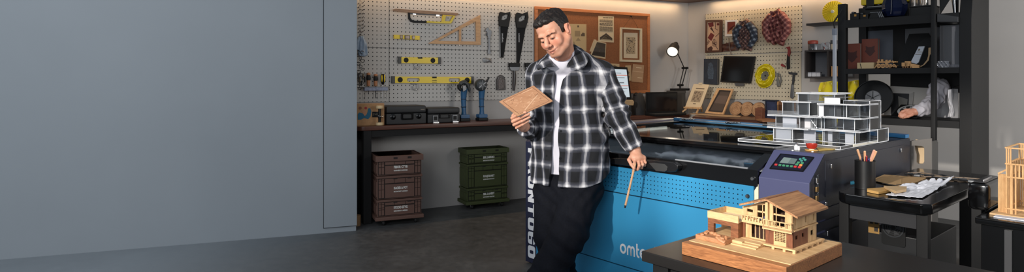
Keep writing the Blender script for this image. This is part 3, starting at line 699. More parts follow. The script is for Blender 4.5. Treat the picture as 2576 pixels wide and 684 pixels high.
# ================================================================ DESK AT THE CORNER
# all-in-one monitor
W = Wall(FB, 1560, 262, -.22); r = thing('monitor', 'desktop monitor showing a white page, beside the plaid sleeve', 'monitor', FB, W.a, W.b, BT, radians(0))
zz = BT-W.z
def Lm(*pts): return [(x, z-zz) for x, z in W.poly(pts)]
P = Lm((1490, 164), (1577, 169.5), (1588, 251), (1500, 251))
mb = MB(); mb.prism(P, -.012, .012, r=.003); mb.build('bezel', BLACKP, r)
SCRM, ts, ps = base('monitor_page'); ps.inputs['Base Color'].default_value = (0, 0, 0, 1); ps.inputs['Emission Color'].default_value = col((214, 226, 232)); ps.inputs['Emission Strength'].default_value = .82; ps.inputs['Roughness'].default_value = .3
Q = Lm((1500, 172), (1574, 175), (1582.5, 244), (1508, 246)); MB().prism(Q, -.0135, -.0125).build('screen', SCRM, r, 0)
def band(v0, v1, u0=0, u1=1):
    def S(u, v): return tuple((Q[0][i]*(1-u)+Q[1][i]*u)*(1-v)+(Q[3][i]*(1-u)+Q[2][i]*u)*v for i in (0, 1))
    return [S(u0, v0), S(u1, v0), S(u1, v1), S(u0, v1)]
em = lambda n, c, s=.7: (lambda m_: m_)(mat(n, c, .4, emit=s))
MB().prism(band(.20, .225), -.0142, -.0136).prism(band(.575, .60), -.0142, -.0136).build('page_rule', em('page_rule', (200, 120, 104)), r, 0)
mb = MB()
for v, u0, u1 in ((.13, .5, .8), (.29, .45, .9), (.68, .72, .95), (.8, .74, .86)): mb.prism(band(v, v+.018, u0, u1), -.0142, -.0136)
mb.prism(band(.46, .50, .7, .86), -.0142, -.0136); mb.build('page_text', em('page_text', (110, 116, 122), .5), r, 0)
Q = Lm((1540, 251), (1586, 251), (1589, 256), (1587, 265), (1540, 265)); MB().prism(Q, -.05, .06, r=.006).build('base', mat('beige_base', (176, 146, 108), .5), r)
hh = Q[3][1]; MB().box(-.08, .12, -.06, .08, 0, max(.012, hh+.004), .004).build('foot', DSTEEL, r)
# black bag
W = Wall(FB, 1605, 281, -.12); r = thing('fabric_bag', 'slumped black fabric bag between the monitor and dark screen', 'bag', FB, W.a, W.b, BT)
zz = BT-W.z; mb = MB()
def bagf(u, v):
    x = -.085+.17*u; h_ = .235*(sin(pi*min(1, max(0, u*1.0)))**.45)*(1-.12*sin(u*9))
    w_ = .09*(1-.75*v)+.01*sin(u*17+v*9)
    return x, h_, w_
mb.grid(lambda u, v: Vector(((.10*(1-.35*v**2)*cos(2*pi*u))*(1+.08*sin(5*2*pi*u+v*6)), .09*(1-.8*v**3)*sin(2*pi*u)*(1+.1*sin(3*2*pi*u+4*v)), .25*v-.018*v*sin(2*pi*u*2+1))), 36, 14, 0, True)
mb.grid(lambda u, v: Vector((.06*(2*u-1), .02*(2*v-1), .245+.015*sin(u*8)*sin(v*5))), 8, 6, .006)
mb.build('bag_body', mat('bag_black', (34, 34, 36), .85, noise=.2, nscale=20, bump=.6, bscale=40), r)
# dark screen on a laptop-like stand
W = Wall(FB, 1625, 285, -.3); r = thing('laptop', 'open black laptop standing below the desk lamp', 'laptop', FB, W.a, W.b, BT)
w_ = W(1703, 285)[0]; h_ = W(1625, 232)[1]-(BT-W.z)
MB().box(0, w_, -.01, .01, .02, h_, .004).build('display', BLACKP, r); MB().box(.015, w_-.015, -.0125, -.0095, .045, h_-.015).build('screen', mat('screen_off', (12, 13, 16), .1), r)
MB().box(0, w_, -.16, .02, .0, .022, .004).build('base', BLACKP, r); MB().box(.02, w_-.02, -.13, -.02, .022, .024).build('keyboard', mat('keys', (32, 32, 34), .6), r)
# box under the lamp
W = Wall(FB, 1712, 285, -.14); r = thing('storage_box', 'plain dark box carrying the black desk lamp', 'box', FB, W.a, W.b, BT)
zb1 = FB.hit(1712, 228, -.14).z-BT; xa, xb = W(1690, 280)[0], W(1716, 280)[0]
MB().box(xa, xb, -.06, .09, 0, zb1-.02, .004).build('box_body', mat('box_dark', (46, 44, 42), .7), r); MB().box(xa-.004, xb+.004, -.064, .094, zb1-.03, zb1, .003).build('lid', mat('box_lid', (54, 52, 50), .7), r)
zl = BT+zb1
# desk lamp
W = Wall(FB, 1711, 226, -.14); r = thing('desk_lamp', 'black articulated desk lamp switched on, standing on the dark box', 'lamp', FB, W.a, W.b, zl)
zz = zl-W.z
def Lp(px, py, y=0): x, z = W(px, py); return (x, y, z-zz)
MB().box(Lp(1692, 226)[0], Lp(1728, 226)[0], -.05, .05, 0, .028, .003).build('base', BLACK, r)
MB().cyl(Lp(1711, 224), Lp(1711, 214), .012, seg=12).build('post', BLACK, r)
for dx in (-3.5, 3.5): MB().cyl(Lp(1711+dx*.9, 215, -.012), Lp(1722+dx, 171, -.012), .006, seg=8).build('lower_arm', BLACK, r)
MB().cyl(Lp(1719, 170, -.012), Lp(1698, 123, -.012), .006, seg=8).build('upper_arm', BLACK, r)
for p_ in ((1707, 214), (1714, 214), (1718, 171), (1726, 171)): q = Lp(*p_); MB().lathe([(.012, -.03), (.015, -.02), (.015, .01), (.012, .015)], q, 'y', 14).build('joint_knob', BLACKP, r)
# head: axis points down-left and towards the room
hp = Vector(Lp(1679, 131.5, -.085)); bk = Vector(Lp(1699, 113, .0)); ax = (hp-bk).normalized()
rot = Vector((0, 0, 1)).rotation_difference(ax).to_matrix().to_4x4()
L0 = (hp-bk).length
def head(prof, nm, m_, e=0):
    mb = MB(); mb.X = Matrix.Translation(bk) @ rot; mb.lathe(prof, seg=32); return mb.build(nm, m_, r)
R_ = .074
head([(.022, -.03), (.030, -.028), (.030, .0), (.034, .02), (.06, .05), (R_*.93, L0*.75), (R_, L0), (R_-.004, L0), (R_*.9, L0*.75), (.05, .05), (.01, .03)], 'shade', BLACK)
MB().tube([tuple(bk-ax*.03), tuple(bk-ax*.055)], [.020, .016], 12).build('switch_cap', BLACKP, r)
BULB = mat('bulb_glow', (255, 244, 224), .4, emit=1.1)
head([(.002, L0-.02), (R_*.86, L0-.018), (R_*.86, L0-.010), (.06, L0-.002), (.002, L0+.006)], 'bulb', BULB)
lampw = r.matrix_basis @ (hp+ax*.015); lampd = (r.matrix_basis.to_3x3() @ ax)
# small sticks on the desk
for i, (p0, p1, c_, lb) in enumerate((((1588, 281), (1600, 285), (200, 190, 170), 'pale pencil lying on the desk below the monitor'), ((1597, 286), (1611, 283), (44, 44, 46), 'dark marker lying beside the pale pencil'))):
    a, b_ = bloc(*p0), bloc(*p1); r = thing('pencil', lb, 'pencil', FB, a.x, a.y, BT+.008)
    d = b_-a; MB().tube([(0, 0, 0), (d.x, d.y, 0)], .007, 8).build('barrel', mat('stick%d' % i, c_, .5), r); MB().tube([(d.x, d.y, 0), (d.x*1.12, d.y*1.12, 0)], [.007, .002], 8).build('tip', BLACKP, r)
# ================================================================ LASER CUTTER
NAVY = mat('navy_paint', (76, 79, 112), .42, spec=.4); NAVYD = mat('navy_dark_paint', (28, 31, 46), .45)
BLUEP = mat('cyan_blue_paint', (52, 134, 178), .3, spec=.5)
AL = 2.0; BD = 1.38                              # depth at the right end; the back edge runs to BL at the left end
BL = 1.72
def bk_(a): return BL+(BD-BL)*a/AL
r = thing('laser_cutter', 'big blue and navy laser cutting machine with glass lid that the man leans on', 'laser cutter', FM, 0, 0, 0); LC = r
# hollow body: floor, sides, back
mb = MB()
mb.prism([(.012, .02), (.012, .832), (.160, .955), (BD, .955), (BD, .02)], AL-.252, AL-.004, pl='yz')
mb.prism([(.004, .10), (.118, .10), (.118, bk_(.118)), (.004, bk_(.0))], .02, .955, pl='xy'); mb.prism([(.004, .012), (.118, .012), (.118, .10), (.004, .10)], .02, .87, pl='xy')
a_ = AL-.252; mb.prism([(.118, bk_(.118)-.03), (a_, bk_(a_)-.03), (a_, bk_(a_)), (.118, bk_(.118))], .02, .93, pl='xy'); mb.prism([(.118, .03), (a_, .03), (a_, bk_(a_)-.03), (.118, bk_(.118)-.03)], .02, .70, pl='xy'); mb.box(.118, a_, .0125, .03, .02, .7875)
mb.build('body', mat('machine_black', (30, 32, 40), .42), r)
# side skin panels on the right side (x = AL)
def side(poly, nm, m_, t=.004, off=0, hole=()):
    return MB().prism(poly, AL-.004+off, AL+t-.004+off, holes=hole, pl='yz', r=.0).build(nm, m_, r)
SIDEM = mat('machine_side', (34, 37, 48), .4)
side([(.0, .03), (.0, .8366), (.158, .958), (BD, .958), (BD, .74), (.055, .74), (.055, .03)], 'side_frame', SIDEM)
side([(.16, .755), (.16, .928), (1.253, .928), (1.253, .755)], 'side_door', SIDEM, .007)
for z0, z1 in ((.02, .585), (.598, .640), (.650, .700)): side([(.065, z0), (.065, z1), (.95, z1), (.95, z0)], 'drawer_front', SIDEM, .006)
side([(.96, .02), (.96, .735), (BD, .735), (BD, .02)], 'side_panel', SIDEM, .006)
def small_latch(b, z, gold):
    c = MB().box(AL+.001, AL+.010, b-.011, b+.011, z-.020, z+.004, .002).build('latch', mat('latch_brass', (150, 122, 80), .35, .8) if gold else CHROME, r)
    MB().tube([(AL+.006, b-.008, z+.002), (AL+.010, b-.008, z+.016), (AL+.012, b, z+.02), (AL+.010, b+.008, z+.016), (AL+.006, b+.008, z+.002)], .0028, 6).build('latch_loop', CHROME, c)
small_latch(.058, .852, False); small_latch(.058, .812, True); small_latch(.058, .770, True)
for b, z in ((.213, .8975), (1.198, .90), (.15, .722), (.172, .578)):
    MB().box(AL+.003, AL+.012, b-.006, b+.006, z-.012, z+.012, .003).build('door_pull', CHROME, r)
# navy control block on the right end
a0 = AL-.25
MB().prism([(0, .012), (0, .8366), (.158, .9605), (.175, .9605), (.175, .012)], a0, AL-.003, pl='yz', r=.003).build('control_block', NAVY, r)
MB().prism([(.176, .9558), (BD, .9558), (BD, .9605), (.176, .9605)], a0, AL-.003, pl='yz').build('top_plate', mat('top_plate', (58, 58, 62), .3, spec=.6), r)
# control panel on the slope
sl0 = Vector((0, .0, .8366)); sl1 = Vector((0, .158, .9605)); sd = (sl1-sl0).normalized(); sn = Vector((0, -sd.z, sd.y))
def slope(px, py):
    """pixel -> (x, t) on the sloping face"""
    d = ray(px, py); o = FM.loc(CAM); dd = Vector((d.dot(FM.u), d.dot(FM.n), d.z))
    t = (sl0-o).dot(sn)/dd.dot(sn); q = o+dd*t; return (q.x, (q-sl0).dot(sd))
SX = Matrix(((1, 0, 0, 0), (0, sd.y, sn.y, 0), (0, sd.z, sn.z, sl0.z), (0, 0, 0, 1)))
SX[1][3] = sl0.y
def sprism(pts, t0, t1, holes=()):
    mb = MB(); mb.X = SX; mb.prism(pts, t0, t1, pl='xy', holes=holes); return mb
PQ = [slope(*p) for p in ((1938, 425), (1965, 389), (2047, 397.5), (2020, 432))]
sprism(PQ, -.002, .005).build('control_panel', mat('panel_navy', (22, 24, 40), .3), r, 0)
def inset(P, k): cx = sum(p[0] for p in P)/4; cy = sum(p[1] for p in P)/4; return [(cx+(p[0]-cx)*k, cy+(p[1]-cy)*k) for p in P]
rimm = sprism(inset(PQ, 1.03), -.001, .007, [inset(PQ, .97)]).build('panel_rim', BLACKP, r, 0)
SQd = [slope(*p) for p in ((1962, 411), (1973, 397.5), (2007, 402), (1999, 415))]
sprism(SQd, .004, .0062).build('display', mat('lcd_grey', (96, 112, 112), .2), r, 0)
sprism([SQd[0], SQd[1], [(SQd[1][0]*.45+SQd[2][0]*.55), (SQd[1][1]*.45+SQd[2][1]*.55)], [(SQd[0][0]*.45+SQd[3][0]*.55), (SQd[0][1]*.45+SQd[3][1]*.55)]], .0062, .0064).build('display_tint', mat('lcd_light', (118, 134, 132), .2), r, 0)
GRN = mat('key_green', (70, 140, 104), .45); RED = mat('key_red', (196, 58, 58), .45); ORG = mat('key_orange', (230, 150, 80), .45); TEAL = mat('key_teal', (70, 140, 130), .45)
for px, py, mm in ((1953, 416.5, RED), (1963, 417.6, GRN), (1972.5, 418.6, GRN), (1982, 419.7, GRN), (1992, 420.7, GRN), (2001.5, 421.8, RED), (2012, 423, RED), (2005.5, 416, GRN), (2015.5, 418, ORG), (2009.5, 411.2, GRN), (2019, 412.8, GRN)):
    x, t_ = slope(px, py); w_, h_ = .0068, .0054
    sprism(rrect(x-w_, x+w_, t_-h_, t_+h_, .002, 2), .004, .008).build('key', mm, r)
for px, py in ((2014, 403), (2022.5, 400.5), (2026.5, 404.5), (2017.5, 407)):
    x, t_ = slope(px, py); sprism(circ(x, t_, .0064, 14), .004, .008).build('arrow_key', TEAL, r)
# left navy end block with writing
MB().prism([(0, .012), (0, .874), (.085, .945), (.10, .945), (.10, .012)], 0, .117, pl='yz', r=.003).build('end_block', mat('navy_end', (30, 33, 54), .42), r)
LT = mat('white_letters', (206, 208, 212), .5)
def glyphs(s, x_lo, x_hi, ztop, step, y=-.0015):
    """block letters reading downwards, tops towards +x"""
    g = .88
    for i, ch in enumerate(s):
        z1 = ztop-i*step; z0 = z1-step*g
        def T(u, v): return (x_lo+(x_hi-x_lo)*v, z1+(z0-z1)*u)      # u along the line of text, v up the letter
        O = [T(*q) for q in rrect(0, 1, 0, 1, .22, 3)]; Hh = [T(*q) for q in rrect(.36, .64, .24, .76, .08, 2)]
        P = lambda *q: [T(*k) for k in q]
        mb = MB()
        if ch in 'O0': mb.prism(O, y, .001, [Hh])
        elif ch == '6': mb.prism(O, y, .001, [P((.36, .14), (.64, .14), (.64, .42), (.36, .42))]); MB().prism(P((.36, .56), (1.02, .60), (1.02, .72), (.36, .76)), y-.0004, y).build('lettering_gap', MATS['navy_end'], r, 0)
        elif ch == 'P': mb.prism(P((0, 0), (.36, 0), (.36, .3), (.8, .3), (1, .45), (1, .85), (.8, 1), (0, 1)), y, .001, [P((.36, .52), (.66, .52), (.66, .78), (.36, .78))])
        elif ch == 'R': mb.prism(P((0, 0), (.36, 0), (.36, .3), (.55, .3), (.66, 0), (1, 0), (.85, .36), (1, .5), (1, .85), (.8, 1), (0, 1)), y, .001, [P((.36, .54), (.66, .54), (.66, .78), (.36, .78))])
        elif ch == 'N': mb.prism(P((0, 0), (.34, 0), (.34, .5), (.68, 0), (1, 0), (1, 1), (.66, 1), (.66, .5), (.32, 1), (0, 1)), y, .001)
        elif ch == 'T': mb.prism(P((.33, 0), (.67, 0), (.67, .72), (1, .72), (1, 1), (0, 1), (0, .72), (.33, .72)), y, .001)
        mb.build('lettering', LT, r, 0)
zt_, zb_ = FM.hit(1330, 372).z, FM.hit(1338, 650).z
glyphs('PRONTO60', FM.hit(1328.5, 500).x, FM.hit(1346.5, 500).x, zt_, (zt_-zb_)/7.9)
# blue front panels
xa, xb = .119, FM.hit(1896.5, 470).x
z2 = .787; zs1 = .628; zs2 = .190
bm_ = dotted('blue_perforated', (52, 134, 178), .0245, .0245, .0034, .3, zmin=.648, zmax=.768, xmin=.25, xmax=xb-.055, hole=(8, 30, 46))
MB().box(xa, xb, -.004, .012, zs1+.003, z2, .002).build('perforated_panel', bm_, r)
MB().box(xa, xb, -.004, .012, zs2+.003, zs1-.003, .002).build('front_panel', BLUEP, r)
MB().box(xa, xb, -.004, .012, .03, zs2-.003, .002).build('kick_panel', BLUEP, r)
for x in (.1, AL-.12): MB().lathe([(.03, 0), (.035, .005), (.02, .012), (.015, .03)], (x, .06, -.0), seg=16).lathe([(.03, 0), (.035, .005), (.02, .012), (.015, .03)], (x, bk_(x)-.08, 0), seg=16).build('levelling_foot', RUBBER, r)
IV = mat('ivory_strip', (222, 212, 186), .5)
MB().prism([(xb+.002, .03), (a0-.001, .03), (a0-.001, .80), (xb+.002, .765)], .0, .012).build('corner_strip', IV, r)
# logo
lx, ly = FM.hit(1561, 625).x, FM.hit(1561, 625).z; lh = FM.hit(1578, 612).z-FM.hit(1578, 638).z
mb = MB(); x = lx; th = .013; R1 = .030; y0, y1 = -.0062, -.003
zb_ = FM.hit(1569, 625).z-R1
mb.prism(circ(x+R1, zb_+R1, R1, 32), y0, y1, [circ(x+R1, zb_+R1, R1-th, 32)]); x += 2*R1+.008
def arch(x0, w_): 
    o = [(x0, zb_), (x0, zb_+R1*1.1)]+[(x0+w_/2-w_/2*cos(pi*k/10), zb_+R1*1.1+(2*R1-R1*1.1)*sin(pi*k/10)) for k in range(1, 10)]+[(x0+w_, zb_+R1*1.1), (x0+w_, zb_)]
    wi = w_-2*th*.85; xi = x0+th*.85
    i_ = [(xi+wi, zb_), (xi+wi, zb_+R1*1.05)]+[(xi+wi/2+wi/2*cos(pi*k/10), zb_+R1*1.05+(2*R1-R1*1.05-th)*sin(pi*k/10)) for k in range(1, 10)]+[(xi, zb_+R1*1.05), (xi, zb_)]
    mb.prism(o+i_, y0, y1)
arch(x, .042); arch(x+.0315, .042); x += .0315+.042+.009
mb.prism([(x+.004, zb_+2.7*R1), (x+.004, zb_+.02), (x+.010, zb_+.006), (x+.022, zb_), (x+.032, zb_), (x+.032, zb_+.011), (x+.022, zb_+.012), (x+.016, zb_+.02), (x+.016, zb_+R1*1.45), (x+.03, zb_+R1*1.45), (x+.03, zb_+R1*1.8), (x+.016, zb_+R1*1.8), (x+.016, zb_+2.7*R1)], y0, y1); x += .036
def arcshape(cx, cz, a1, a2, n=28): return [(cx+R1*cos(a1+(a2-a1)*k/n), cz+R1*sin(a1+(a2-a1)*k/n)) for k in range(n+1)]+[(cx+(R1-th)*cos(a2+(a1-a2)*k/n), cz+(R1-th)*sin(a2+(a1-a2)*k/n)) for k in range(n+1)]
mb.prism(arcshape(x+R1, zb_+R1, -.05, 5.5), y0, y1); mb.box(x+th*.8, x+2*R1-.002, y0, y1, zb_+R1-th*.4, zb_+R1+th*.4); x += 2*R1+.008
mb.prism(arcshape(x+R1, zb_+R1, .8, 5.5), y0, y1); x += 2*R1+.004
mb.box(x, x+th*.85, y0, y1, zb_, zb_+3*R1); arch(x, .042)
for v_ in mb.bm.verts: v_.co.x = lx+(v_.co.x-lx)*.80
mb.build('logo', LT, r)
# lid : front band, sloped window, top window
LB = mat('lid_black', (14, 14, 15), .16, spec=.6)
lx0, lx1 = .119, a0-.003; zf0, zf1 = .7876, .868; bt, zt2 = .20, .945
MB().prism([(-.004, zf0), (-.004, zf1), (.012, zf1), (.03, zf0)], lx0, lx1, pl='yz', r=.002).build('lid_front_band', LB, r)
ws = Vector((0, bt+.004, zt2-zf1)).normalized(); wn = Vector((0, -ws.z, ws.y)); WL = hypot(bt+.004, zt2-zf1)
WX = Matrix(((1, 0, 0, 0), (0, ws.y, wn.y, -.004), (0, ws.z, wn.z, zf1), (0, 0, 0, 1)))
def wprism(pts, t0, t1, nm, m_, holes=()):
    mb = MB(); mb.X = WX; mb.prism(pts, t0, t1, pl='xy', holes=holes); return mb.build(nm, m_, r, 30)
wprism([(lx0, 0), (lx1, 0), (lx1, WL), (lx0, WL)], -.012, 0, 'window_frame', LB, [[(lx0+.10, .012), (lx1-.055, .012), (lx1-.055, WL-.02), (lx0+.10, WL-.02)]])
LG = glass('lid_glass', (205, 212, 216), .75, .015)
wprism([(lx0+.10, .012), (lx1-.055, .012), (lx1-.055, WL-.02), (lx0+.10, WL-.02)], -.008, -.004, 'front_window', LG)
mb = MB(); mb.X = WX; mb.box(FM.hit(1698, 401).x, lx1-.055, .004, .012, -.002, .004).build('bright_trim', mat('bright_trim', (214, 216, 220), .2, .6), r)
mb = MB(); mb.X = WX; mb.box(.62, .80, .004, .010, -.002, .003).build('bright_trim', mat('bright_trim', (214, 216, 220), .2, .6), r)
# top frame
tz0, tz1 = .945, .962; y0_, y1_, y2_ = bt-.005, bk_(lx0)-.07, bk_(lx1)-.07
pane = [(lx0+.12, y0_+.085), (lx1-.05, y0_+.085), (lx1-.05, y2_-.03), (lx0+.12, y1_-.03)]
MB().prism([(lx0, y0_), (lx1+.0, y0_), (lx1, y2_), (lx0, y1_)], tz0, tz1, [pane], pl='xy').build('lid_frame', LB, r)
MB().prism(pane, tz0+.006, tz0+.010, pl='xy').build('top_window', LG, r)
LAV = mat('lavender_grey_paint', (118, 112, 122), .35, spec=.5)
MB().prism([(.0, .10), (.119, .10), (.119, bk_(.119)), (0, bk_(0))], .9455, .972, pl='xy', r=.004).build('left_top_rail', LAV, r)
def rail(x0, x1, d0, d1, z0, z1, nm, m_, rr): return MB().prism([(x0, bk_(x0)-d1), (x1, bk_(x1)-d1), (x1, bk_(x1)-d0), (x0, bk_(x0)-d0)], z0, z1, pl='xy', r=rr).build(nm, m_, r)
BLB = mat('steel_blue_paint', (48, 112, 160), .35, spec=.5)
rail(.12, AL-.004, 0, .065, .9625, .985, 'rear_rail', BLB, .003)
rail(lx0+.1, lx1-.02, .075, .11, .9625, .975, 'rear_lid_bar', mat('pale_blue_bar', (90, 140, 176), .3, .3), .003)
rail(lx0+.1, lx1-.02, .066, .074, .9625, .980, 'bright_trim', mat('bright_trim', (214, 216, 220), .2, .6), 0)
for px in (1712, 1826, 1918):
    q = FM.hz(px, 300+(px-1683)*.075, .98); xx = q.x; yy = bk_(xx)-.09
    h = MB().box(xx-.045, xx+.045, yy-.02, yy+.03, .975, .99, .004).build('hinge', CHROME, r)
    if px < 1900:
        for dx in (-.04, -.01, .02, .045): MB().lathe([(.009, 0), (.012, .004), (.012, .012), (.006, .016)], (xx+dx, yy-.03+.02*((dx > 0)), .975), seg=12).build('hinge_bolt', CHROME, h)
# band fittings : knobs and handle
def disc(px, py, y, rad, nm, m_, th_=.012):
    q = FM.hit(px, py, y); return MB().lathe([(rad*.8, -th_), (rad, -th_*.7), (rad, .002)], (q.x, y, q.z), 'y', 20).build(nm, m_, r)
disc(1894.5, 449, -.004, .010, 'lid_knob', STEEL); k = disc(1881.5, 493, -.004, .010, 'panel_lock', STEEL)
q = FM.hit(1881.5, 493, -.017); MB().box(q.x-.0015, q.x+.0015, -.0175, -.014, q.z-.007, q.z+.007).build('key_slot', BLACKP, k)
# handle recess and grip plate
hb_ = -.006
HP = [(p.x, p.z) for p in (FM.hit(px, py, -.03) for px, py in ((1540, 399), (1552, 397), (1640, 402), (1700, 408), (1710, 416), (1710, 424), (1703, 431), (1690, 432), (1640, 424), (1548, 412), (1540, 409)))]
MB().prism(HP, -.05, -.004, r=.004).build('lid_handle', mat('handle_black', (22, 22, 24), .3), r)
HP2 = [(p.x, p.z) for p in (FM.hit(px, py, -.055) for px, py in ((1632, 410), (1645, 409), (1672, 413), (1679, 420), (1678, 428), (1672, 432), (1650, 430)))]
MB().prism(HP2, -.056, -.049, r=.002).build('grip_plate', mat('grip_plate', (58, 58, 58), .35), r)
# inside: honeycomb bed, gantry, laser head, foil
bed = dotted('honeycomb', (64, 66, 70), .012, .012, .0042, .4); bed.node_tree.nodes['Principled BSDF'].inputs['Metallic'].default_value = .6
MB().box(.20, AL-.33, .05, 1.2, .795, .805).build('cutting_bed', mat('bed_grey', (62, 64, 68), .5, .4, bump=.5, bscale=90), r)
MB().box(.22, AL-.34, .75, .81, .87, .915, .004).box(.22, .27, .06, 1.4, .86, .89).box(AL-.36, AL-.31, .06, 1.2, .86, .89).build('gantry', mat('gantry_blue', (70, 110, 140), .35, .5), r)
c = MB().box(.72, .82, .66, .76, .83, .93, .006).build('laser_head', BLACKP, r)
MB().lathe([(.02, .81), (.03, .83), (.03, .87)], (.77, .64, 0), seg=16).build('nozzle', STEEL, c); MB().lathe([(.022, -.012), (.026, 0), (.026, .03)], (.77, .63, .86), 'y', 16).build('lens_ring', DSTEEL, c)
random.seed(9)
mb = MB(); mb.grid(lambda u, v: Vector((.86+.80*u, .06+.62*v, .826+.024*abs(sin(u*23+3*sin(v*7)))*abs(sin(v*11+2*sin(u*9)))+.012*random.random())), 34, 18, .003)
mb.build('crumpled_foil', mat('foil_grey', (66, 64, 68), .6), r, 25)
MB().cyl((.14, .75, .905), (.14, 1.5, .905), .012, seg=10).build('light_tube', mat('tube_glow', (255, 246, 226), .4, emit=4.0), r)
# ---------------------------------------------------------------- small things on the machine top
TZ = .9606
def on_top(px, py, z=TZ): return FM.hz(px, py, z)
q = on_top(2003, 377); r = thing('white_bottle', 'tiny white bottle with chrome cap above the control panel', 'bottle', FM, q.x, q.y, TZ)
MB().lathe([(.006, 0), (.010, .001), (.010, .020), (.006, .025), (.004, .028)], seg=16).build('bottle_body', WHITE, r); MB().lathe([(.005, .027), (.0065, .028), (.0065, .034), (.003, .036)], seg=14).build('cap', CHROME, r)
MB().lathe([(.005, 0), (.006, .001), (.006, .018), (.003, .022)], (.016, -.006, 0), seg=12).build('side_vial', WHITE, r)
q = on_top(2041, 379); r = solo(MB().lathe([(.002, 0), (.030, 0), (.032, .002), (.030, .005), (.002, .005)], seg=28), 'wooden_coaster', mat('coaster', (206, 164, 90), .6), 'small round yellow wood coaster under the red cup', 'coaster', FM, q.x, q.y+.004, TZ)
r = thing('red_cup', 'small red cup with pale foot on a coaster', 'cup', FM, q.x, q.y+.004, TZ+.0055)
MB().lathe([(.010, .003), (.019, .006), (.025, .016), (.027, .030), (.025, .030), (.020, .012), (.004, .009)], seg=28).build('bowl', mat('cup_red', (170, 44, 30), .35), r); MB().lathe([(.002, 0), (.013, 0), (.012, .004), (.002, .004)], seg=20).build('foot', mat('cup_foot', (226, 206, 170), .5), r)
q0, q1, q2, q3 = [on_top(*p) for p in ((2052, 371), (2104, 373), (2102, 377), (2060, 380))]
r = thing('yellow_card', 'flat yellow wooden slat behind the red cup', 'slat', FM, q0.x, q0.y, TZ+.0012)
MB().prism([(p.x-q0.x, p.y-q0.y) for p in (q0, q1, q2, q3)], 0, .004, pl='xy').build('slat', mat('slat_yellow', (214, 178, 88), .6), r); MB().ell((q1.x-q0.x-.01, q1.y-q0.y-.0, .008), (.009, .006, .004), 10, 6).build('knot', mat('knob_cream', (226, 206, 160), .6), r)
for px, py, lb in ((1994, 380.5, 'white pebble left of the white bottle'), (2044, 383.5, 'white pebble in front of the red cup')):
    q = on_top(px, py); solo(MB().ell((0, 0, .004), (.006, .005, .004), 10, 6), 'pebble', WHITE, lb, 'pebble', FM, q.x, q.y, TZ)
# ---------------------------------------------------------------- acrylic house
AE = mat('acrylic_edge_glint', (232, 234, 238), .25, spec=.6); AF = mat('acrylic_frosted', (226, 224, 228), .45); AG = glass('acrylic', (244, 246, 248), 1.0, .02, .015); AGH = glass('acrylic_hazy', (234, 237, 240), 1.0, .05, .10)
ax, ay, az = 1.43, .38, .9640
r = thing('acrylic_house_model', 'clear acrylic model of a stepped modern house standing on the laser cutter', 'model house', FM, ax, ay, az); AH = r
def X_(px, b): return FM.hit(px, 300, b).x-ax
def Z_(py, px, b): return FM.hit(px, py, b).z-az
EW = .0026  # whitish strips paint the light that acrylic edges catch
def edges(mb, x0, x1, y0, y1, z0, z1, w_=EW, sel=None):
    for x in (x0, x1):
        for y in (y0, y1): mb.box(x-w_/2, x+w_/2, y-w_/2, y+w_/2, z0, z1)
    for x in (x0, x1):
        for z in (z0, z1): mb.box(x-w_/2, x+w_/2, y0, y1, z-w_/2, z+w_/2)
    for y in (y0, y1):
        for z in (z0, z1): mb.box(x0, x1, y-w_/2, y+w_/2, z-w_/2, z+w_/2)
def vol(nm, x0, x1, y0, y1, z0, z1, m_=AG, top=True, w_=EW):
    t_ = .003; e = .002; mb = MB()
    mb.box(x0, x1, y0, y0+t_, z0+e, z1-e).box(x0, x1, y1-t_, y1, z0+e, z1-e).box(x0, x0+t_, y0+t_, y1-t_, z0+e, z1-e).box(x1-t_, x1, y0+t_, y1-t_, z0+e, z1-e)
    if top: mb.box(x0, x1, y0, y1, z1-e, z1+e/2)
    o = mb.build(nm, m_, r, 0); eb = MB(); edges(eb, x0, x1, y0, y1, z0, z1, w_); eb.build('edge_glint', AE, o, 0); return o
def slab(nm, x0, x1, y0, y1, z0, z1):
    o = MB().box(x0, x1, y0, y1, z0, z1, .001).build(nm, AG, r, 0); eb = MB(); h = (z1-z0)
    eb.box(x0, x1, y0-.0012, y0+.0002, z0, z1).box(x1-.0002, x1+.0012, y0, y1, z0, z1).box(x0-.0012, x0+.0002, y0, y1, z0, z1); eb.build('edge_glint', AGH, o, 0)
    e2 = MB(); edges(e2, x0, x1, y0, y1, z0, z1, .0026); e2.build('glint_line', AE, o, 0); return o
def frost(x0, x1, y, z0, z1, th=.004): return MB().box(x0, x1, y, y+th, z0, z1).build('frosted_panel', AF, r, 0)
# base plate : two layers
bx1 = .555; by1 = .66
slab('base_plate', 0, bx1, .0, by1, 0, .016)
MB().box(bx1-.002, bx1+.004, .16, by1, .003, .016).build('ruler_edge', mat('ruler_edge', (236, 230, 214), .5), r)
b1 = .50; y1_ = b1-ay
def V(px0, px1, pt, pb, b, dep, nm='glass_volume', m_=AG, zfloor=None, ztop=None, top=True):
    pm = (px0+px1)/2; z0 = Z_(pb, pm, b) if zfloor is None else zfloor; z1 = Z_(pt, pm, b) if ztop is None else ztop
    return vol(nm, X_(px0, b), X_(px1, b), b-ay, b-ay+dep, z0, z1, m_, top)
F0 = .0165; 
zA = Z_(321, 2000, .55); zB = Z_(290, 2000, .55); zC = Z_(262, 2090, .6); zD = Z_(243, 2060, .6)
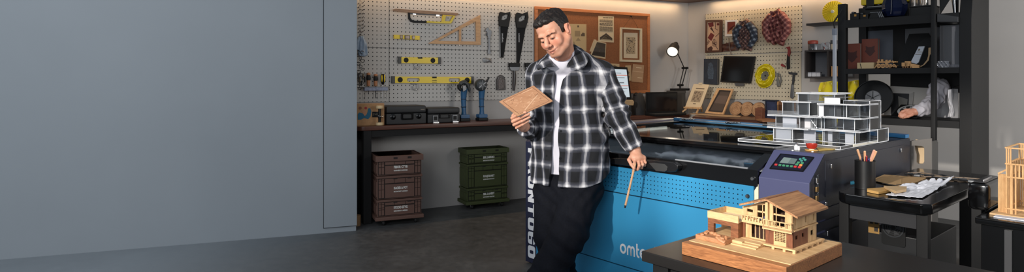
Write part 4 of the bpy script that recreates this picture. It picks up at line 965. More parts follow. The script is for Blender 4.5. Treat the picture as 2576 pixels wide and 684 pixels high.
# ground floor
V(1946, 1994, 0, 0, .52, .16, 'glass_volume', AGH, F0, zA-.006)
V(1994, 2074, 0, 0, .58, .20, 'glass_volume', AG, F0, zA-.006)
V(2070, 2152, 0, 0, .56, .20, 'glass_volume', AG, F0, zA-.006)
V(2158, 2208, 0, 0, .74, .16, 'glass_volume', AG, F0, Z_(324, 2180, .74))
frost(X_(1952, .53), X_(1990, .53), .53-ay, F0, zA-.01); frost(X_(2022, .6), X_(2052, .6), .6-ay, F0, zA-.01); frost(X_(2126, .59), X_(2148, .59), .59-ay, F0, zA-.01); frost(X_(2072, .58), X_(2086, .58), .62-ay, F0, zA-.012)
# first slab and storey
slab('floor_slab', X_(1930, .5), X_(2032, .5), .5-ay, .5-ay+.24, zA-.005, zA)
slab('floor_slab', X_(2030, .52), X_(2160, .52), .54-ay, .54-ay+.26, zA-.005, zA)
MB().box(X_(1930, .5), X_(2008, .5), .5-ay, .503-ay, zA, zA+.026).build('parapet', AGH, r, 0)
V(1952, 2012, 0, 0, .54, .16, 'glass_volume', AG, zA, zB-.006)
frost(X_(1969, .545), X_(2004, .545), .545-ay, zA, zB-.008); frost(X_(2012, .56), X_(2030, .56), .60-ay, zA, zB-.008)
V(2040, 2074, 0, 0, .60, .14, 'glass_volume', AG, zA, zB-.006)
V(2066, 2150, 0, 0, .58, .18, 'glass_volume', AG, zA, zB-.006)
o = MB()
for px in (2042, 2047, 2052): o.box(X_(px, .57), X_(px, .57)+.003, .57-ay, .573-ay, zA, zB-.01)
o.bar((X_(2040, .57), .568-ay, zB-.02), (X_(2056, .57), .568-ay, zA+.004), .003, .003); o.build('stair_rail', AE, r, 0)
# second slab and storey
slab('floor_slab', X_(1931, .5), X_(2064, .5), .5-ay, .5-ay+.26, zB-.005, zB)
slab('floor_slab', X_(2060, .53), X_(2166, .53), .53-ay, .53-ay+.24, zB-.005, zB)
MB().box(X_(1931, .5), X_(2010, .5), .5-ay, .503-ay, zB, zB+.026).build('parapet', AGH, r, 0)
V(1969, 2036, 0, 0, .56, .14, 'glass_volume', AG, zB, Z_(257, 2000, .56))
V(2058, 2130, 0, 0, .57, .18, 'glass_volume', AG, zB, zC)
frost(X_(2060, .565), X_(2072, .565), .565-ay, zB, zC-.004)
MB().box(X_(2082, .6), X_(2112, .6), .62-ay, .625-ay, zB, zC-.006).build('tinted_panel', glass('acrylic_tint', (120, 126, 132), 1.2, .03, .1), r, 0)
V(2122, 2188, 0, 0, .66, .16, 'glass_volume', AG, zA-.004, Z_(253, 2150, .66))
slab('roof_slab', X_(2056, .53), X_(2166, .53), .53-ay, .53-ay+.24, zC, zC+.005)
slab('roof_slab', X_(1966, .54), X_(2040, .54), .54-ay, .54-ay+.18, Z_(257, 2000, .56), Z_(257, 2000, .56)+.004)
# top storey
V(2008, 2100, 0, 0, .60, .14, 'glass_volume', AG, zB, Z_(237, 2050, .60))
frost(X_(2074, .58), X_(2113, .58), .58-ay, zC+.005, Z_(246, 2090, .58)); MB().box(X_(2070, .58), X_(2120, .58), .578-ay, .70-ay, Z_(246, 2090, .58), Z_(243, 2090, .58)).build('roof_slab', AGH, r, 0)
slab('roof_slab', X_(2003, .58), X_(2104, .58), .58-ay, .58-ay+.19, Z_(236, 2050, .60), Z_(236, 2050, .60)+.005)
# ================================================================ RIGHT WALL BOARD
TR = bR-.016
def rprism(W, pts, t, nm, m_, r, off=0, hole=(), rr_=0): return MB().prism(W.poly(pts), -t-off, -off, holes=[W.poly(h) for h in hole], r=rr_).build(nm, m_, r, 30)
DW = wood('dark_frame_wood', (52, 28, 20), (84, 48, 34), (30, 30, 4), .5)
W = Wall(FM, 1798, 90, TR); r = W.thing('framed_collage', 'dark wooden frame with abstract red and cream collage', 'picture')
Fo = [(1777, 51), (1818, 50), (1818, 131), (1776, 133)]; Fi = [(1780, 55.5), (1812, 55.5), (1811, 126.5), (1779, 127.5)]
rprism(W, Fo, .022, 'frame', DW, r, 0, [Fi]); rprism(W, Fi, .006, 'canvas', mat('collage_cream', (196, 160, 130), .8), r)
CR = mat('collage_red', (104, 36, 34), .8); CB_ = mat('collage_brown', (70, 40, 32), .8)
for k, pl in enumerate(([(1781, 58), (1795, 56), (1796, 66), (1786, 69)], [(1787, 72), (1798, 83), (1806, 85), (1796, 82), (1791, 68)], [(1781, 95), (1789, 82), (1798, 88), (1790, 103)], [(1781, 121), (1790, 116), (1794, 121), (1792, 127), (1781, 127)], circ(1807, 61, 3))):
    MB().prism(W.poly(pl), -.0072-.0002*k, -.005).build('painted_shape', CB_ if k % 2 else CR, r, 0)
for a, b_ in (((1800, 56), (1800.6, 70)), ((1799, 71), (1806, 76)), ((1800, 93), (1811, 83)), ((1779, 113), (1786, 104)), ((1780, 108), (1785, 100)), ((1795, 100), (1800, 98)), ((1798, 108), (1806, 124)), ((1793, 104), (1797, 112))):
    p0, p1 = W(*a), W(*b_); MB().bar((p0[0], -.0066, p0[1]), (p1[0], -.0066, p1[1]), .002, .006, (0, 0, 1)).build('painted_stroke', CB_, r, 0)
for k in range(5): cpt = W(1798+3*cos(k*1.26), 109+5*sin(k*1.26)); MB().tube([(cpt[0]+.018*cos(j*pi/5), -.0066, cpt[1]+.02*sin(j*pi/5)) for j in range(10)], .002, 5, True).build('painted_loop', CB_, r, 0)
W = Wall(FM, 1842, 70, TR); r = W.thing('white_framed_picture', 'small white framed picture of red shapes and a cream leaf', 'picture')
Fo = [(1827, 51.5), (1857, 50), (1856, 91), (1826, 91.5)]; Fi = [(1831, 56), (1852.5, 54.5), (1851.5, 85.5), (1830.5, 86)]
rprism(W, Fo, .024, 'frame', mat('frame_white', (222, 218, 212), .5), r, 0, [Fi]); rprism(W, Fi, .006, 'picture_field', mat('pic_rust', (142, 62, 44), .8), r)
rprism(W, [(1842.5, 85.7), (1845, 63), (1850, 76), (1847, 85.6)], .0068, 'leaf', mat('pic_cream', (206, 172, 132), .8), r); rprism(W, [(1831, 86), (1836, 77), (1843, 74), (1842, 85.8)], .0066, 'lower_shape', mat('pic_cream2', (184, 146, 108), .8), r)
rprism(W, [(1832, 78), (1838, 70), (1849, 62), (1846, 69), (1840, 75)], .0070, 'dark_shape', mat('pic_dark', (88, 26, 24), .8), r)
W = Wall(FM, 1838, 117, TR); r = W.thing('leather_roll', 'crumpled dark brown leather tool roll hanging under the white frame', 'leather roll')
mb = MB(); mb.grid(cloth(W, [(1817, 112), (1819, 118), (1818, 124), (1818, 130), (1860, 127), (1860, 118), (1861, 110), (1859, 102)], .018, .005), 26, 14, .003); mb.build('roll', mat('leather_brown', (74, 40, 28), .55, noise=.3, nscale=30, bump=.5, bscale=60), r)
a, b_ = W(1836.5, 95), W(1842, 138); MB().tube([(a[0], -.03, a[1]), (a[0]+.012, -.036, (a[1]+b_[1])/2), (b_[0], -.03, b_[1])], .005, 6).build('strap', mat('strap_grey', (120, 104, 92), .7), r)
# hanging checked shirts
def plaidmat(nm, c0, c1, c2, s, rot=0.0):
    m, t, p = base(nm); tc = t.new('ShaderNodeTexCoord'); mp = t.new('ShaderNodeMapping'); mp.inputs['Rotation'].default_value = (0, rot, 0); t.link(tc.outputs['Object'], mp.inputs['Vector'])
    sp = t.new('ShaderNodeSeparateXYZ'); t.link(mp.outputs[0], sp.inputs[0])
    def st(v): return t.math('LESS_THAN', t.math('FRACT', t.math('ADD', t.math('DIVIDE', v, s), 50.2)), .42)
    f = t.math('MULTIPLY', t.math('ADD', st(sp.outputs[0]), st(sp.outputs[2])), .5)
    t.link(t.ramp(f, [(0, col(c0)), (.5, col(c1)), (1, col(c2))]), p.inputs['Base Color']); p.inputs['Roughness'].default_value = .85
    return m
def hung_shirt(lb, cx, cy, rx, ry, m1, m2, hk):
    W = Wall(FM, cx, cy, TR-.01); r = W.thing('checked_shirt', lb, 'shirt', 'bunched shirts on wall hangers')
    e = W(cx+rx, cy+ry); f0 = W(cx-rx, cy-ry); A_, B_ = (e[0]-f0[0])/2, (f0[1]-e[1])/2; c = ((e[0]+f0[0])/2, (e[1]+f0[1])/2)
    def fn(u, v, k0=0):
        a = 2*pi*u; w_ = 1+.06*sin(5*a+1)+.05*sin(9*a)+.03*sin(17*a+2); q = v**.8
        return Vector((c[0]+A_*q*cos(a)*w_, -.075*sqrt(max(0, 1-q*q))-.01-.014*abs(sin(a*4+q*5+1))*q-.010*sin(q*15+3*a)-.006*sin(11*a-9*q), c[1]+B_*q*sin(a)*w_))
    mb = MB(); mb.grid(fn, 88, 24, .003, True); mb.build('shirt_body', m1, r)
    for sg in (-1, 1):
        mb = MB(); mb.tube([(c[0]+sg*A_*.35, -.07, c[1]+B_*.72), (c[0]+sg*A_*.82, -.06, c[1]+B_*.3), (c[0]+sg*A_*.85, -.05, c[1]-B_*.25), (c[0]+sg*A_*.5, -.07, c[1]-B_*.75)], [.04, .05, .045, .03], 12); mb.build('sleeve', m2, r)
        mb = MB(); mb.prism([(c[0], c[1]+B_*.9), (c[0]+sg*A_*.35, c[1]+B_*.95), (c[0]+sg*A_*.28, c[1]+B_*.6)], -.105, -.085, r=.002); mb.build('collar', m1, r)
    q = W(*hk); MB().tube([(c[0]-A_*.4, -.05, c[1]+B_*.85), (c[0], -.05, c[1]+B_*1.02), (c[0]+A_*.4, -.05, c[1]+B_*.85)], .004, 6).tube([(c[0], -.05, c[1]+B_), (q[0], -.04, q[1]-.01), (q[0]+.012, -.02, q[1]+.006), (q[0], -.004, q[1])], .0025, 6).build('hanger', mat('hanger_wood', (116, 84, 52), .5), r)
hung_shirt('blue and dark checked shirt bunched on a hanger, beside the white frame', 1880, 90, 26, 37, plaidmat('plaid_brown', (60, 46, 48), (96, 68, 64), (132, 104, 94), .034, .7), plaidmat('plaid_navy', (26, 31, 42), (46, 54, 68), (112, 120, 128), .05, .4), (1876, 40))
hung_shirt('rust red checked shirt bunched on a hanger, nearest the board edge', 1959, 71, 31, 42, plaidmat('plaid_red', (84, 36, 38), (120, 66, 62), (152, 104, 96), .046, .3), plaidmat('plaid_red2', (84, 38, 40), (122, 70, 66), (154, 108, 98), .042, .7), (1960, 27))
# dark panel, screen, ring, tools
W = Wall(FM, 1791, 180, TR); r = W.thing('dark_canvas', 'small dark blue canvas with faint pale figure', 'picture')
rprism(W, [(1774, 148), (1807, 147.5), (1807, 213), (1773, 211)], .03, 'canvas', mat('canvas_navy', (34, 40, 50), .7, noise=.25, nscale=20), r); rprism(W, [(1807.2, 147.5), (1810, 149), (1809.5, 212), (1807.2, 213)], .026, 'canvas_side', mat('canvas_edge', (70, 68, 66), .7), r)
rprism(W, [(1786, 160), (1792, 157), (1797, 164), (1799, 185), (1797, 199), (1785, 199), (1783, 180)], .0306, 'painted_figure', mat('canvas_pale', (58, 68, 80), .8, noise=.4, nscale=60), r)
W = Wall(FM, 1858, 176, TR-.03); r = W.thing('wall_screen', 'black flat screen tilted on the peg board with wall bracket below', 'screen')
P = [(1823, 141), (1902, 142), (1889, 209), (1814, 206)]; rprism(W, P, .022, 'bezel', BLACKP, r, 0, (), .002); rprism(W, [(1826, 144), (1898, 145), (1886, 205), (1818, 202.5)], .0235, 'panel', mat('screen_black', (10, 11, 12), .15), r)
MB().box(-.08, .08, 0, .03, -.06, .06).build('wall_mount', BLACK, r); rprism(W, [(1851, 209), (1873, 210), (1872, 216), (1852, 216)], .02, 'bracket', STEEL, r)
W = Wall(FM, 1926, 190, TR-.004); r = W.thing('yellow_ring', 'translucent yellow coiled ring of tubing on the peg board', 'ring')
YT = glass('yellow_translucent', (235, 220, 30), .8, .15, .0)
YR = mat('yellow_tube', (206, 190, 28), .35)
e0, e1 = W(1902, 220), W(1951, 161); Ax, Az = (e1[0]-e0[0])/2, (e1[1]-e0[1])/2; cc = ((e0[0]+e1[0])/2, (e0[1]+e1[1])/2)
YF = glass('yellow_film', (232, 214, 60), .7, .1, .55, (214, 196, 24))
def ringf(u, v):
    a = 2*pi*u; k = .42+.58*v; return Vector((cc[0]+Ax*k*cos(a)*(1+.03*sin(3*a)), -.014-.035*sin(pi*v)-.006*sin(a*9+v*7), cc[1]+Az*k*sin(a)+Ax*.12*cos(a)))
MB().grid(ringf, 60, 10, .003, True).build('ring_sheet', YF, r)
for k in (.42, .70, .99): MB().tube([tuple(ringf(j/40, (k-.42)/.58)+Vector((0, -.004, 0))) for j in range(40)], .0045, 6, True).build('rib', YR, r)
MB().grid(lambda u, v: Vector((cc[0]+Ax*.42*v*cos(2*pi*u), -.012-.01*v, cc[1]+Az*.42*v*sin(2*pi*u)+Ax*.12*v*cos(2*pi*u))), 30, 3, .002, True).build('centre_film', glass('grey_film', (190, 190, 180), .8, .1, .35, (150, 150, 140)), r)
W = Wall(FM, 1962, 200, TR-.004); r = W.thing('hanging_cord', 'grey looped cord bundle hanging right of the yellow ring', 'cord')
mb = MB()
for k in range(5): mb.tube([(W(1960-2*k*.6, 184)[0], -.012-.004*k, W(1960, 184)[1]), (W(1956+k, 200)[0], -.02, W(1956, 200)[1]), (W(1957+2*k, 218)[0], -.018-.004*k, W(1957, 217+k % 2)[1]), (W(1968-k*.6, 205)[0], -.02, W(1968, 205)[1]), (W(1963, 186)[0], -.012, W(1963, 186)[1])], .006, 6, True)
mb.build('loop', mat('cord_grey', (104, 104, 100), .7), r)
W = Wall(FM, 1982, 145, TR-.004); r = W.thing('bar_clamp', 'red and black bar clamp hanging on the peg board edge', 'clamp')
rprism(W, [(1979, 119), (1988, 117), (1990, 132), (1987, 143), (1983, 137), (1984, 125)], .024, 'red_jaw', mat('clamp_red', (130, 34, 34), .5), r, 0, (), .003); rprism(W, [(1982, 136), (1987, 140), (1988, 172), (1981, 175), (1980, 160)], .02, 'handle', BLACKP, r, 0, (), .003)
rprism(W, [(1966, 162), (1969, 160), (1977, 166), (1976, 169), (1967, 166)], .024, 'lower_jaw', mat('clamp_red', (130, 34, 34), .5), r, 0, (), .002)
W = Wall(FM, 1995, 215, TR-.004); r = W.thing('caliper', 'dark sliding caliper hanging above the acrylic house', 'caliper')
rprism(W, [(1985, 181), (2006, 183), (2006, 188), (2000, 189), (1999, 205), (1995, 222), (1992, 222), (1994, 205), (1995, 188), (1985, 186)], .014, 'beam', DSTEEL, r); rprism(W, [(1992, 212), (1997, 213), (1999, 243), (1995, 249), (1989, 245), (1990, 232)], .02, 'slide', STEEL, r, 0, (), .004)
# ================================================================ RIGHT BENCH
# easel with print
def stand(px, py, z=BT): q = FM.hz(px, py, z); return q
q = stand(1750, 284); q.y = 3.66; W = Wall(FM, 1750, 284, q.y); r = thing('table_easel', 'small wooden table easel holding a cream print', 'easel', FM, W.a, W.b, BT)
zz = BT-W.z
def L2(*pts): return [(x, z-zz) for x, z in W.poly(pts)]
EW_ = wood('easel_wood', (168, 126, 84), (204, 164, 118), (30, 30, 5), .55)
B0 = L2((1731, 277), (1762, 279))
P = L2((1724, 270), (1766, 272)); MB().bar((P[0][0], -.02, P[0][1]), (P[1][0], -.02, P[1][1]), .04, .02).build('ledge', EW_, r)
for a, b_, y0, y1 in (((1728, 272), (1722, 281), -.0, -.05), ((1757, 273), (1758, 285), 0, -.05), ((1745, 215), (1748, 282), .09, .16)):
    p0, p1 = L2(a)[0], L2(b_)[0]; MB().bar((p0[0], y0, p0[1]), (p1[0], y1, max(.004, p1[1])), .018, .018).build('leg', EW_, r)
P = L2((1752, 208), (1760, 208), (1760, 213), (1752, 213)); MB().prism(P, .045, .065, r=.002).build('top_clip', mat('clip_cream', (200, 180, 150), .5), r)
pr = L2((1738, 211), (1777, 213), (1763, 273), (1724, 270))
def leaning(name, label, cat, quad, py_base, lean, layers, F=FM, group=None, dz=0, ymax=3.70):
    """a board leaning back; quad is its face in pixels (tl, tr, br, bl)"""
    q = F.hz((quad[2][0]+quad[3][0])/2, py_base, BT+dz); q.y = min(q.y, ymax); W = Wall(F, (quad[2][0]+quad[3][0])/2, py_base, q.y)
    r = thing(name, label, cat, F, W.a, W.b, BT+dz, 0, group); zz = BT+dz-W.z
    zs = [W(*p)[1]-zz for p in quad]; z0, z1 = min(zs), max(zs); k = lean/(z1-z0)
    for nm, m_, pts, t0, t1, hole in layers:
        b = MB(); pl = [(x, z-zz) for x, z in W.poly(pts)]; hl = [[(x, z-zz) for x, z in W.poly(h)] for h in hole]
        b.prism(pl, -t1, -t0, holes=hl)
        for v_ in b.bm.verts: v_.co.y += k*(v_.co.z-z0)
        b.build(nm, m_, r, 0)
    return r
PRP = mat('print_cream', (210, 186, 150), .8); PRI = mat('print_brown_ink', (112, 92, 74), .8)
random.seed(21)
marks = []
W3 = [(1738, 211), (1777, 213), (1763, 272), (1724, 269)]
def Q3(u, v): return tuple((W3[0][i]*(1-u)+W3[1][i]*u)*(1-v)+(W3[3][i]*(1-u)+W3[2][i]*u)*v for i in (0, 1))
lay = [('board', PRP, W3, 0, .008, ()), ('print_field', mat('print_field2', (160, 138, 110), .8), [Q3(.22, .28), Q3(.82, .28), Q3(.82, .76), Q3(.22, .76)], .008, .0086, ()), ('caption', PRI, [Q3(.25, .17), Q3(.8, .17), Q3(.8, .205), Q3(.25, .205)], .008, .009, ()), ('caption', PRI, [Q3(.43, .82), Q3(.6, .82), Q3(.6, .85), Q3(.43, .85)], .008, .009, ())]
for i in range(34):
    u, v = .24+.5*random.random(), .30+.4*random.random(); a = .03+.05*random.random(); h = .02+.05*random.random(); marks.append([Q3(u, v), Q3(u+a, v), Q3(u+a, v+h), Q3(u, v+h)])
for i, mk in enumerate(marks[:24]): lay.append(('print_detail', PRI, mk, .0086, .0092+.00002*i, ()))
leaning('art_print', 'cream art print of an ornate plant leaning on the small easel', 'print', W3, 270, .07, lay, dz=.028, ymax=3.655)
# leaning frame
W3 = [(1797, 222), (1838, 224), (1822, 287.5), (1775, 284)]
Wi = [(1803, 226.5), (1833, 228), (1819, 283), (1782, 280)]
leaning('leaning_picture', 'narrow pale wood frame with dark panel leaning on the bench', 'frame', W3, 288, .08, [('frame', EW_, W3, 0, .022, (Wi,)), ('inner_rim', mat('rim_dark', (44, 34, 28), .6), Wi, .004, .012, ([(1805, 230), (1830, 231), (1817, 280), (1785, 277)],)), ('dark_panel', mat('panel_brown_grey', (70, 58, 52), .35), Wi, .002, .006, ()), ('glass_band', mat('panel_mid', (92, 76, 68), .35), [(1799, 240), (1828, 242), (1823, 262), (1791, 259)], .006, .0066, ())])
# flat card on the bench
pts = [stand(*p) for p in ((1738, 286), (1755, 285), (1866, 292), (1862, 294.5), (1830, 295), (1775, 290), (1736, 287.5))]
r = thing('drawing_sheet', 'long pale sheet lying flat in front of the leaning frame', 'sheet', FM, pts[0].x, pts[0].y, BT+.001)
MB().prism([(p.x-pts[0].x, p.y-pts[0].y) for p in pts], 0, .004, pl='xy').build('sheet', mat('sheet_tan', (188, 158, 122), .8), r, 0)
# wooden discs
EG = mat('end_grain', (168, 126, 86), .7, noise=.25, nscale=14); BARK = mat('bark', (92, 62, 42), .9, noise=.3, nscale=50)
m_, t, p = base('end_grain_rings'); tc = t.new('ShaderNodeTexCoord'); wv = t.new('ShaderNodeTexWave', wave_type='RINGS', rings_direction='Y', Scale=14.0, Distortion=2.5, Detail=3.0); wv.inputs['Detail Scale'].default_value = 3; mpw = t.new('ShaderNodeMapping'); mpw.inputs['Location'].default_value = (0, 0, -.082); t.link(tc.outputs['Object'], mpw.inputs['Vector']); t.link(mpw.outputs[0], wv.inputs['Vector'])
n_ = t.new('ShaderNodeTexNoise', Scale=16.0, Detail=4.0); t.link(tc.outputs['Object'], n_.inputs['Vector']); t.link(t.ramp(t.math('MULTIPLY_ADD', wv.outputs['Fac'], .18, t.math('MULTIPLY', n_.outputs['Fac'], .82)), [(.3, col((138, 100, 68))), (.7, col((182, 142, 102)))]), p.inputs['Base Color']); p.inputs['Roughness'].default_value = .7
RINGS = m_
for i, (px, lb) in enumerate(((1848, 'round end grain wood slice, first of the row by the leaning frame'), (1875, 'round end grain wood slice, middle one of the leaning row'), (1904, 'round end grain wood slice behind the dark wooden block'))):
    q = stand(px, 288.5); q.y = 3.94-.20; q2 = FM.hit(px, 288, q.y); W = Wall(FM, px, 270, q.y); R_ = .082
    r = thing('wood_slice', lb, 'wood slice', FM, q2.x, q.y, BT, 0, 'round wood slices leaning on the wall')
    for nm, mm, pr_ in (('face', RINGS, [(.001, -.001), (R_*.96, -.001), (R_*.96, .008), (.001, .008)]), ('bark_rim', BARK, [(R_*.96, .0), (R_, .002), (R_, .024), (R_*.9, .026), (.001, .026), (.001, .009), (R_*.95, .009)])):
        b = MB().lathe(pr_, (0, 0, R_), 'y', 36)
        for v_ in b.bm.verts: v_.co.y += .32*v_.co.z
        b.build(nm, mm, r)
# dark block, blue bag, plank box, cutting board
q = stand(1908, 301); W = Wall(FM, 1908, 301, q.y); r = thing('wooden_block', 'dark notched wooden block standing before the wood slices', 'block', FM, q.x, q.y, BT)
a, b_ = W(1899, 300)[0], W(1917, 300)[0]; h_ = W(1908, 270)[1]
MB().prism([(a, 0), (b_, 0), (b_, h_*.93), ((a+b_)/2+.012, h_*.93), ((a+b_)/2+.012, h_), ((a+b_)/2-.012, h_), ((a+b_)/2-.012, h_*.93), (a, h_*.93)], -.0, .07, r=.003).build('block_body', WALNUT, r)
q = stand(1932, 301); q.y += .06; W = Wall(FM, 1932, 301, q.y); r = thing('denim_bag', 'dark blue fabric bag with zip standing behind the cutting board', 'bag', FM, W.a, q.y, BT)
a, b_ = W(1916, 300)[0], W(1946, 300)[0]; h_ = W(1932, 252)[1]-(BT-W.z); NB = mat('denim_navy', (28, 36, 62), .85, noise=.25, nscale=30, bump=.4, bscale=100)
mb = MB(); mb.grid(lambda u, v: Vector(((a+b_)/2+(b_-a)/2*(1 if cos(2*pi*u) > 0 else -1)*abs(cos(2*pi*u))**.5*(1+.04*sin(7*v)), .07+.07*sin(2*pi*u)*(1-.7*v)+.006*sin(u*25+v*7), h_*v+.004*sin(u*20))), 40, 10, 0, True)
mb.grid(lambda u, v: Vector((a+.01+(b_-a-.02)*u, .05+.04*v, h_-.004-.01*sin(pi*v))), 10, 4, .004)
mb.build('bag_body', NB, r); MB().box((a+b_)/2-.028, (a+b_)/2-.02, -.006, .0, h_*.45, h_*.95).build('zip', STEEL, r)
MB().box(a-.01, b_+.01, .03, .10, h_-.012, h_+.002, .004).build('top_flap', mat('flap_navy', (22, 26, 40), .8), r)
q = stand(1966, 296); W = Wall(FM, 1966, 296, q.y+.05); r = thing('plank_box', 'upright stack of warm brown planks behind the acrylic model', 'planks', FM, W.a, W.b, BT)
a, b_ = W(1946, 296)[0], W(1992, 296)[0]; h_ = W(1966, 255)[1]-(BT-W.z); n = 7
for k in range(n):
    w_ = (b_-a)/n; MB().box(a+k*w_+.001, a+(k+1)*w_-.001, 0, .10, 0, h_-.006*(k % 3), .002).build('plank', (wood('plank_a', (120, 78, 44), (170, 120, 74), (20, 20, 3)), wood('plank_b', (146, 98, 56), (196, 148, 98), (20, 20, 3)), wood('plank_c', (84, 52, 32), (126, 82, 50), (20, 20, 3)))[k % 3], r)
q = stand(1989, 296); W = Wall(FM, 1989, 275, q.y+.03); r = thing('orange_cap', 'small orange plastic fitting clipped to the plank stack', 'cap', FM, W.a, W.b, W.z)
MB().box(-.03, .03, 0, .016, -.008, .012, .003).box(-.015, .02, .0, .016, .01, .035, .003).build('fitting', mat('orange_plastic', (226, 120, 30), .4), r)
pts = [stand(*p) for p in ((1900, 303), (1922, 299.5), (1952, 303), (1950, 307), (1918, 307.5))]
r = thing('cutting_board', 'small brown wooden board lying at the bench edge', 'board', FM, pts[0].x, pts[0].y, BT+.0008)
MB().prism([(p.x-pts[0].x, p.y-pts[0].y) for p in pts], 0, .014, pl='xy', r=.002).build('board', wood('board_wood', (116, 72, 42), (160, 108, 68), (8, 40, 40)), r)
# ================================================================ WALL SHELVES RIGHT OF THE BOARD
SHW = mat('shelf_dark', (38, 32, 30), .5)
q = FM.hit(2028, 62, 3.74); xe = FM.hit(2150, 62, 3.74).x
sw = thing('wall_shelf', 'thin black wall shelf carrying the pleated yellow disc', 'shelf', FM, q.x, 3.938, q.z)
MB().box(0, xe-q.x, -.2, 0, -.012, .012, .002).build('board', SHW, sw); 

zs_ = q.z+.0125
W = Wall(FM, 2097, 57, 3.84); r = thing('pleated_disc', 'big yellow pleated disc standing on the thin black shelf', 'disc', FM, W.a, 3.84, zs_)
R_ = abs(W(2125, 30)[0]-W(2068, 30)[0])/2
b = MB(); b.grid(lambda u, v: Vector((R_*(.08+.92*v)*cos(2*pi*u), -.03*(1-v)-.012*v*abs(((u*28) % 1)-.5), R_+R_*(.08+.92*v)*sin(2*pi*u))), 112, 5, .004, True); b.build('pleats', mat('disc_yellow', (214, 186, 18), .45), r)
MB().lathe([(.002, -.036), (.015, -.036), (.018, -.03), (.018, 0), (.002, 0)], (0, 0, R_), 'y', 20).build('hub', mat('hub_pale', (196, 190, 170), .4), r)
# cube shelf
qa, qb = FM.hit(2024, 127, 3.70), FM.hit(2024, 197, 3.70); xe = FM.hit(2150, 127, 3.70).x; hh = qa.z-qb.z; w_ = xe-qa.x
r = thing('cube_shelf', 'dark brown open cube shelf fixed below the thin shelf', 'shelf', FM, qa.x, 3.938, qb.z); t_ = .018
for nm, bx in (('top_panel', (0, w_, -.24, 0, hh-t_, hh)), ('bottom_panel', (0, w_, -.24, 0, 0, t_)), ('side_panel', (0, t_, -.24, 0, t_, hh-t_)), ('side_panel', (w_-t_, w_, -.24, 0, t_, hh-t_)), ('divider', (w_*.46, w_*.46+t_, -.24, 0, t_, hh-t_)), ('back_panel', (t_, w_*.46, -.012, -.004, t_, hh-t_))):
    MB().box(*bx).build(nm, SHW if nm != 'back_panel' else mat('shelf_back', (96, 98, 104), .7), r)
zi = qb.z+t_+.0005; bi = 3.76
for px, lb in ((2038, 'small white paint pot in the cube shelf, outermost'), (2049, 'small white paint pot in the cube shelf, middle'), (2060, 'small white paint pot in the cube shelf, beside the divider')):
    x = FM.hit(px, 190, bi).x; r = thing('paint_pot', lb, 'pot', FM, x, bi, zi, 0, 'white pots in the cube shelf')
    MB().box(-.021, .021, -.02, .02, 0, .045, .003).build('pot', mat('pot_white', (186, 186, 190), .5), r); MB().box(-.0225, .0225, -.0215, .0215, .036, .05, .002).build('lid', mat('pot_lid', (120, 120, 126), .5), r)
x = FM.hit(2102, 190, bi).x; r = thing('wooden_box', 'small pale wooden box in the cube shelf beside the light pole', 'box', FM, x, bi, zi)
MB().box(-.035, .035, -.03, .04, 0, .10, .003).build('box_body', mat('box_wood', (170, 126, 82), .6, noise=.1), r); MB().box(-.036, .036, -.031, .041, .10, .108, .002).build('lid', mat('box_wood', (170, 126, 82)), r)
zi = qa.z+.0008
x = FM.hit(2045, 120, bi).x; r = thing('storage_jar', 'clear jar with rust red lid on top of the cube shelf', 'jar', FM, x, bi, zi)
MB().lathe([(.03, 0), (.046, .004), (.046, .07), (.04, .078)], seg=24).build('jar_body', glass('jar_smoke', (120, 124, 128), 1, .05, .1), r); MB().lathe([(.042, .066), (.05, .07), (.052, .095), (.045, .105), (.012, .11)], seg=24).build('lid', mat('lid_rust', (140, 52, 36), .5), r)
x = FM.hit(2060, 120, bi-.06).x; r = thing('clear_container', 'clear square container standing before the rust lidded jar', 'container', FM, x, bi-.06, zi)
MB().box(-.04, .04, -.02, .03, 0, .065, .006).build('container_body', glass('jar_clear', (200, 204, 208), 1.2, .04, .15), r); MB().bar((.03, 0, .07), (.09, 0, .01), .016, .02).build('scoop', mat('scoop_grey', (150, 152, 156), .4), r)
x = FM.hit(2080, 118, bi).x; r = thing('paint_tube_pack', 'small bag of red and white tubes on the cube shelf', 'bag', FM, x, bi, zi)
MB().prism([(-.03, 0), (.04, 0), (.036, .075), (.01, .085), (-.024, .07)], -.02, .02, r=.006).build('bag_body', glass('bag_clear', (196, 190, 188), 1.2, .1, .3), r); MB().bar((-.02, -.022, .005), (-.005, -.022, .07), .012, .004).build('red_tube', mat('tube_red', (130, 44, 40), .5), r)
x = FM.hit(2096, 112, bi).x; r = thing('black_clip', 'small grey clip-on box at the end of the cube shelf', 'clip', FM, x, bi, zi)
MB().box(-.012, .03, -.02, .02, 0, .06, .004).build('jar', mat('clip_cream', (200, 180, 150), .5), r); MB().box(-.02, .035, -.025, .025, .06, .10, .004).build('cap', mat('clip_grey', (60, 60, 60), .5), r)
# yellow sheets leaning on the bench end
YS = glass('yellow_sheet', (232, 214, 30), .8, .08, .05)
W = Wall(FM, 2110, 285, 3.55)
def ysheet(lb, x0, x1, pt, b_, dx):
    q0 = FM.hit(x0, 285, b_); q1 = FM.hit(x1, 285, b_); z1 = FM.hit((x0+x1)/2, pt, b_).z-BT
    r = thing('yellow_sheet', lb, 'sheet', FM, q0.x, b_, BT+.001, 0, 'yellow wavy sheets on the bench'); w_ = q1.x-q0.x
    mb = MB(); mb.grid(lambda u, v: Vector((w_*u+dx*v, .10*v+.02*sin(v*13+u*5)+.012*sin(u*17), z1*v*(1-.1*abs(u-.5)))), 30, 24, .004); mb.build('sheet', mat('sheet_yellow', (196, 178, 26), .3, spec=.6), r)
    mb = MB(); mb.tube([(w_*u/12+dx, .102+.02*sin(13+u*5/12)+.012*sin(u*17/12), z1*(1-.1*abs(u/12-.5))) for u in range(13)], .004, 6); mb.build('rolled_edge', mat('sheet_edge', (214, 196, 60), .3), r)
ysheet('curved glossy yellow sheet standing behind the acrylic model', 2052, 2115, 204, 3.42, .0)
ysheet('curved glossy yellow sheet just behind the rack post', 2112, 2172, 202, 3.62, .02)
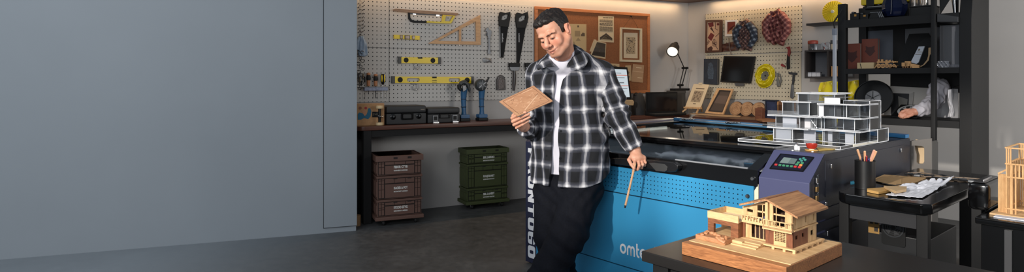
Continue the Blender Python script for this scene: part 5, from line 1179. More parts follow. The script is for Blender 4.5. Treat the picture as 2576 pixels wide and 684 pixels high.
# ================================================================ RACK
b0, b1 = 2.0, 2.46
ra, rb_ = FM.hit(2108, 100, b0).x, FM.hit(2444, 100, b0).x
pz = [1.38, 1.757]
r = thing('storage_rack', 'tall black open storage rack behind the laser cutter', 'rack', FM, 0, 0, 0); RK_ = r
def post(x0, x1, y0, y1, z1, nm='post', m_=BLACK): return MB().box(x0, x1, y0, y1, 0, z1, .004).build(nm, m_, r)
p0, p1 = FM.hit(2107, 9, b0).x, FM.hit(2127, 9, b0).x; ptop = FM.hit(2116, 10, b0).z
post(p0, p1, b0, b0+.05, ptop); post(p0, p1, b1-.05, b1, ptop)
m0, m1 = FM.hit(2346, 9, b0).x, FM.hit(2358, 9, b0).x; post(m0, m1, b0-.045, b0-.003, 2.05); 
s0 = FM.hit(2413, 200, b0).x; s1 = rb_
MB().prism([(b0, 0), (b0, 1.72), (b0+.03, 1.86), (b0+.09, 1.90), (b1, 1.90), (b1, 0)], s0+.0, s1, pl='yz', r=.003).build('end_panel', BLACK, r)
def shelf(z0, z1, x0, x1, nm='shelf'):
    MB().box(x0, x1, b0+.002, b1-.002, z1-.012, z1).box(x0, x1, b0, b0+.02, z0, z1).box(x0, x1, b1-.02, b1, z0, z1).build(nm, BLACK, r)
zt0, zt1 = FM.hit(2200, 66, b0).z, FM.hit(2200, 46, b0).z
shelf(zt0, zt1, p1, s0); zm0, zm1 = FM.hit(2250, 185, b0).z, FM.hit(2250, 171.5, b0).z; shelf(zm0, zm1, p1, s0)
zl0, zl1 = FM.hit(2270, 316, b0).z, FM.hit(2270, 299, b0).z; shelf(zl0, zl1, p1, s0); 
MB().box(p1+.16, s0, b1-.014, b1-.004, zm0-.14, zm0).build('back_rail', BLACK, r)
MB().box(p1+.18, p1+.26, b1-.02, b1-.005, zm1, zt0).build('back_upright', BLACK, r)
# angled corner shelf at the right end of the top
x0 = FM.hit(2360, 40, b0).x
MB().prism([(x0, zt1), (s0, zt1-.03), (s0, zt0-.01), (x0, zt0)], b0-.03, b0+.2, r=.004).build('corner_bracket', mat('bracket_dark', (40, 40, 42), .4), r)
MB().prism([(x0+.01, zt1), (x0+.09, zt1+.14), (x0+.005, zt1+.18)], b0, b0+.02).build('gusset', BLACK, r)
# grey back boards and clear sheets
GB = mat('reflection_board', (88, 88, 90), .6)
MB().box(p1+.26, m0, b1-.012, b1-.002, zm1, zt0).build('back_panel', mat('back_dark', (104, 106, 110), .6), r); MB().box(p1, p1+.18, b1-.012, b1-.002, zm1, zt0).build('back_panel', mat('back_blue', (92, 98, 108), .6), r)
MB().box(m1, s0, b1-.03, b1-.02, zm1, zt0).build('back_panel', mat('back_mid', (118, 118, 124), .5), r)
# light pole strapped to the left post
q0, q1 = FM.hit(2097, 80, b0-.05).x, FM.hit(2105, 80, b0-.05).x
r = thing('light_pole', 'slim pale grey pole standing against the rack post', 'pole', FM, (q0+q1)/2, b0-.06, 0)
MB().box((q0-q1)/2, (q1-q0)/2, -.012, .012, .0, FM.hit(2100, 85, b0-.06).z, .003).build('pole', mat('pole_grey', (170, 174, 182), .4), r); zz = FM.hit(2100, 85, b0-.06).z
MB().box((q0-q1)/2-.003, (q1-q0)/2+.003, -.015, .015, zz-.01, zz+.04, .003).build('cap', mat('pole_cap', (120, 126, 138), .4), r); MB().tube([(0, 0, zz+.04), (-.005, 0, zz+.09), (.03, -.005, zz+.14), (.05, 0, zz+.18)], .006, 8).build('cable', BLACKP, r)
# ---- top shelf things
def rz(px, z, b): return FM.hit(px, 100, b)
BY = mat('toolbox_yellow', (206, 178, 16), .45)
q0, q1 = FM.hit(2166, 20, 2.16).x, FM.hit(2290, 20, 2.16).x
r = thing('tool_box', 'black tool box with yellow lid on the rack top', 'tool box', FM, q0, 2.16, zt1+.0008); w_ = q1-q0
zb = FM.hit(2200, 12, 2.16).z-zt1
MB().box(.01, w_-.01, 0, .24, 0, zb-.005, .008).build('base', BLACKP, r); MB().box(0, w_, -.01, .25, zb, zb+.13, .012).build('lid', BY, r)
for f_ in (.12, .56): MB().box(w_*f_, w_*f_+.055, -.014, .254, zb-.01, zb+.134, .004).build('strap_band', BLACKP, r)
MB().prism([(w_*.1, zb-.035), (w_*.72, zb-.035), (w_*.68, zb-.01), (w_*.14, zb-.01)], -.02, 0, r=.004).build('handle', BLACKG, r)
MB().box(w_*.36, w_*.40, -.012, .0, zb-.006, zb-.002).build('emblem', STEEL, r)
q0 = FM.hit(2252, 30, 2.06); r = thing('blue_tub', 'dark blue translucent bag of parts in front of the tool box', 'bag', FM, q0.x, 2.052, zt1+.0008)
MB().lathe([(.03, 0), (.06, .008), (.078, .05), (.082, .09), (.07, .13), (.045, .15), (.01, .152)], seg=9).build('bag_body', glass('blue_bag', (70, 90, 150), .9, .08, .5, (22, 32, 66)), r, 20)
MB().lathe([(.02, .003), (.055, .01), (.066, .05), (.06, .09), (.01, .11)], seg=12).build('contents', mat('blue_contents', (20, 30, 58), .5), r); MB().tube([(0, -.083, .02), (.005, -.086, .07), (.004, -.074, .13)], .0018, 6).build('seam', STEEL, r)
q0, q1 = FM.hit(2288, 30, 2.08).x, FM.hit(2347, 30, 2.08).x; hbx = FM.hit(2310, 15, 2.08).z-zt1
r = thing('black_tray', 'low black tray box on the rack top carrying glass jars', 'box', FM, q0, 2.08, zt1+.0008)
MB().box(0, q1-q0, 0, .16, 0, hbx-.008, .005).build('tray_body', BLACKP, r); MB().box(-.003, q1-q0+.003, -.003, .163, hbx-.008, hbx, .002).build('rim', BLACK, r)
for px, rad, lb in ((2300, .03, 'clear glass jar on the black tray, beside the tool box'), (2322, .034, 'clear glass jar on the black tray, nearest the rack upright')):
    x = FM.hit(px, 10, 2.15).x; r = thing('glass_jar', lb, 'jar', FM, x, 2.15, zt1+hbx+.0014, 0, 'glass jars on the rack')
    MB().lathe([(.002, 0), (rad, .002), (rad, .11), (rad*.8, .13), (rad*.8, .15), (rad*.76, .15), (rad*.9, .11), (rad*.9, .008), (.002, .008)], seg=24).build('jar_body', glass('jar_glass', (226, 220, 212), 1.6, .03, .08), r); MB().lathe([(rad*.84, .14), (rad*.86, .16), (.01, .165)], seg=20).build('lid', STEEL, r)
def gadget(lb, px0, px1, pt, b_, kind):
    x0, x1 = FM.hit(px0, 40, b_).x, FM.hit(px1, 40, b_).x; h_ = FM.hit((px0+px1)/2, pt, b_).z-zt1; w_ = x1-x0
    r = thing('camera_gadget', lb, 'gadget', FM, x0, b_, zt1+.0008, 0, 'dark gadgets on the rack top')
    if kind == 0:
        MB().box(0, w_, 0, .07, 0, h_*.8, .004).build('case', BLACKP, r); MB().box(w_*.1, w_*.4, .01, .06, h_*.8, h_, .003).build('top_module', DSTEEL, r); MB().box(w_*.5, w_*.75, -.002, .01, h_*.4, h_*.65).build('marker', mat('amber', (170, 120, 40), .5), r)
    else:
        MB().prism([(0, 0), (w_, 0), (w_*.8, h_*.9), (w_*.15, h_)], 0, .06, r=.003).build('case', BLACKP, r)
        for f_ in (.72, .82, .92): MB().bar((w_*f_, -.004, 0.004), (w_*(f_-.14), -.004, h_*.98), .005, .004, (0, 1, 0)).build('metal_edge', STEEL, r)
        MB().bar((w_*.1, -.003, h_*.97), (w_*.6, -.003, h_*.93), .004, .004).build('front_edge', STEEL, r)
gadget('small dark gadget with amber mark at the rack post end', 2138, 2160, 29, 2.03, 0)
gadget('dark gadget behind the wedge with metal strips', 2160, 2184, 32, 2.05, 0)
gadget('wedge shaped dark gadget with bright metal strips', 2185, 2226, 30, 2.015, 1)
q = FM.hit(2399, 20, 2.2); r = thing('chrome_rod', 'curved chrome handle rising behind the corner of the rack top', 'handle', FM, q.x, 2.2, zt1-.03)
MB().tube([(.012, 0, 0), (.008, 0, .10), (0, 0, .19), (-.01, 0, .22)], [.012, .016, .018, .010], 12).build('rod', CHROME, r); MB().tube([(.02, 0, .0), (.02, .005, .2)], .008, 8).build('rod_back', BLACKP, r)
# ---- middle shelf
def on_mid(px, b_): return FM.hit(px, 170, b_).x
BRK = mat('book_rust', (116, 56, 40), .6); BRD = mat('book_mark', (66, 30, 26), .6); PG = mat('pages', (150, 146, 140), .8)
FOX = [(.5, .0), (.28, .18), (.14, .34), (.0, .44), (.12, .62), (.08, .98), (.22, .90), (.36, .84), (.5, .85), (.64, .84), (.78, .90), (.94, .98), (.9, .62), (1.0, .44), (.86, .34), (.72, .16)]
def book(lb, px0, px1, pt, b_, th, fx, ft, tilt_):
    x0, x1 = on_mid(px0, b_), on_mid(px1, b_); h_ = FM.hit((px0+px1)/2, pt, b_).z-zm1; w_ = x1-x0
    r = thing('book', lb, 'book', FM, x0, b_, zm1+.0008, 0, 'rust covered fox books')
    MB().box(0, w_, 0, .004, 0, h_, .001).box(0, w_, th-.004, th, 0, h_, .001).box(0, .004, .004, th-.004, 0, h_).build('cover', BRK, r); MB().box(.004, w_-.003, .004, th-.004, .003, h_-.003).build('pages', PG, r)
    s_ = w_*.66; MB().prism([(w_*fx+s_*(u-.5), h_*ft+s_*1.15*(v-.5)) for u, v in FOX], -.0012, .0005).build('fox_head', BRD, r)
book('shorter rust red book with a dark fox head, beside the rack post', 2121, 2164, 110, 2.17, .03, .52, .49, 0)
book('taller rust red book with a fox head and grey page edge', 2168, 2208, 98, 2.22, .045, .52, .60, 0)
x0, x1 = on_mid(2156, 2.06), on_mid(2198, 2.06); r = thing('card_box', 'flat cream card box in front of the fox books', 'box', FM, x0, 2.06, zm1+.0008); h_ = FM.hit(2176, 157.5, 2.06).z-zm1
MB().box(0, x1-x0, 0, .06, 0, h_, .002).build('box_body', mat('card_cream', (196, 172, 130), .7), r); MB().bar(((x1-x0)*.19, -.001, h_*.85), ((x1-x0)*.27, -.001, h_*.05), .004, .002, (0, 1, 0)).build('pen_mark', BLACKP, r)
# mechanical wooden train
x0, x1 = on_mid(2200, 2.06), on_mid(2256, 2.06); w_ = x1-x0; h_ = FM.hit(2228, 149, 2.06).z-zm1; r = thing('wooden_train', 'small laser cut wooden locomotive with gears and rods', 'toy train', FM, x0, 2.06, zm1+.0008)
LP_ = mat('laser_ply', (196, 150, 98), .6); LPD = mat('laser_ply_dark', (120, 84, 52), .6)
MB().box(w_*.08, w_*.95, .01, .05, h_*.62, h_*.78).box(w_*.05, w_*.95, .0, .06, h_*.25, h_*.34).build('chassis', LP_, r)
for f_, rr in ((.22, .22), (.40, .24), (.58, .22), (.74, .18), (.90, .16)): 
    o = MB().lathe([(.003, -.004), (h_*rr, -.004), (h_*rr, .004), (.003, .004)], (w_*f_, -.006, h_*.27), 'y', 16).build('wheel', LP_, r)
    MB().prism(circ(w_*f_, h_*.27, h_*rr*.55, 12), -.0112, -.0098, [circ(w_*f_, h_*.27, h_*rr*.3, 12)]).build('hub_ring', LPD, o)
for f_ in (.10, .25, .45): MB().box(w_*f_, w_*f_+.012, .02, .04, h_*.78, h_*(1.0 if f_ != .45 else .92)).build('stack', LP_, r)
MB().bar((w_*.5, -.002, h_*.5), (w_*.75, -.002, h_*.82), .016, .006, (0, 1, 0)).bar((w_*.80, -.002, h_*.78), (w_*.9, -.002, h_*.62), .012, .006, (0, 1, 0)).bar((w_*.0, -.002, h_*.02), (w_*.2, -.002, h_*.65), .006, .005, (0, 1, 0)).bar((w_*.86, -.004, h_*.42), (w_*1.0, -.004, h_*.1), .01, .006, (0, 1, 0)).build('connecting_rod', LP_, r)
for f_ in (.13, .66): MB().box(w_*f_, w_*f_+.01, -.004, .05, 0, h_*.3).build('foot', LPD, r)
# small wooden truck
x0, x1 = on_mid(2268, 2.05), on_mid(2288, 2.05); w_ = x1-x0; h_ = FM.hit(2280, 154, 2.05).z-zm1; r = thing('wooden_truck', 'tiny wooden box truck model by the black leaning panel', 'toy truck', FM, x0, 2.05, zm1+.0008)
MB().box(0, w_*.9, 0, .04, h_*.25, h_*.8).box(w_*.4, w_, 0, .04, h_*.3, h_).build('body', LP_, r)
for f_ in (.12, .42, .7): MB().box(w_*f_, w_*f_+.007, -.001, .041, 0, h_*.26).build('leg', LPD, r)
x2 = on_mid(2310, 2.05); r = thing('wooden_ramp', 'small wooden ramp part lying beside the tiny truck', 'block', FM, x1+.004, 2.05, zm1+.0008)
MB().prism([(0, 0), (x2-x1, 0), (x2-x1, h_*.4), (.01, h_*.62), (0, h_*.6)], 0, .03).build('ramp', LP_, r); MB().box(.004, .012, -.001, .031, 0, h_*.2).build('notch', LPD, r)
# black leaning panel, phone box, kraft scrap
def lean_mid(name, lb, cat, pts, b_, lean, m_, th, nm='panel', extra=()):
    W = Wall(FM, pts[0][0], 171, b_); r = thing(name, lb, cat, FM, W.a, b_, zm1+.0008); zz = zm1-W.z
    P = [(x, max(0.0, z-zz)) for x, z in W.poly(pts)]; zmx = max(p[1] for p in P)
    for n2, mm, pp, t0, t1 in ((nm, m_, pts, 0, th),)+tuple(extra):
        b = MB(); b.prism([(x, max(0.0, z-zz)) for x, z in W.poly(pp)], -t1, -t0)
        for v_ in b.bm.verts: v_.co.y += lean*v_.co.z/zmx
        b.build(n2, mm, r, 0)
    return r
BKP = mat('matte_black_panel', (17, 18, 20), .7)
lean_mid('black_display_board', 'large matte black angular panel leaning on the rack', 'panel', [(2254, 171), (2276, 84), (2324, 82), (2330, 92), (2346, 92), (2346, 171)], 2.22, .12, BKP, .02, 'panel', (('fold', mat('black_fold', (24, 25, 27), .6), [(2300, 112), (2318, 96), (2346, 93), (2346, 118), (2304, 116)], .02, .03),))
lean_mid('white_phone_box', 'slim white box with two grey lines on the black panel', 'box', [(2291, 157), (2307, 117), (2322, 116), (2311, 157), (2306, 161)], 2.11, .05, mat('phone_white', (196, 202, 212), .4), .016, 'box_body', (('grey_line', GREYINK, [(2304, 130), (2317.5, 130), (2317, 131.5), (2303.5, 131.5)], .016, .0166), ('grey_line', GREYINK, [(2301, 136), (2316, 136), (2315.5, 137.5), (2300.5, 137.5)], .016, .0166), ('emblem', GREYINK, [(2306, 125), (2309, 122), (2312, 124), (2311, 127), (2307, 128)], .016, .0166)))
lean_mid('kraft_scrap', 'torn tan cardboard scrap beside the rack upright', 'card', [(2312, 168), (2322, 163), (2331, 150), (2333, 140), (2332, 120), (2345, 118), (2345, 130), (2337, 138), (2335, 152), (2326, 163), (2318, 168)], 2.09, .04, mat('kraft_scrap', (178, 148, 112), .8), .006, 'scrap')
# clear box and foil
x0, x1 = FM.hit(2362, 150, 2.04).x, FM.hit(2411, 150, 2.04).x; h_ = FM.hit(2385, 63, 2.04).z-zm1
r = thing('clear_display_case', 'tall clear display case at the rack end panel', 'case', FM, x0, 2.06, zm1+.0008); w_ = x1-x0; CG = glass('case_clear', (196, 198, 204), 1.2, .05, .10)
MB().box(0, w_, 0, .003, 0, h_).box(0, .003, .003, .25, 0, h_).box(w_-.003, w_, .003, .25, 0, h_).build('glass_side', CG, r); MB().box(0, w_, 0, .25, 0, .02, .002).build('base', mat('case_base', (176, 176, 182), .4), r); MB().prism([(w_*.58, h_*.42), (w_*.6, h_*.86), (w_*.86, h_*.80), (w_*.84, h_*.02), (w_*.6, h_*.02)], .08, .1).build('inner_panel', mat('case_panel', (104, 104, 110), .4), r)
x0 = FM.hit(2356, 165, 2.02).x; r = thing('foil_wrap', 'crumpled silver film at the foot of the clear case', 'film', FM, x0, 2.025, zm1+.0008); random.seed(4)
mb = MB(); mb.grid(lambda u, v: Vector((.07*u, .012*sin(u*23+v*9)+.01*random.random(), .045*v)), 14, 8, .002); mb.build('film', mat('film_silver', (190, 192, 198), .3, .4), r, 20)
# ---- lower shelf
xq = FM.hit(2195, 255, 2.29); R_ = FM.hit(2195, 211, 2.29).z-xq.z
r = thing('round_platter', 'large round black platter with glassy centre leaning on the lower shelf', 'platter', FM, xq.x, 2.29, zl1+.001)
PL = mat('platter_black', (18, 19, 20), .4, spec=.3)
def lean_l(mb, k):
    for v_ in mb.bm.verts: v_.co.y += k*v_.co.z
    return mb
lean_l(MB().lathe([(.002, -.006), (R_*.94, -.006), (R_*.97, -.014), (R_, -.012), (R_, .012), (.002, .012)], (0, 0, R_), 'y', 56), .12).build('disc', PL, r)
lean_l(MB().lathe([(R_*.955, -.0155), (R_*.975, -.016), (R_*.975, -.012), (R_*.955, -.012)], (0, 0, R_), 'y', 56, True), .12).build('bright_rim', DSTEEL, r)
lean_l(MB().lathe([(.002, -.012), (R_*.40, -.012), (R_*.42, -.005), (.002, -.005)], (0, 0, R_), 'y', 40), .12).build('centre_disc', mat('platter_centre', (150, 150, 152), .3, noise=.3, nscale=20), r)
m_ = MB()
for a in (.5, 1.57, 2.64, 3.9, 5.4): m_.bar((0, -.013, R_), (R_*.38*cos(a), -.013, R_+R_*.38*sin(a)), .004, .003, (0, 1, 0))
lean_l(m_, .12).build('spoke', PL, r)
# turntable : flat black case with disc
pts = [FM.hz(*p, zl1+.02) for p in ((2192, 297), (2258, 298), (2282, 275), (2216, 270))]
xq = pts[0]; r = thing('turntable', 'tilted black turntable with a pale patterned disc on the lower shelf', 'turntable', FM, xq.x-.03, 2.05, zl1+.001); TT = radians(24); r.rotation_euler = (TT, 0, FM.ang)
x0, x1 = 0, FM.hit(2254, 290, 2.05).x-FM.hit(2192, 290, 2.05).x
MB().prism([(x0, 0), (x1, 0), (x1+.01, .20), (x0+.01, .20)], 0, .014, pl='xy', r=.003).build('plinth', PL, r)
MB().prism([(.02, -.0005), (.195, -.0005), (.195*cos(TT)**2, -.195*cos(TT)*sin(TT)+.001)], .02, x1-.02, pl='yz').build('wedge_stand', BLACKP, r)
rx_ = x1*.40; c = (x1*.52, .10)
MB().prism([(c[0]+rx_*cos(a*pi/24), c[1]+.082*sin(a*pi/24)) for a in range(48)], .014, .018, pl='xy').build('platter_ring', mat('disc_pale', (170, 172, 172), .4, noise=.3, nscale=30), r)
MB().prism([(c[0]+rx_*.76*cos(a*pi/24), c[1]+.062*sin(a*pi/24)) for a in range(48)], .018, .0195, pl='xy').build('record', mat('record_dark', (46, 47, 49), .35), r)
m_ = MB()
for a in range(5): m_.prism([(c[0]+rx_*.7*cos(a*1.257+d)*k, c[1]+.056*sin(a*1.257+d)*k) for d, k in ((-.3, .95), (.3, .95), (.2, .4), (-.2, .4))], .0195, .0205, pl='xy')
m_.build('record_pattern', mat('disc_pale', (120, 122, 122)), r)
MB().box(x1*.28, x1*.42, -.003, 0, .003, .009).build('front_badge', STEEL, r)
# grey boards behind, coloured to stand in for reflecting glass
def back_board(name, lb, cat, quad, b_, m_, hole=None, th=.012, extra=()):
    W = Wall(FM, quad[3][0], quad[3][1], b_); r = thing(name, lb, cat, FM, W.a, b_, zl1+.001); zz = zl1-W.z
    f_ = lambda pp: [(x, max(0.0, z-zz)) for x, z in W.poly(pp)]
    MB().prism(f_(quad), 0, th, holes=[f_(hole)] if hole else []).build('board', m_, r, 0)
    for nm, mm, pp, t0, t1 in extra: MB().prism(f_(pp), -t1, -t0).build(nm, mm, r, 0)
    return r
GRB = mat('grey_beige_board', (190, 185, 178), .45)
back_board('reflection_board', 'grey beige board in place of reflecting glass, with dark window, behind the lower shelf', 'panel', [(2224, 216), (2342, 222), (2342, 304), (2224, 304)], 2.42, GRB, None, .012, (('dark_window', mat('window_dark', (40, 40, 42), .3), [(2242, 234), (2287, 236), (2285, 292), (2242, 292)], 0, .004), ('inner_pane', mat('window_pane', (118, 116, 110), .3), [(2260, 242), (2284, 250), (2282, 272), (2262, 272)], .004, .007), ('stile', mat('stile_pale', (164, 160, 154), .4), [(2289, 236), (2300, 232), (2294, 292), (2285, 292)], 0, .012)))
MB_ = back_board('reflection_board', 'tall grey board in place of reflecting glass at the lower right of the rack', 'panel', [(2357, 222), (2410, 224), (2410, 304), (2355, 304)], 2.40, mat('grey_panel2', (178, 178, 182), .4), None, .012, (('sheen_strip', mat('grey_panel3', (196, 196, 200), .35), [(2378, 232), (2410, 236), (2410, 300), (2366, 300)], 0, .002),))  # paler strip paints the sheen of the glass
# garment of the reflected figure, built as white cloth hanging at the end
W = Wall(FM, 2398, 224, 2.045); r = thing('reflected_garment', 'pale garment of the reflected figure, built as cloth by the rack end panel', 'coat', FM, W.a-.012, 2.045, W.z)
mb = MB(); mb.grid(cloth(W, [(2393, 226), (2392, 255), (2396, 275), (2391, 294), (2407, 293), (2408, 280), (2402, 255), (2401, 224)], .02, .004), 16, 22, .003); mb.build('garment_body', mat('garment_white', (196, 194, 196), .8), r)
MB().tube([(0, -.02, -.01), (.01, 0, .015), (.012, .2, .02)], .003, 6).build('hanging_loop', BLACKP, r)
# cables and lower grey cabinet at the back of the trolley
# ================================================================ SIDE TROLLEY WITH PENCILS
r = thing('side_table', 'narrow black metal trolley table at the right side of the laser cutter', 'table', FM, 0, 0, 0); tz = .79
tx0, tx1, ty0, ty1 = 2.055, 2.44, .12, 1.32
top = [(tx0, ty0+.06), (tx0+.02, ty0+.02), (tx0+.06, ty0), (tx1-.03, ty0), (tx1, ty0+.03), (tx1, ty1), (tx0, ty1)]
MB().prism(top, tz-.045, tz, pl='xy', r=.006).build('table_top', BLACKG, r)
for x in (tx0+.03, tx1-.04):
    for y in (ty0+.06, ty1-.05): MB().box(x-.022, x+.022, y-.022, y+.022, 0, tz-.045, .004).build('leg', BLACK, r)
MB().box(tx0+.05, tx1-.06, ty0+.05, ty0+.07, tz-.12, tz-.045).build('apron', mat('apron_grey', (48, 48, 50), .3), r)
MB().box(tx0+.02, tx1-.03, ty0+.05, ty1-.05, .10, .115).build('lower_shelf', BLACK, r)
# chiller under the table
r = thing('water_chiller', 'black box chiller with fan grille and yellow label under the trolley', 'chiller', FM, tx0+.06, ty0+.24, .1155)
MB().box(0, .255, 0, .45, 0, .47, .006).build('case', mat('chiller_black', (26, 27, 29), .4), r)
f0 = FM.hit(2248, 572, ty0+.24); cxx, czz = f0.x-(tx0+.06), f0.z-.1155
MB().prism(rrect(cxx-.05, cxx+.05, czz-.085, czz+.085, .01), -.006, .001).build('fan_frame', BLACKP, r)
mb = MB().lathe([(.040, -.010), (.046, -.010), (.046, -.004), (.040, -.004)], (cxx, 0, czz), 'y', 28, True)
for k in range(3): mb.lathe([(.012+.009*k, -.0085), (.0145+.009*k, -.0085), (.0145+.009*k, -.0065), (.012+.009*k, -.0065)], (cxx, 0, czz), 'y', 24, True)
mb.build('fan_grille', DSTEEL, r)
for k in range(5): a = k*1.257; MB().prism([(cxx+.008*cos(a), czz+.008*sin(a)), (cxx+.038*cos(a-.2), czz+.038*sin(a-.2)), (cxx+.038*cos(a+.45), czz+.038*sin(a+.45))], -.0068, -.0058).build('fan_blade', mat('fan_blade', (50, 50, 52), .4), r, 0)
l0 = FM.hit(2164, 560, ty0+.24); lx_, lz_ = max(.03, l0.x-(tx0+.06)), l0.z-.1155
MB().box(lx_-.024, lx_+.024, -.0012, .0005, lz_-.04, lz_+.04).build('label', mat('label_tan', (150, 116, 60), .6), r)
mk = MB(); mk.prism([(lx_-.018, lz_+.005), (lx_-.002, lz_+.005), (lx_-.01, lz_+.03)], -.0018, -.001); mk.box(lx_+.004, lx_+.018, -.0018, -.001, lz_+.006, lz_+.028); mk.box(lx_+.002, lx_+.018, -.0018, -.001, lz_-.03, lz_-.008); mk.build('label_mark', INK, r)
# pencil cup
tq = lambda px, py, z=tz: FM.hz(px, py, z)
q = tq(2172, 475); zc = q; D_ = (FM.w(q.x, q.y) - Vector((0, 0, 0))).y; rad = 23*D_/FPX; hc = 70*D_/FPX
r = thing('pencil_cup', 'black cylindrical pencil cup standing on the trolley', 'cup', FM, q.x, q.y+.02, tz+.0005); CUP = r
MB().lathe([(.002, 0), (rad, 0), (rad, hc), (rad*.93, hc), (rad*.93, .006), (.002, .006)], seg=40).build('cup_body', mat('cup_black', (18, 18, 19), .4), r); MB().lathe([(rad*.92, hc-.002), (rad*1.005, hc-.002), (rad*1.005, hc+.0015), (rad*.92, hc+.0015)], seg=40, ring=True).build('rim', BLACKP, r)
cw_ = Vector(r.location); fu = FM.u
def pencil(lb, px, py, foot, kind, cc):
    t3 = at(px, py, D_); tl = Vector(FM.loc(t3))-Vector(FM.loc(cw_)); tl.y *= .3
    b_ = Vector((foot*rad, foot*.3*rad, .008)); r = thing('pencil', lb, 'pencil', FM, FM.loc(cw_).x, FM.loc(cw_).y, tz+.0005, 0, 'pencils in the black cup')
    d = (tl-b_).normalized()
    if kind == 'pencil': MB().tube([b_, tl], .0055, 6).build('barrel', cc, r, 20); MB().tube([tl, tl+d*.002], [.0045, .004], 6).build('end_cap', mat('pencil_end', (236, 206, 168), .6), r)
    else: MB().tube([b_, tl-d*.012, tl-d*.004, tl], [.006, .006, .0055, .003], 12).build('barrel', cc, r); MB().bar(tl-d*.04+Vector((0, -.007, 0)), tl-d*.006+Vector((0, -.007, 0)), .003, .003).build('clip', CHROME, r)
CED = wood('cedar', (186, 130, 92), (226, 176, 136), (40, 40, 6)); PNK = mat('pencil_pink', (214, 160, 138), .5)
pencil('natural cedar pencil leaning left in the black cup', 2150, 378, .5, 'pencil', CED); pencil('upright natural wood pencil in the middle of the cup', 2173, 381, .1, 'pencil', CED)
pencil('red pen in the black cup', 2178, 391, -.1, 'pen', mat('pen_red', (150, 26, 30), .35)); pencil('blue pen beside the red pen in the cup', 2186, 398, .3, 'pen', mat('pen_blue', (40, 52, 110), .35)); pencil('dark blue pen behind the left pencils in the cup', 2163, 398, -.5, 'pen', mat('pen_navy', (26, 32, 60), .35))
pencil('pink lacquered pencil leaning right in the cup', 2203, 377, -.4, 'pencil', PNK); pencil('natural pencil leaning furthest right in the cup', 2209, 380, -.55, 'pencil', CED)
# papers, wood pieces, eraser, film on the trolley
def flat(name, lb, cat, px, z, th, m_, nm='sheet', group=None, r_=0):
    P = [FM.hz(*p, z) for p in px]; r = thing(name, lb, cat, FM, P[0].x, P[0].y, z-.0, 0, group)
    MB().prism([(p.x-P[0].x, p.y-P[0].y) for p in P], 0, th, pl='xy', r=r_).build(nm, m_, r, 0); return r, P
flat('kraft_sheet', 'brown kraft sheet lying behind the pencil cup', 'sheet', [(2196, 452), (2224, 440), (2330, 448), (2280, 470)], tz+.001, .003, mat('kraft_sheet', (158, 126, 84), .8, noise=.08))
r, P = flat('kraft_pattern_sheet', 'brown sheet with black printed marks beside the pencil cup', 'sheet', [(2200, 455), (2226, 443), (2268, 448), (2268, 469), (2262, 470)], tz+.0045, .002, mat('kraft_sheet2', (170, 136, 92), .8, noise=.08))
mk = MB()
for px, py in ((2226, 462), (2238, 464), (2252, 466), (2262, 464)): q = FM.hz(px, py, tz+.0065); mk.box(q.x-P[0].x-.012, q.x-P[0].x+.012, q.y-P[0].y-.012, q.y-P[0].y+.008, .002, .0026)
mk.build('printed_mark', INK, r)
WB = mat('wood_bar', (196, 154, 92), .6, noise=.06); 
flat('wooden_bar', 'yellowish wooden bar nearest the trolley front edge', 'bar', [(2181, 480), (2240, 476), (2246, 482), (2210, 489), (2181, 483)], tz+.001, .012, WB, 'bar', None, .001)
flat('wooden_bar', 'pale wooden wedge resting beside the yellowish bar', 'bar', [(2223, 473), (2281, 475), (2280, 482), (2254, 487), (2240, 482)], tz+.0145, .012, mat('wood_bar2', (190, 160, 120), .6, noise=.06), 'bar', None, .001)
flat('eraser', 'small blue eraser at the left edge of the trolley', 'eraser', [(2139, 462), (2148, 460), (2150, 463.5), (2140, 465)], tz+.001, .012, mat('eraser_blue', (30, 120, 150), .5), 'eraser', None, .002)
pf = [(2226, 497), (2232, 489), (2262, 480), (2300, 478), (2345, 470), (2400, 452), (2404, 456), (2392, 462), (2345, 480), (2320, 492), (2290, 499)]
r = thing('plastic_film', 'crumpled white plastic film sheet at the trolley corner', 'film', FM, 2.26, .30, tz+.001); random.seed(2)
P = [FM.hz(*p, tz+.001) for p in ((2228, 494), (2320, 500), (2400, 455), (2270, 476))]
P = [Vector((min(max(p.x, tx0+.03), tx1-.004), max(p.y, ty0+.01), 0)) for p in P]; O3 = Vector((2.26, .30, 0))
rnd = [[random.random() for _ in range(14)] for _ in range(14)]
def film(u, v):
    q = (P[0]*(1-u)+P[1]*u)*(1-v)+(P[3]*(1-u)+P[2]*u)*v-O3
    return Vector((q.x, q.y, .003+.030*max(0, v-.45)*abs(sin(u*6+1.5*v))+.010*rnd[int(u*12.99)][int(v*12.99)]*(.4+v)))
mb = MB(); mb.grid(film, 40, 30, .0015); mb.build('film', mat('film_white', (224, 226, 234), .35), r)
r = thing('wire_bundle', 'thin dark wires and clips at the back of the trolley', 'wires', FM, 2.3, .95, tz+.001); random.seed(6)
for k in range(4):
    pts = [(-.2+.05*j, .05*sin(j*1.3+k*2)+.02*k, .006+.004*(j % 2)) for j in range(10)]
    MB().tube(pts, .004, 6).build('wire', mat('wire_tan', (120, 104, 88), .5) if k % 2 else DSTEEL, r)
for k in range(3): MB().box(-.15+.12*k, -.12+.12*k, -.03, .01, .0, .012, .003).build('clip', STEEL, r)
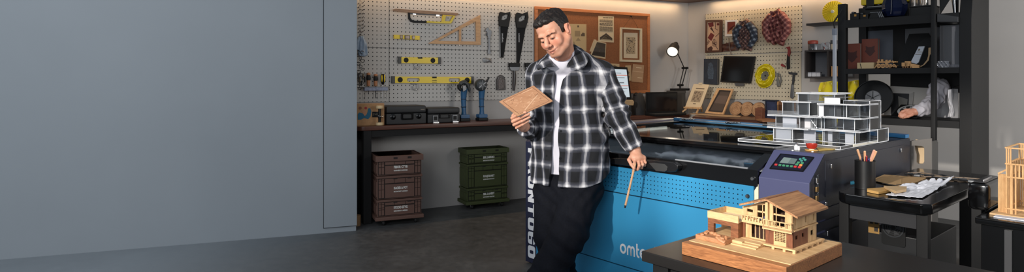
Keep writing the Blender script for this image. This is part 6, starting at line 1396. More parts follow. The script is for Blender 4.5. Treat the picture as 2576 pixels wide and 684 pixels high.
# grey cabinet behind with tan curled sheet in its window
yb = 1.42
q0, q1 = FM.hit(2276, 400, yb).x, FM.hit(2342, 400, yb).x; zt_ = FM.hit(2310, 346, yb).z
r = thing('grey_cabinet', 'grey brown cabinet panel behind the trolley with rounded cut-out', 'cabinet', FM, q0, yb, 0); w_ = q1-q0; WC = Wall(FM, 2276, 460, yb)
cut = [(x, z+WC.z) for x, z in WC.poly([(2301, 366), (2318, 367), (2324, 370), (2325, 376), (2325, 406), (2322, 412), (2310, 412), (2306, 408), (2306, 388), (2302, 376)])]
MB().prism([(0, 0), (w_, 0), (w_, zt_), (0, zt_-.03)], 0, .02, holes=[cut]).build('front_panel', mat('cab_grey', (112, 107, 102), .5), r, 0)
MB().box(0, w_, .13, .14, 0, zt_-.03).box(0, .015, .02, .13, 0, zt_-.04).box(w_-.015, w_, .02, .13, 0, zt_-.02).build('carcass', mat('cab_dark', (60, 58, 56), .6), r)
r2 = thing('kraft_curl', 'curled tan paper showing through the grey cabinet cut-out', 'paper', FM, q0+w_*.5, yb+.075, 0); 
cz0, cz1 = min(p[1] for p in cut)-.03, max(p[1] for p in cut)+.03; cx0, cx1 = max(.017, min(p[0] for p in cut)-.02)-w_*.5, min(w_-.017, max(p[0] for p in cut)+.02)-w_*.5
mb = MB(); mb.grid(lambda u, v: Vector((cx0+(cx1-cx0)*u, -.025+.05*(1-u)**2*(v)+.008*sin(v*4), cz0+(cz1-cz0)*v)), 16, 16, .002); mb.build('paper_curl', mat('curl_tan', (228, 198, 158), .8), r2); MB().box(cx0, cx1, -.03, .02, 0.001, cz0+.004).build('backing', mat('curl_tan', (206, 172, 132)), r2)
# ================================================================ FOREGROUND TABLE AND WOODEN HOUSE
r = thing('work_table', 'black work table in the foreground carrying the wooden house model', 'table', FM, 0, 0, 0); hz_ = .75
TBM = mat('table_black', (30, 28, 27), .3, spec=.4)
MB().box(1.985, 3.9, -1.235, -.605, hz_-.035, hz_, .004).build('table_top', TBM, r)
MB().box(2.03, 3.86, -1.20, -1.17, hz_-.12, hz_-.035).box(2.03, 3.86, -.67, -.64, hz_-.12, hz_-.035).box(2.03, 2.06, -1.17, -.67, hz_-.12, hz_-.035).build('apron', BLACK, r)
for x in (2.045, 3.84):
    for y in (-1.185, -.655): MB().box(x-.03, x+.03, y-.03, y+.03, 0, hz_-.035, .004).build('leg', BLACK, r)
# -- wooden house; local x along the front (towards the viewer's right), y away
hx, hy = 2.096, -1.169; hw, hd = .343, .385
r = thing('wooden_house_model', 'detailed walnut and light wood house model on a thick wooden block', 'model house', FM, hx, hy, hz_+.0005); HM = r
WL_ = wood('house_walnut', (88, 50, 30), (150, 96, 62), (14, 60, 60), .5); WLv = wood('house_walnut_upright', (80, 44, 28), (138, 84, 54), (60, 60, 10), .5)
ROOFW = wood('roof_walnut', (104, 66, 42), (196, 146, 102), (40, 2.5, 40), .45, .8); SLAB = wood('slab_wood', (104, 60, 34), (188, 126, 78), (9, 60, 70), .42, 2.2)
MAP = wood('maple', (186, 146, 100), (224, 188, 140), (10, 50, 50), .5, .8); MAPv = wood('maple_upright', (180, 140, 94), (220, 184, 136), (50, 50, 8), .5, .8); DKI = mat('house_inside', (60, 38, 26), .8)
def hp(px, py, z): q = FM.hz(px, py, hz_+z); return (q.x-hx, q.y-hy)
bh = .040
MB().box(0, hw, 0, hd, 0, bh, .002).build('wooden_block', SLAB, r)
MB().box(.008, hw-.002, .03, hd-.003, bh, bh+.002).build('ground_sheet', MAP, r)
g0 = bh+.002
# main block: front wall y=fy, right wall x=rx
rxm, fy, by_ = .291, .152, .318
x_l = .205                                   # left end of the dark ground floor front
pl_z0 = g0+.012                              # deck height
# deck around the main block
MB().box(.196, .305, .138, .345, g0+.007, pl_z0).build('deck', MAP, r)
mb = MB()
for x in (.20, .235, .27, .30): mb.box(x-.004, x+.004, .139, .147, g0, g0+.007)
for y in (.18, .22, .26, .30, .335): mb.box(.297, .304, y-.004, y+.004, g0, g0+.007)
mb.build('deck_bearers', MAP, r)
zg = pl_z0; 
def zof(px, py, lx, ly):
    """height on the vertical line through local (lx,ly) seen at pixel row py"""
    p = FM.w(hx+lx, hy+ly); return CH-(py-HY)/FPX*p.y-hz_
def hx_(px, yl): return FM.hit(px, 520, hy+yl).x-hx
zf1 = zof(0, 586, rxm, fy-.014)              # floor line between storeys at the front right corner
xm = hx_(1927, fy-.028); xL2 = hx_(1868, fy); xLe = hx_(1861, fy-.028); xRe = hx_(2004, fy-.028)
ze = zof(0, 547, xRe, fy-.028)               # right eave
zeL = zof(0, 515, xLe, fy-.028)              # left eave
zrg = zof(0, 503, xm, fy-.028)               # ridge
print('house', zg, zf1, ze, zeL, zrg, xm, xL2, xLe, xRe)
# ground floor walls
MB().box(x_l, x_l+.026, fy, fy+.004, zg, zf1).build('dark_front_board', WLv, r); MB().box(x_l+.066, rxm, fy, fy+.004, zg, zf1).build('dark_front_board', WLv, r)
lat = MB(); lx0_, lx1_ = x_l+.026, x_l+.066; n, mrow = 7, 7; lz0, lz1 = zg+.010, zf1-.002
hs = []
for i in range(n):
    for j in range(mrow):
        cx_ = lx0_+.003+(lx1_-lx0_-.006)*(i+.5)/n; cz_ = lz0+.002+(lz1-lz0-.004)*(j+.5)/mrow; s_ = .0018; hs.append([(cx_-s_, cz_-s_), (cx_+s_, cz_-s_), (cx_+s_, cz_+s_), (cx_-s_, cz_+s_)])
lat.prism([(lx0_, zg), (lx1_, zg), (lx1_, zf1), (lx0_, zf1)], fy+.001, fy+.004, hs); lat.build('lattice_screen', MAP, r, 0)
w2 = .6
def wall_x(nm, y0, y1, z0, z1, m_, holes=(), x=rxm, t_=.004): return MB().prism([(y0, z0), (y1, z0), (y1, z1), (y0, z1)], x-t_, x, holes=[[(a, c), (b, c), (b, d), (a, d)] for a, b, c, d in holes], pl='yz').build(nm, m_, r, 0)
ym = fy+(by_-fy)*.62; zmid = (zg+zf1)/2
wall_x('dark_side_wall', fy, ym, zg, zf1, WLv, ((fy+.018, fy+.034, zmid-.002, zmid+.010), (fy+.062, fy+.078, zmid-.001, zmid+.011)))
wall_x('light_side_wall', ym, by_, zg, zf1, MAPv, ((ym+.02, ym+.044, zmid-.006, zmid+.010),))
# inside fill so that windows read dark
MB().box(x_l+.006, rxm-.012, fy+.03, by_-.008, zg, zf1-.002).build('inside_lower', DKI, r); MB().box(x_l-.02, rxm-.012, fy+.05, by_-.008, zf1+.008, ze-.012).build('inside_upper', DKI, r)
# first floor band with balcony
ov = .014
MB().box(x_l-.004, rxm+.003, fy-ov, fy+.004, zf1, zf1+.006).box(rxm-.004, rxm+.004, fy+.004, by_+.002, zf1, zf1+.004).build('floor_band', MAP, r)
MB().box(x_l-.004, rxm+.003, fy-ov, fy-ov+.002, zf1-.004, zf1+.010).build('balcony_front', MAP, r)
ml = MB(); zr_ = zf1+.024
ml.box(x_l-.002, rxm+.003, fy-ov, fy-ov+.003, zr_, zr_+.003); ml.box(rxm, rxm+.003, fy-ov, fy+.002, zr_, zr_+.003)
for k in range(6): x = x_l+(rxm-x_l)*k/5; ml.box(x-.0014, x+.0014, fy-ov, fy-ov+.003, zf1+.006, zr_)
ml.build('balcony_rail', MAP, r)
# upper walls
z2_ = zf1+.006
hx0, hx1 = .226, .258
def roofz(x): return zrg-.006-((x-xm)*(zrg-ze)/(xRe-xm) if x > xm else (xm-x)*(zrg-zeL)/(xm-xLe))
gable = [(xL2, z2_), (rxm, z2_), (rxm, roofz(rxm)-.002), (xm, roofz(xm)-.003), (xL2, roofz(xL2)-.002)]
bx0, bx1 = hx_(1943, fy), hx_(1978, fy); lx0w, lx1w = hx_(1905, fy), hx_(1924, fy); sx0, sx1 = hx_(1879, fy), hx_(1894, fy)
zl_ = zf1+.006
def zr(py, x): return zof(0, py, x, fy)
bigw = [(bx0, z2_+.004), (bx1, z2_+.004), (bx1, roofz(bx1)-.008), (bx0, roofz(bx0)-.010)]
winL = [(lx0w, zl_+.010), (lx1w, zl_+.010), (lx1w, roofz(lx1w)-.010), (lx0w, roofz(lx0w)-.007)]
wslot = [(sx0, zr(532, sx0)), (sx1, zr(535, sx1)), (sx1, zr(528, sx1)), (sx0, zr(524.5, sx0))]
MB().prism(gable, fy, fy+.005, [bigw, winL, wslot]).build('gable_wall', MAPv, r, 0)
pxx = hx_(1929, fy-.01); MB().box(pxx-.004, pxx+.004, fy-.012, fy+.002, zf1-.002, roofz(pxx)-.002).build('centre_post', MAPv, r)
fr = MB(); yv = fy+.002; zm_ = (z2_+roofz(bx1))/2+.006
fr.box(bx0, bx1, yv, yv+.004, zm_, zm_+.005); fr.box(bx1-.003, bx1, yv-.004, yv+.003, z2_, roofz(bx1)-.008); fr.box(bx0, bx0+.003, yv-.004, yv+.003, z2_, roofz(bx0)-.010); fr.box(bx0+.010, bx0+.012, yv, yv+.004, z2_+.004, roofz(bx0+.01)-.012)
zm2 = zl_+.55*(roofz(lx0w)-zl_); fr.box(lx0w, lx1w, yv, yv+.004, zm2, zm2+.005); mxx = (lx0w+lx1w)/2+.004; fr.box(mxx-.0012, mxx+.0012, yv, yv+.004, zl_+.010, roofz(mxx)-.009)
fr.build('window_bars', MAP, r)
wall_x('upper_side_wall', fy, by_, z2_, roofz(rxm)-.002, MAPv, ((fy+.014, fy+.022, z2_+.012, roofz(rxm)-.004), (fy+.084, fy+.094, z2_+.010, roofz(rxm)-.006), (by_-.024, by_-.014, z2_+.008, roofz(rxm)-.006)))
MB().box(xL2, rxm, by_-.004, by_, zg, roofz(rxm)-.004).build('rear_wall', MAPv, r); MB().box(xL2, xL2+.004, fy+.006, by_, zf1, roofz(xL2)-.004).build('left_wall', MAPv, r)
# roof: two slabs
ft, bk = fy-.028, by_+.022; th_ = .006
def rslab(xa, xb, nm):
    za, zb = roofz(xa)+.003, roofz(xb)+.003
    return MB().prism([(xa, za), (xb, zb), (xb, zb+th_), (xa, za+th_)], ft, bk).build(nm, ROOFW, r, 0)
rslab(xm, xRe+.003, 'roof_slope'); rslab(xLe-.002, xm, 'roof_slope')
MB().box(xm-.003, xm+.003, ft-.0005, bk+.0005, roofz(xm)+.006, roofz(xm)+.0096).build('ridge_cap', WL_, r)
# recessed middle with sliding doors and small balcony
xmid0 = hx_(1873, fy+.018); yd = fy+.018
MB().box(xmid0, x_l, .1495, by_-.01, g0+.006, zg+.0004).build('porch_floor', MAP, r)
zl_ = zf1+.004
MB().box(xmid0+.0, xmid0+.022, yd, yd+.004, zg, zl_).build('plank_wall', MAPv, r)
MB().prism([(xmid0+.022, zg), (x_l, zg), (x_l, zl_), (xmid0+.022, zl_)], yd, yd+.003, [[(xmid0+.024+k*(x_l-xmid0-.024)/4, zg+.004), (xmid0+.024+(k+1)*(x_l-xmid0-.024)/4-.002, zg+.004), (xmid0+.024+(k+1)*(x_l-xmid0-.024)/4-.002, zl_-.004), (xmid0+.024+k*(x_l-xmid0-.024)/4, zl_-.004)] for k in range(4)]).build('sliding_doors', MAP, r, 0)
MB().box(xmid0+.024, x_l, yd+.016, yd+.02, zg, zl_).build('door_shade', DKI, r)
xd0 = hx_(1866, fy-.012); MB().box(xd0, x_l-.004, fy-.012, fy+.03, zl_, zl_+.008).build('upper_deck', MAP, r)
ml = MB(); ml.box(xd0, x_l-.004, fy-.012, fy-.009, zl_+.022, zl_+.0255)
for k in range(8): x = xd0+(x_l-xd0-.006)*k/7; ml.box(x-.0012, x+.0012, fy-.012, fy-.009, zl_+.008, zl_+.022); ml.box(x+.004, x+.008, fy-.011, fy-.009, zl_+.008, zl_+(.018 if k % 2 else .014))
ml.build('balcony_rail', MAP, r)
# flat roofed wing with walnut arch
wx0, wx1, wy0, wy1 = .012, .122, .135, .250
zw = zof(0, 546.5, wx0, wy0); zwt = zof(0, 530, wx0, wy0)
zw0 = zof(0, 586, wx0, wy0); zw0 = min(zw0, g0+.014)
MB().box(0.004, wx1+.03, wy0-.03, wy1, g0, g0+.0117, .0008).build('terrace', MAP, r)
zb0 = g0+.012
arch_ = [(wx0, zb0), (wx0+.022, zb0), (wx0+.022, zw-.016), (wx1-.026, zw-.016), (wx1-.026, zb0), (wx1, zb0), (wx1, zw), (wx0, zw)]
MB().prism(arch_, wy0, wy0+.012).build('walnut_arch', WL_, r, 0)
MB().box(wx1-.004, wx1, wy0+.012, wy1, zb0, zw).build('wing_side_wall', WLv, r)
MB().box(wx0, wx0+.006, wy1-.03, wy1, zb0, zw).prism([(wx0+.04, zb0), (wx1-.004, zb0), (wx1-.004, zw), (wx0+.04, zw)], wy1-.006, wy1, [[(wx0+.062, zb0+.012), (wx0+.088, zb0+.012), (wx0+.088, zw-.012), (wx0+.062, zw-.012)]]).build('wing_rear_wall', MAPv, r, 0)
mb = MB(); random.seed(8)
for k in range(14): x = wx0+.064+.022*random.random(); z = zb0+.014+.02*random.random(); mb.box(x, x+.004, wy1-.010, wy1-.006, z, z+.004)
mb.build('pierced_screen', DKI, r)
MB().box(wx0, wx1, wy0, wy1, zw, zw+.003).build('roof_deck', mat('roof_deck_pale', (226, 206, 168), .6), r)
pm = MB(); t_ = .004
for a in ((wx0-.001, wx1+.001, wy0-.001, wy0+t_), (wx0-.001, wx1+.001, wy1-t_, wy1+.001), (wx0-.001, wx0+t_, wy0+t_, wy1-t_)): pm.box(a[0], a[1], a[2], a[3], zw-.001, zwt)
pm.build('parapet', MAP, r)
MB().box(wx1, xmid0+.004, wy0+.03, wy0+.034, zg, zw).build('link_wall', WLv, r)
# carved plinth with logs in front of the wing, steps
pl = [hp(1750, 592, g0), hp(1822, 620, g0), hp(1829, 622, g0), hp(1857, 603, g0+.012), hp(1785, 585, g0+.012), hp(1757, 586, g0)]
RK2 = wood('carved_wood', (128, 80, 52), (196, 140, 98), (12, 40, 40), .55)
MB().box(.010, .118, .062, wy0-.012, g0, g0+.016, .003).build('carved_plinth', RK2, r)
cb = MB(); random.seed(12)
for k in range(9): x = .02+.09*random.random(); y = .066+.05*random.random(); cb.ell((x, y, g0+.018), (.006+.006*random.random(), .005, .005), 8, 6)
cb.build('carved_rocks', RK2, r)
cb = MB().tube([(.085, .066, g0+.02), (.1, .062, g0+.014), (.116, .064, g0+.008)], [.004, .006, .005], 8).lathe([(.003, 0), (.005, .003), (.005, .010), (.002, .013)], (.112, .078, g0+.015), seg=10); cb.build('carved_log', RK2, r)
for k in range(3): MB().box(.120, .205, .092+.014*k, .15, g0+.004*k, g0+.004*(k+1)-.0006).build('step', MAP, r)
# ================================================================ FAR RIGHT TABLE WITH STICK FRAME HOUSE
zr0 = .72
qf = hz(2440, 556, zr0); r = thing('glossy_table', 'glossy black table at the right edge carrying the stick frame house', 'table', FM, 0, 0, 0)
ga = FM.loc(hz(2452, 545, zr0)); print('right table', ga, FM.loc(hz(2576, 575, zr0)), FM.loc(hz(2500, 505, zr0)))
tx, ty = ga.x, ga.y
MB().box(tx, tx+1.1, ty, ty+.62, zr0-.03, zr0, .006).build('table_top', BLACKG, r)
MB().box(tx+.02, tx+1.08, ty+.02, ty+.04, .1, zr0-.03).build('front_panel', mat('gloss_front', (12, 12, 13), .15), r)
for x in (tx+.05, tx+1.05):
    for y in (ty+.06, ty+.56): MB().box(x-.025, x+.025, y-.025, y+.025, 0, zr0-.03, .004).build('leg', BLACK, r)
MB().box(tx+.10, tx+.125, ty+.008, ty+.02, .1, zr0-.04).build('front_strip', mat('strip_grey', (70, 70, 72), .3), r)
# dark glossy box on the table's left
qa_, qb_ = FM.loc(hz(2438, 528, zr0)), FM.loc(hz(2486, 512, zr0))
r = thing('printer_box', 'dark glossy box between the rack and the stick frame house', 'box', FM, tx+.0, ty+.16, zr0+.0008)
zbx = FM.hit(2465, 462, ty+.16).z-zr0; wbx = FM.hit(2489, 490, ty+.16).x-tx; xs0 = FM.hit(2432, 490, ty+.16).x-tx
MB().box(xs0, wbx, 0, .3, 0, zbx, .02).build('case', BLACKG, r); MB().box(xs0+.02, wbx-.02, .02, .28, zbx, zbx+.006, .003).build('lid', mat('lid_smoke', (52, 52, 54), .2), r)
MB().box(xs0+.05, wbx-.03, .05, .2, zbx+.006, zbx+.012).build('paper_stack', mat('paper_pale', (190, 190, 192), .6), r)
# stick frame house
fx0 = FM.loc(hz(2492, 505, zr0)); print('stick', fx0)
q0 = FM.hit(2492, 505, ty+.10); r = thing('stick_frame_house', 'open stick framed wooden house model at the right edge', 'model house', FM, q0.x, ty+.10, zr0+.0008)
STK = wood('stick_wood', (190, 140, 86), (228, 184, 128), (30, 30, 8), .6)
def zz_(py, px=2530): return FM.hit(px, py, ty+.14).z-zr0
def xx_(px): return FM.hit(px, 480, ty+.14).x-q0.x
xr = xx_(2700)
MB().box(-.004, xr, 0.0, .34, 0, .008).build('base_board', MAP, r); MB().box(.02, xr, -.05, 0, 0, .004).build('white_card', mat('card_white', (214, 216, 226), .6), r)
xs = [xx_(p) for p in (2508, 2532, 2540)]; zfl, ztp, zmd = zz_(500), zz_(372), zz_(412)
t_ = .005
def stick(mb, a, b): mb.bar(a, b, t_, t_)
xm0, xm1 = xx_(2530), xr-.02; y0, y1 = .04, .30
for (x, y) in ((xm0, y0), (xm1, y0), (xm0, y1), (xm1, y1)):
    mb = MB()
    for d in (0, .007, .014): mb.box(x+d, x+d+t_, y, y+t_, .008, ztp)
    mb.build('corner_post', STK, r)
for z in (ztp, zmd, zz_(445), .03):
    mb = MB(); 
    for a, b in (((xm0, y0), (xm1, y0)), ((xm0, y1), (xm1, y1)), ((xm0, y0), (xm0, y1)), ((xm1, y0), (xm1, y1))): mb.bar((a[0], a[1], z), (b[0], b[1], z), t_*1.2, t_*1.2)
    mb.build('ring_beam', STK, r)
nst = 16
for k in range(nst):
    x = xm0+(xm1-xm0)*(k+.5)/nst
    if 2 < k < 5: 
        MB().box(x, x+t_, y0, y0+t_, zz_(445), zmd).build('stud', STK, r); continue
    MB().box(x, x+t_, y0, y0+t_, .008, zmd).build('stud', STK, r)
for k in range(7): y = y0+(y1-y0)*(k+.5)/7; MB().box(xm0, xm0+t_, y, y+t_, .008, zmd).build('stud', STK, r)
MB().box(xm0+.02, xm1, y1-.01, y1-.004, .01, zmd-.01).build('rear_cladding', MAP, r)
mb = MB()
for k in range(9): x = xx_(2508)+(xm0-xx_(2508))*k/9; mb.box(x, x+t_*.9, y0+.02, y0+.02+t_, .008, zz_(440+ (9-k)*0))
mb.build('side_fence', STK, r); MB().bar((xx_(2508), y0+.02, zz_(440)), (xm0, y0+.02, zz_(428)), t_*1.3, t_*1.3).build('fence_rail', STK, r); MB().box(xx_(2508), xm0, y0+.06, y0+.066, .008, zz_(446)).build('fence_board', STK, r)
# ================================================================ THE MAN
import openvdb
A3 = lambda v: np.array([v[0], v[1], v[2]], dtype=np.float32)
def smin(a, b, k):
    if k <= 0: return np.minimum(a, b)
    h = np.clip(.5+.5*(b-a)/k, 0, 1); return b+(a-b)*h-k*h*(1-h)
class Vol:
    def __init__(s, lo, hi, h):
        s.lo = np.array(lo, np.float32); s.h = h; s.n = [int(np.ceil((b-a)/h))+1 for a, b in zip(lo, hi)]
        s.d = np.full(s.n, .05, np.float32)
    def sub(s, lo, hi, pad):
        i0 = [max(0, int((a-pad-o)/s.h)) for a, o in zip(lo, s.lo)]; i1 = [min(n, int((b+pad-o)/s.h)+2) for b, o, n in zip(hi, s.lo, s.n)]
        if any(a >= b for a, b in zip(i0, i1)): return None
        sl = tuple(slice(a, b) for a, b in zip(i0, i1))
        ax = [s.lo[k]+s.h*np.arange(i0[k], i1[k], dtype=np.float32) for k in range(3)]
        return sl, np.stack(np.meshgrid(*ax, indexing='ij'), -1)
    def add(s, fn, lo, hi, k=.0, op='u'):
        q = s.sub(lo, hi, .02+2*k)
        if q is None: return
        sl, P = q; d = fn(P)
        if op == 'u': s.d[sl] = smin(s.d[sl], d, k)
        else: s.d[sl] = -smin(-s.d[sl], d, k)
    def cone(s, a, b, ra, rb=None, k=.01, op='u'):
        a, b = A3(a), A3(b); rb = ra if rb is None else rb; ba = b-a; L = float(ba@ba)+1e-9; r = max(ra, rb)
        def fn(P):
            t = np.clip(((P-a)@ba)/L, 0, 1); return np.linalg.norm(P-a-t[..., None]*ba, axis=-1)-(ra+(rb-ra)*t)
        s.add(fn, np.minimum(a, b)-r, np.maximum(a, b)+r, k, op)
    def chain(s, pts, rs, k=.008, op='u'):
        for i in range(len(pts)-1): s.cone(pts[i], pts[i+1], rs[i], rs[i+1], k, op)
    def ell(s, c, r, R=None, k=.01, op='u'):
        c = A3(c); r = A3(r); m = float(r.max())
        def fn(P):
            q = P-c
            if R is not None: q = q@R
            k0 = np.linalg.norm(q/r, axis=-1); k1 = np.linalg.norm(q/(r*r), axis=-1)+1e-6; return k0*(k0-1)/k1
        s.add(fn, c-m, c+m, k, op)
    def econe(s, a, b, r0, r1, xd, k=.01, op='u', pw=2.0):
        """tapered limb of oval section: radii (along xd, across)"""
        a, b = A3(a), A3(b); ax = b-a; L = float(np.linalg.norm(ax)); ax = ax/L; xd = A3(xd); xd = xd-ax*(xd@ax); xd /= np.linalg.norm(xd); yd = np.cross(ax, xd); m = max(*r0, *r1)
        def fn(P):
            q = P-a; t = q@ax; tc_ = np.clip(t/L, 0, 1); rx = r0[0]+(r1[0]-r0[0])*tc_; ry = r0[1]+(r1[1]-r0[1])*tc_
            w_ = t-tc_*L; mn = np.minimum(rx, ry)
            kx = np.abs((q@xd)/rx); ky = np.abs((q@yd)/ry)
            return (((kx**pw+ky**pw)**(2/pw)+(w_/mn)**2)**.5-1)*mn
        s.add(fn, np.minimum(a, b)-m, np.maximum(a, b)+m, k, op)
    def warp(s, fn):
        q = s.sub(s.lo, s.lo+s.h*np.array(s.n), 0); near = np.abs(s.d) < .03
        s.d[near] += fn(q[1][near])
    def arrays(s):
        g = openvdb.FloatGrid(.012); g.copyFromArray(np.clip(s.d, -.012, .012)); P, T, Q = g.convertToPolygons(0.0, 0.0)
        P = P*s.h+s.lo; return P, Q if len(Q) else np.zeros((0, 4), int), T
    def mesh(s, name, m, parent, uv=None, corner=None):
        P, Q, T = s.arrays(); o = Vector(parent.location)
        F_ = [list(map(int, q)) for q in Q]+[list(map(int, t)) for t in T]
        # outward orientation
        q = Q[:2000].astype(int); n = np.cross(P[q[:, 1]]-P[q[:, 0]], P[q[:, 2]]-P[q[:, 0]]); idx = np.clip(((P[q[:, 0]]+n/np.linalg.norm(n+1e-12, axis=1)[:, None]*s.h*1.5-s.lo)/s.h).round().astype(int), 0, np.array(s.n)-1)
        if np.mean(s.d[idx[:, 0], idx[:, 1], idx[:, 2]]) < 0: F_ = [f[::-1] for f in F_]
        me = bpy.data.meshes.new(name); me.from_pydata([tuple(p-np.array(o)) for p in P], [], F_); me.update()
        me.polygons.foreach_set('use_smooth', [True]*len(me.polygons))
        if corner is not None:
            LV = np.zeros(len(me.loops), np.int32); me.loops.foreach_get('vertex_index', LV); cnt = np.zeros(len(me.polygons), np.int32); me.polygons.foreach_get('loop_total', cnt)
            ce_ = np.zeros(len(me.polygons)*3, np.float32); me.polygons.foreach_get('center', ce_); ce_ = np.repeat(ce_.reshape(-1, 3)+np.array(o, np.float32), cnt, axis=0)
            for nm, arr in corner(P[LV], ce_).items(): at_ = me.attributes.new(nm, 'FLOAT', 'CORNER'); at_.data.foreach_set('value', arr.astype(np.float32))
        if uv is not None:
            for nm, arr in uv(P).items():
                at_ = me.attributes.new(nm, 'FLOAT', 'POINT'); at_.data.foreach_set('value', arr.astype(np.float32))
        return link(name, me, m, parent)
def attr(t, nm): o = t.new('ShaderNodeAttribute'); o.attribute_name = nm; return o.outputs['Fac']
# ---- pose: joints as pixel + distance
J = lambda px, py, D: np.array(at(px, py, D))
shR, shL = J(1357, 188, 3.69), J(1512, 188, 3.57)        # his right is the viewer's left
elR, elL = J(1343, 322, 3.72), J(1556, 298, 3.48)
wrR, wrL = J(1318, 318, 3.47), J(1597, 378, 3.46)
neck0 = J(1421, 150, 3.62); pel = J(1432, 455, 3.66)
Dfeet = 3.62
root = thing('person', 'man in black and white plaid shirt studying a thin wooden panel, leaning on the machine', 'person', None, float(pel[0]), 3.68, 0); MAN = root
# ---- skin
m, t, p = base('skin'); tc = t.new('ShaderNodeTexCoord'); n_ = t.new('ShaderNodeTexNoise', Scale=28.0, Detail=4.0); t.link(tc.outputs['Object'], n_.inputs['Vector'])
c_ = t.ramp(n_.outputs['Fac'], [(.3, col((206, 146, 118))), (.7, col((222, 166, 138)))])
c_ = t.mix(attr(t, 'lip'), c_, col((176, 96, 86))); c_ = t.mix(attr(t, 'stubble'), c_, col((150, 108, 90))); c_ = t.mix(attr(t, 'mouth'), c_, col((96, 48, 44))); c_ = t.mix(attr(t, 'blush'), c_, col((214, 130, 106)))
t.link(c_, p.inputs['Base Color']); p.inputs['Roughness'].default_value = .48; p.inputs['Subsurface Weight'].default_value = .12; p.inputs['Subsurface Radius'].default_value = (.012, .005, .003); p.inputs['Subsurface Scale'].default_value = 1.0
SKIN = m
# head frame
def rotm(yaw, pitch, roll):
    f = np.array([-sin(yaw)*cos(pitch), -cos(yaw)*cos(pitch), -sin(pitch)]); up = np.array([-sin(yaw)*sin(pitch), -cos(yaw)*sin(pitch), cos(pitch)])
    x = np.cross(f, up); c, s_ = cos(roll), sin(roll); x2 = x*c+up*s_; up2 = up*c-x*s_
    return np.stack([x2, f, up2], 1)             # columns: right of head, face forward, head up
HR = rotm(radians(35), radians(24), radians(-16)).astype(np.float32); HS = 1.12
HC = J(1394.5, 82, 3.47)
def H(x, y, z): return HC+HR@(np.array([x, y, z])*HS)
v = Vol((-.10, 3.05, .70), (.86, 3.86, 1.82), .003)
def he(c, r, k=.012, op='u'): v.ell(H(*c), np.array(r)*HS, HR, k, op)
def hcn(pts, rs, k=.008, op='u'): v.chain([H(*q) for q in pts], [r*HS for r in rs], k, op)
he((0, -.012, .035), (.074, .096, .079)); he((0, .040, .040), (.060, .044, .058), .02); he((0, .036, -.035), (.058, .050, .066), .02)
for s in (-1, 1):
    hcn([(s*.056, -.004, -.050), (s*.050, .03, -.074), (s*.020, .068, -.098)], [.020, .018, .016], .018)
    he((s*.043, .056, -.026), (.022, .022, .019), .014)
    hcn([(s*.050, .068, .016), (s*.028, .084, .019), (s*.008, .088, .014)], [.007, .009, .008], .012)
he((0, .072, -.097), (.026, .018, .015), .014); he((0, .074, -.072), (.034, .019, .022), .014)
for s in (-1, 1): he((s*.031, .100, -.002), (.017, .014, .010), .012, 's')
for s in (-1, 1): he((s*.031, .0715, -.004), (.016, .0150, .0120), .005)
hcn([(0, .086, .006), (0, .100, -.015), (0, .110, -.030)], [.0085, .0100, .0130], .008); he((0, .111, -.035), (.0145, .012, .0105), .006)
for s in (-1, 1): he((s*.0145, .100, -.0395), (.008, .010, .008), .005)
for s in (-1, 1): he((s*.006, .105, -.0470), (.0035, .005, .003), .002, 's')
hcn([(-.029, .078, -.066), (-.010, .0930, -.0665), (0, .0945, -.068), (.010, .0930, -.0665), (.029, .078, -.066)], [.003, .0050, .005, .0050, .003], .004)
hcn([(-.024, .080, -.0725), (0, .0925, -.0795), (.024, .080, -.0725)], [.003, .0062, .003], .004)
hcn([(-.034, .078, -.0625), (-.014, .0960, -.0725), (.014, .0960, -.0725), (.034, .078, -.0625)], [.0024, .0024, .0024, .0024], .002, 's')
for s in (-1, 1): he((s*.044, .062, -.044), (.015, .012, .013), .02)
for s in (-1, 1): hcn([(s*.018, .098, -.046), (s*.032, .086, -.058), (s*.039, .076, -.076)], [.0025, .0038, .0025], .007, 's')
for s in (-1, 1):
    he((s*.077, -.008, -.008), (.008, .019, .031), .005); hcn([(s*.083, .004, -.022), (s*.087, -.006, .018), (s*.088, -.020, .014), (s*.086, -.023, -.006), (s*.080, -.010, -.034)], [.0045, .005, .005, .005, .0055], .004)
    he((s*.090, -.008, -.004), (.008, .009, .014), .004, 's')
# neck and shoulders, arms (mostly under the shirt)
v.chain([H(0, -.020, -.050), neck0, J(1425, 190, 3.70)], [.062*HS, .064, .060], .03)
v.chain([H(-.030, -.01, -.05), J(1408, 160, 3.56)], [.016, .014], .02)
v.chain([shR-np.array([0, 0, .03]), neck0-np.array([0, -.03, .08]), shL-np.array([0, 0, .03])], [.045, .055, .045], .03); v.econe(J(1425, 200, 3.69), J(1432, 330, 3.66), (.14, .07), (.14, .08), (1, -.33, 0), .03)
v.chain([shR-np.array([0, 0, .03]), elR, wrR], [.045, .040, .031], .02); v.chain([shL-np.array([0, 0, .03]), elL, wrL], [.045, .040, .031], .02)
FR = .0092
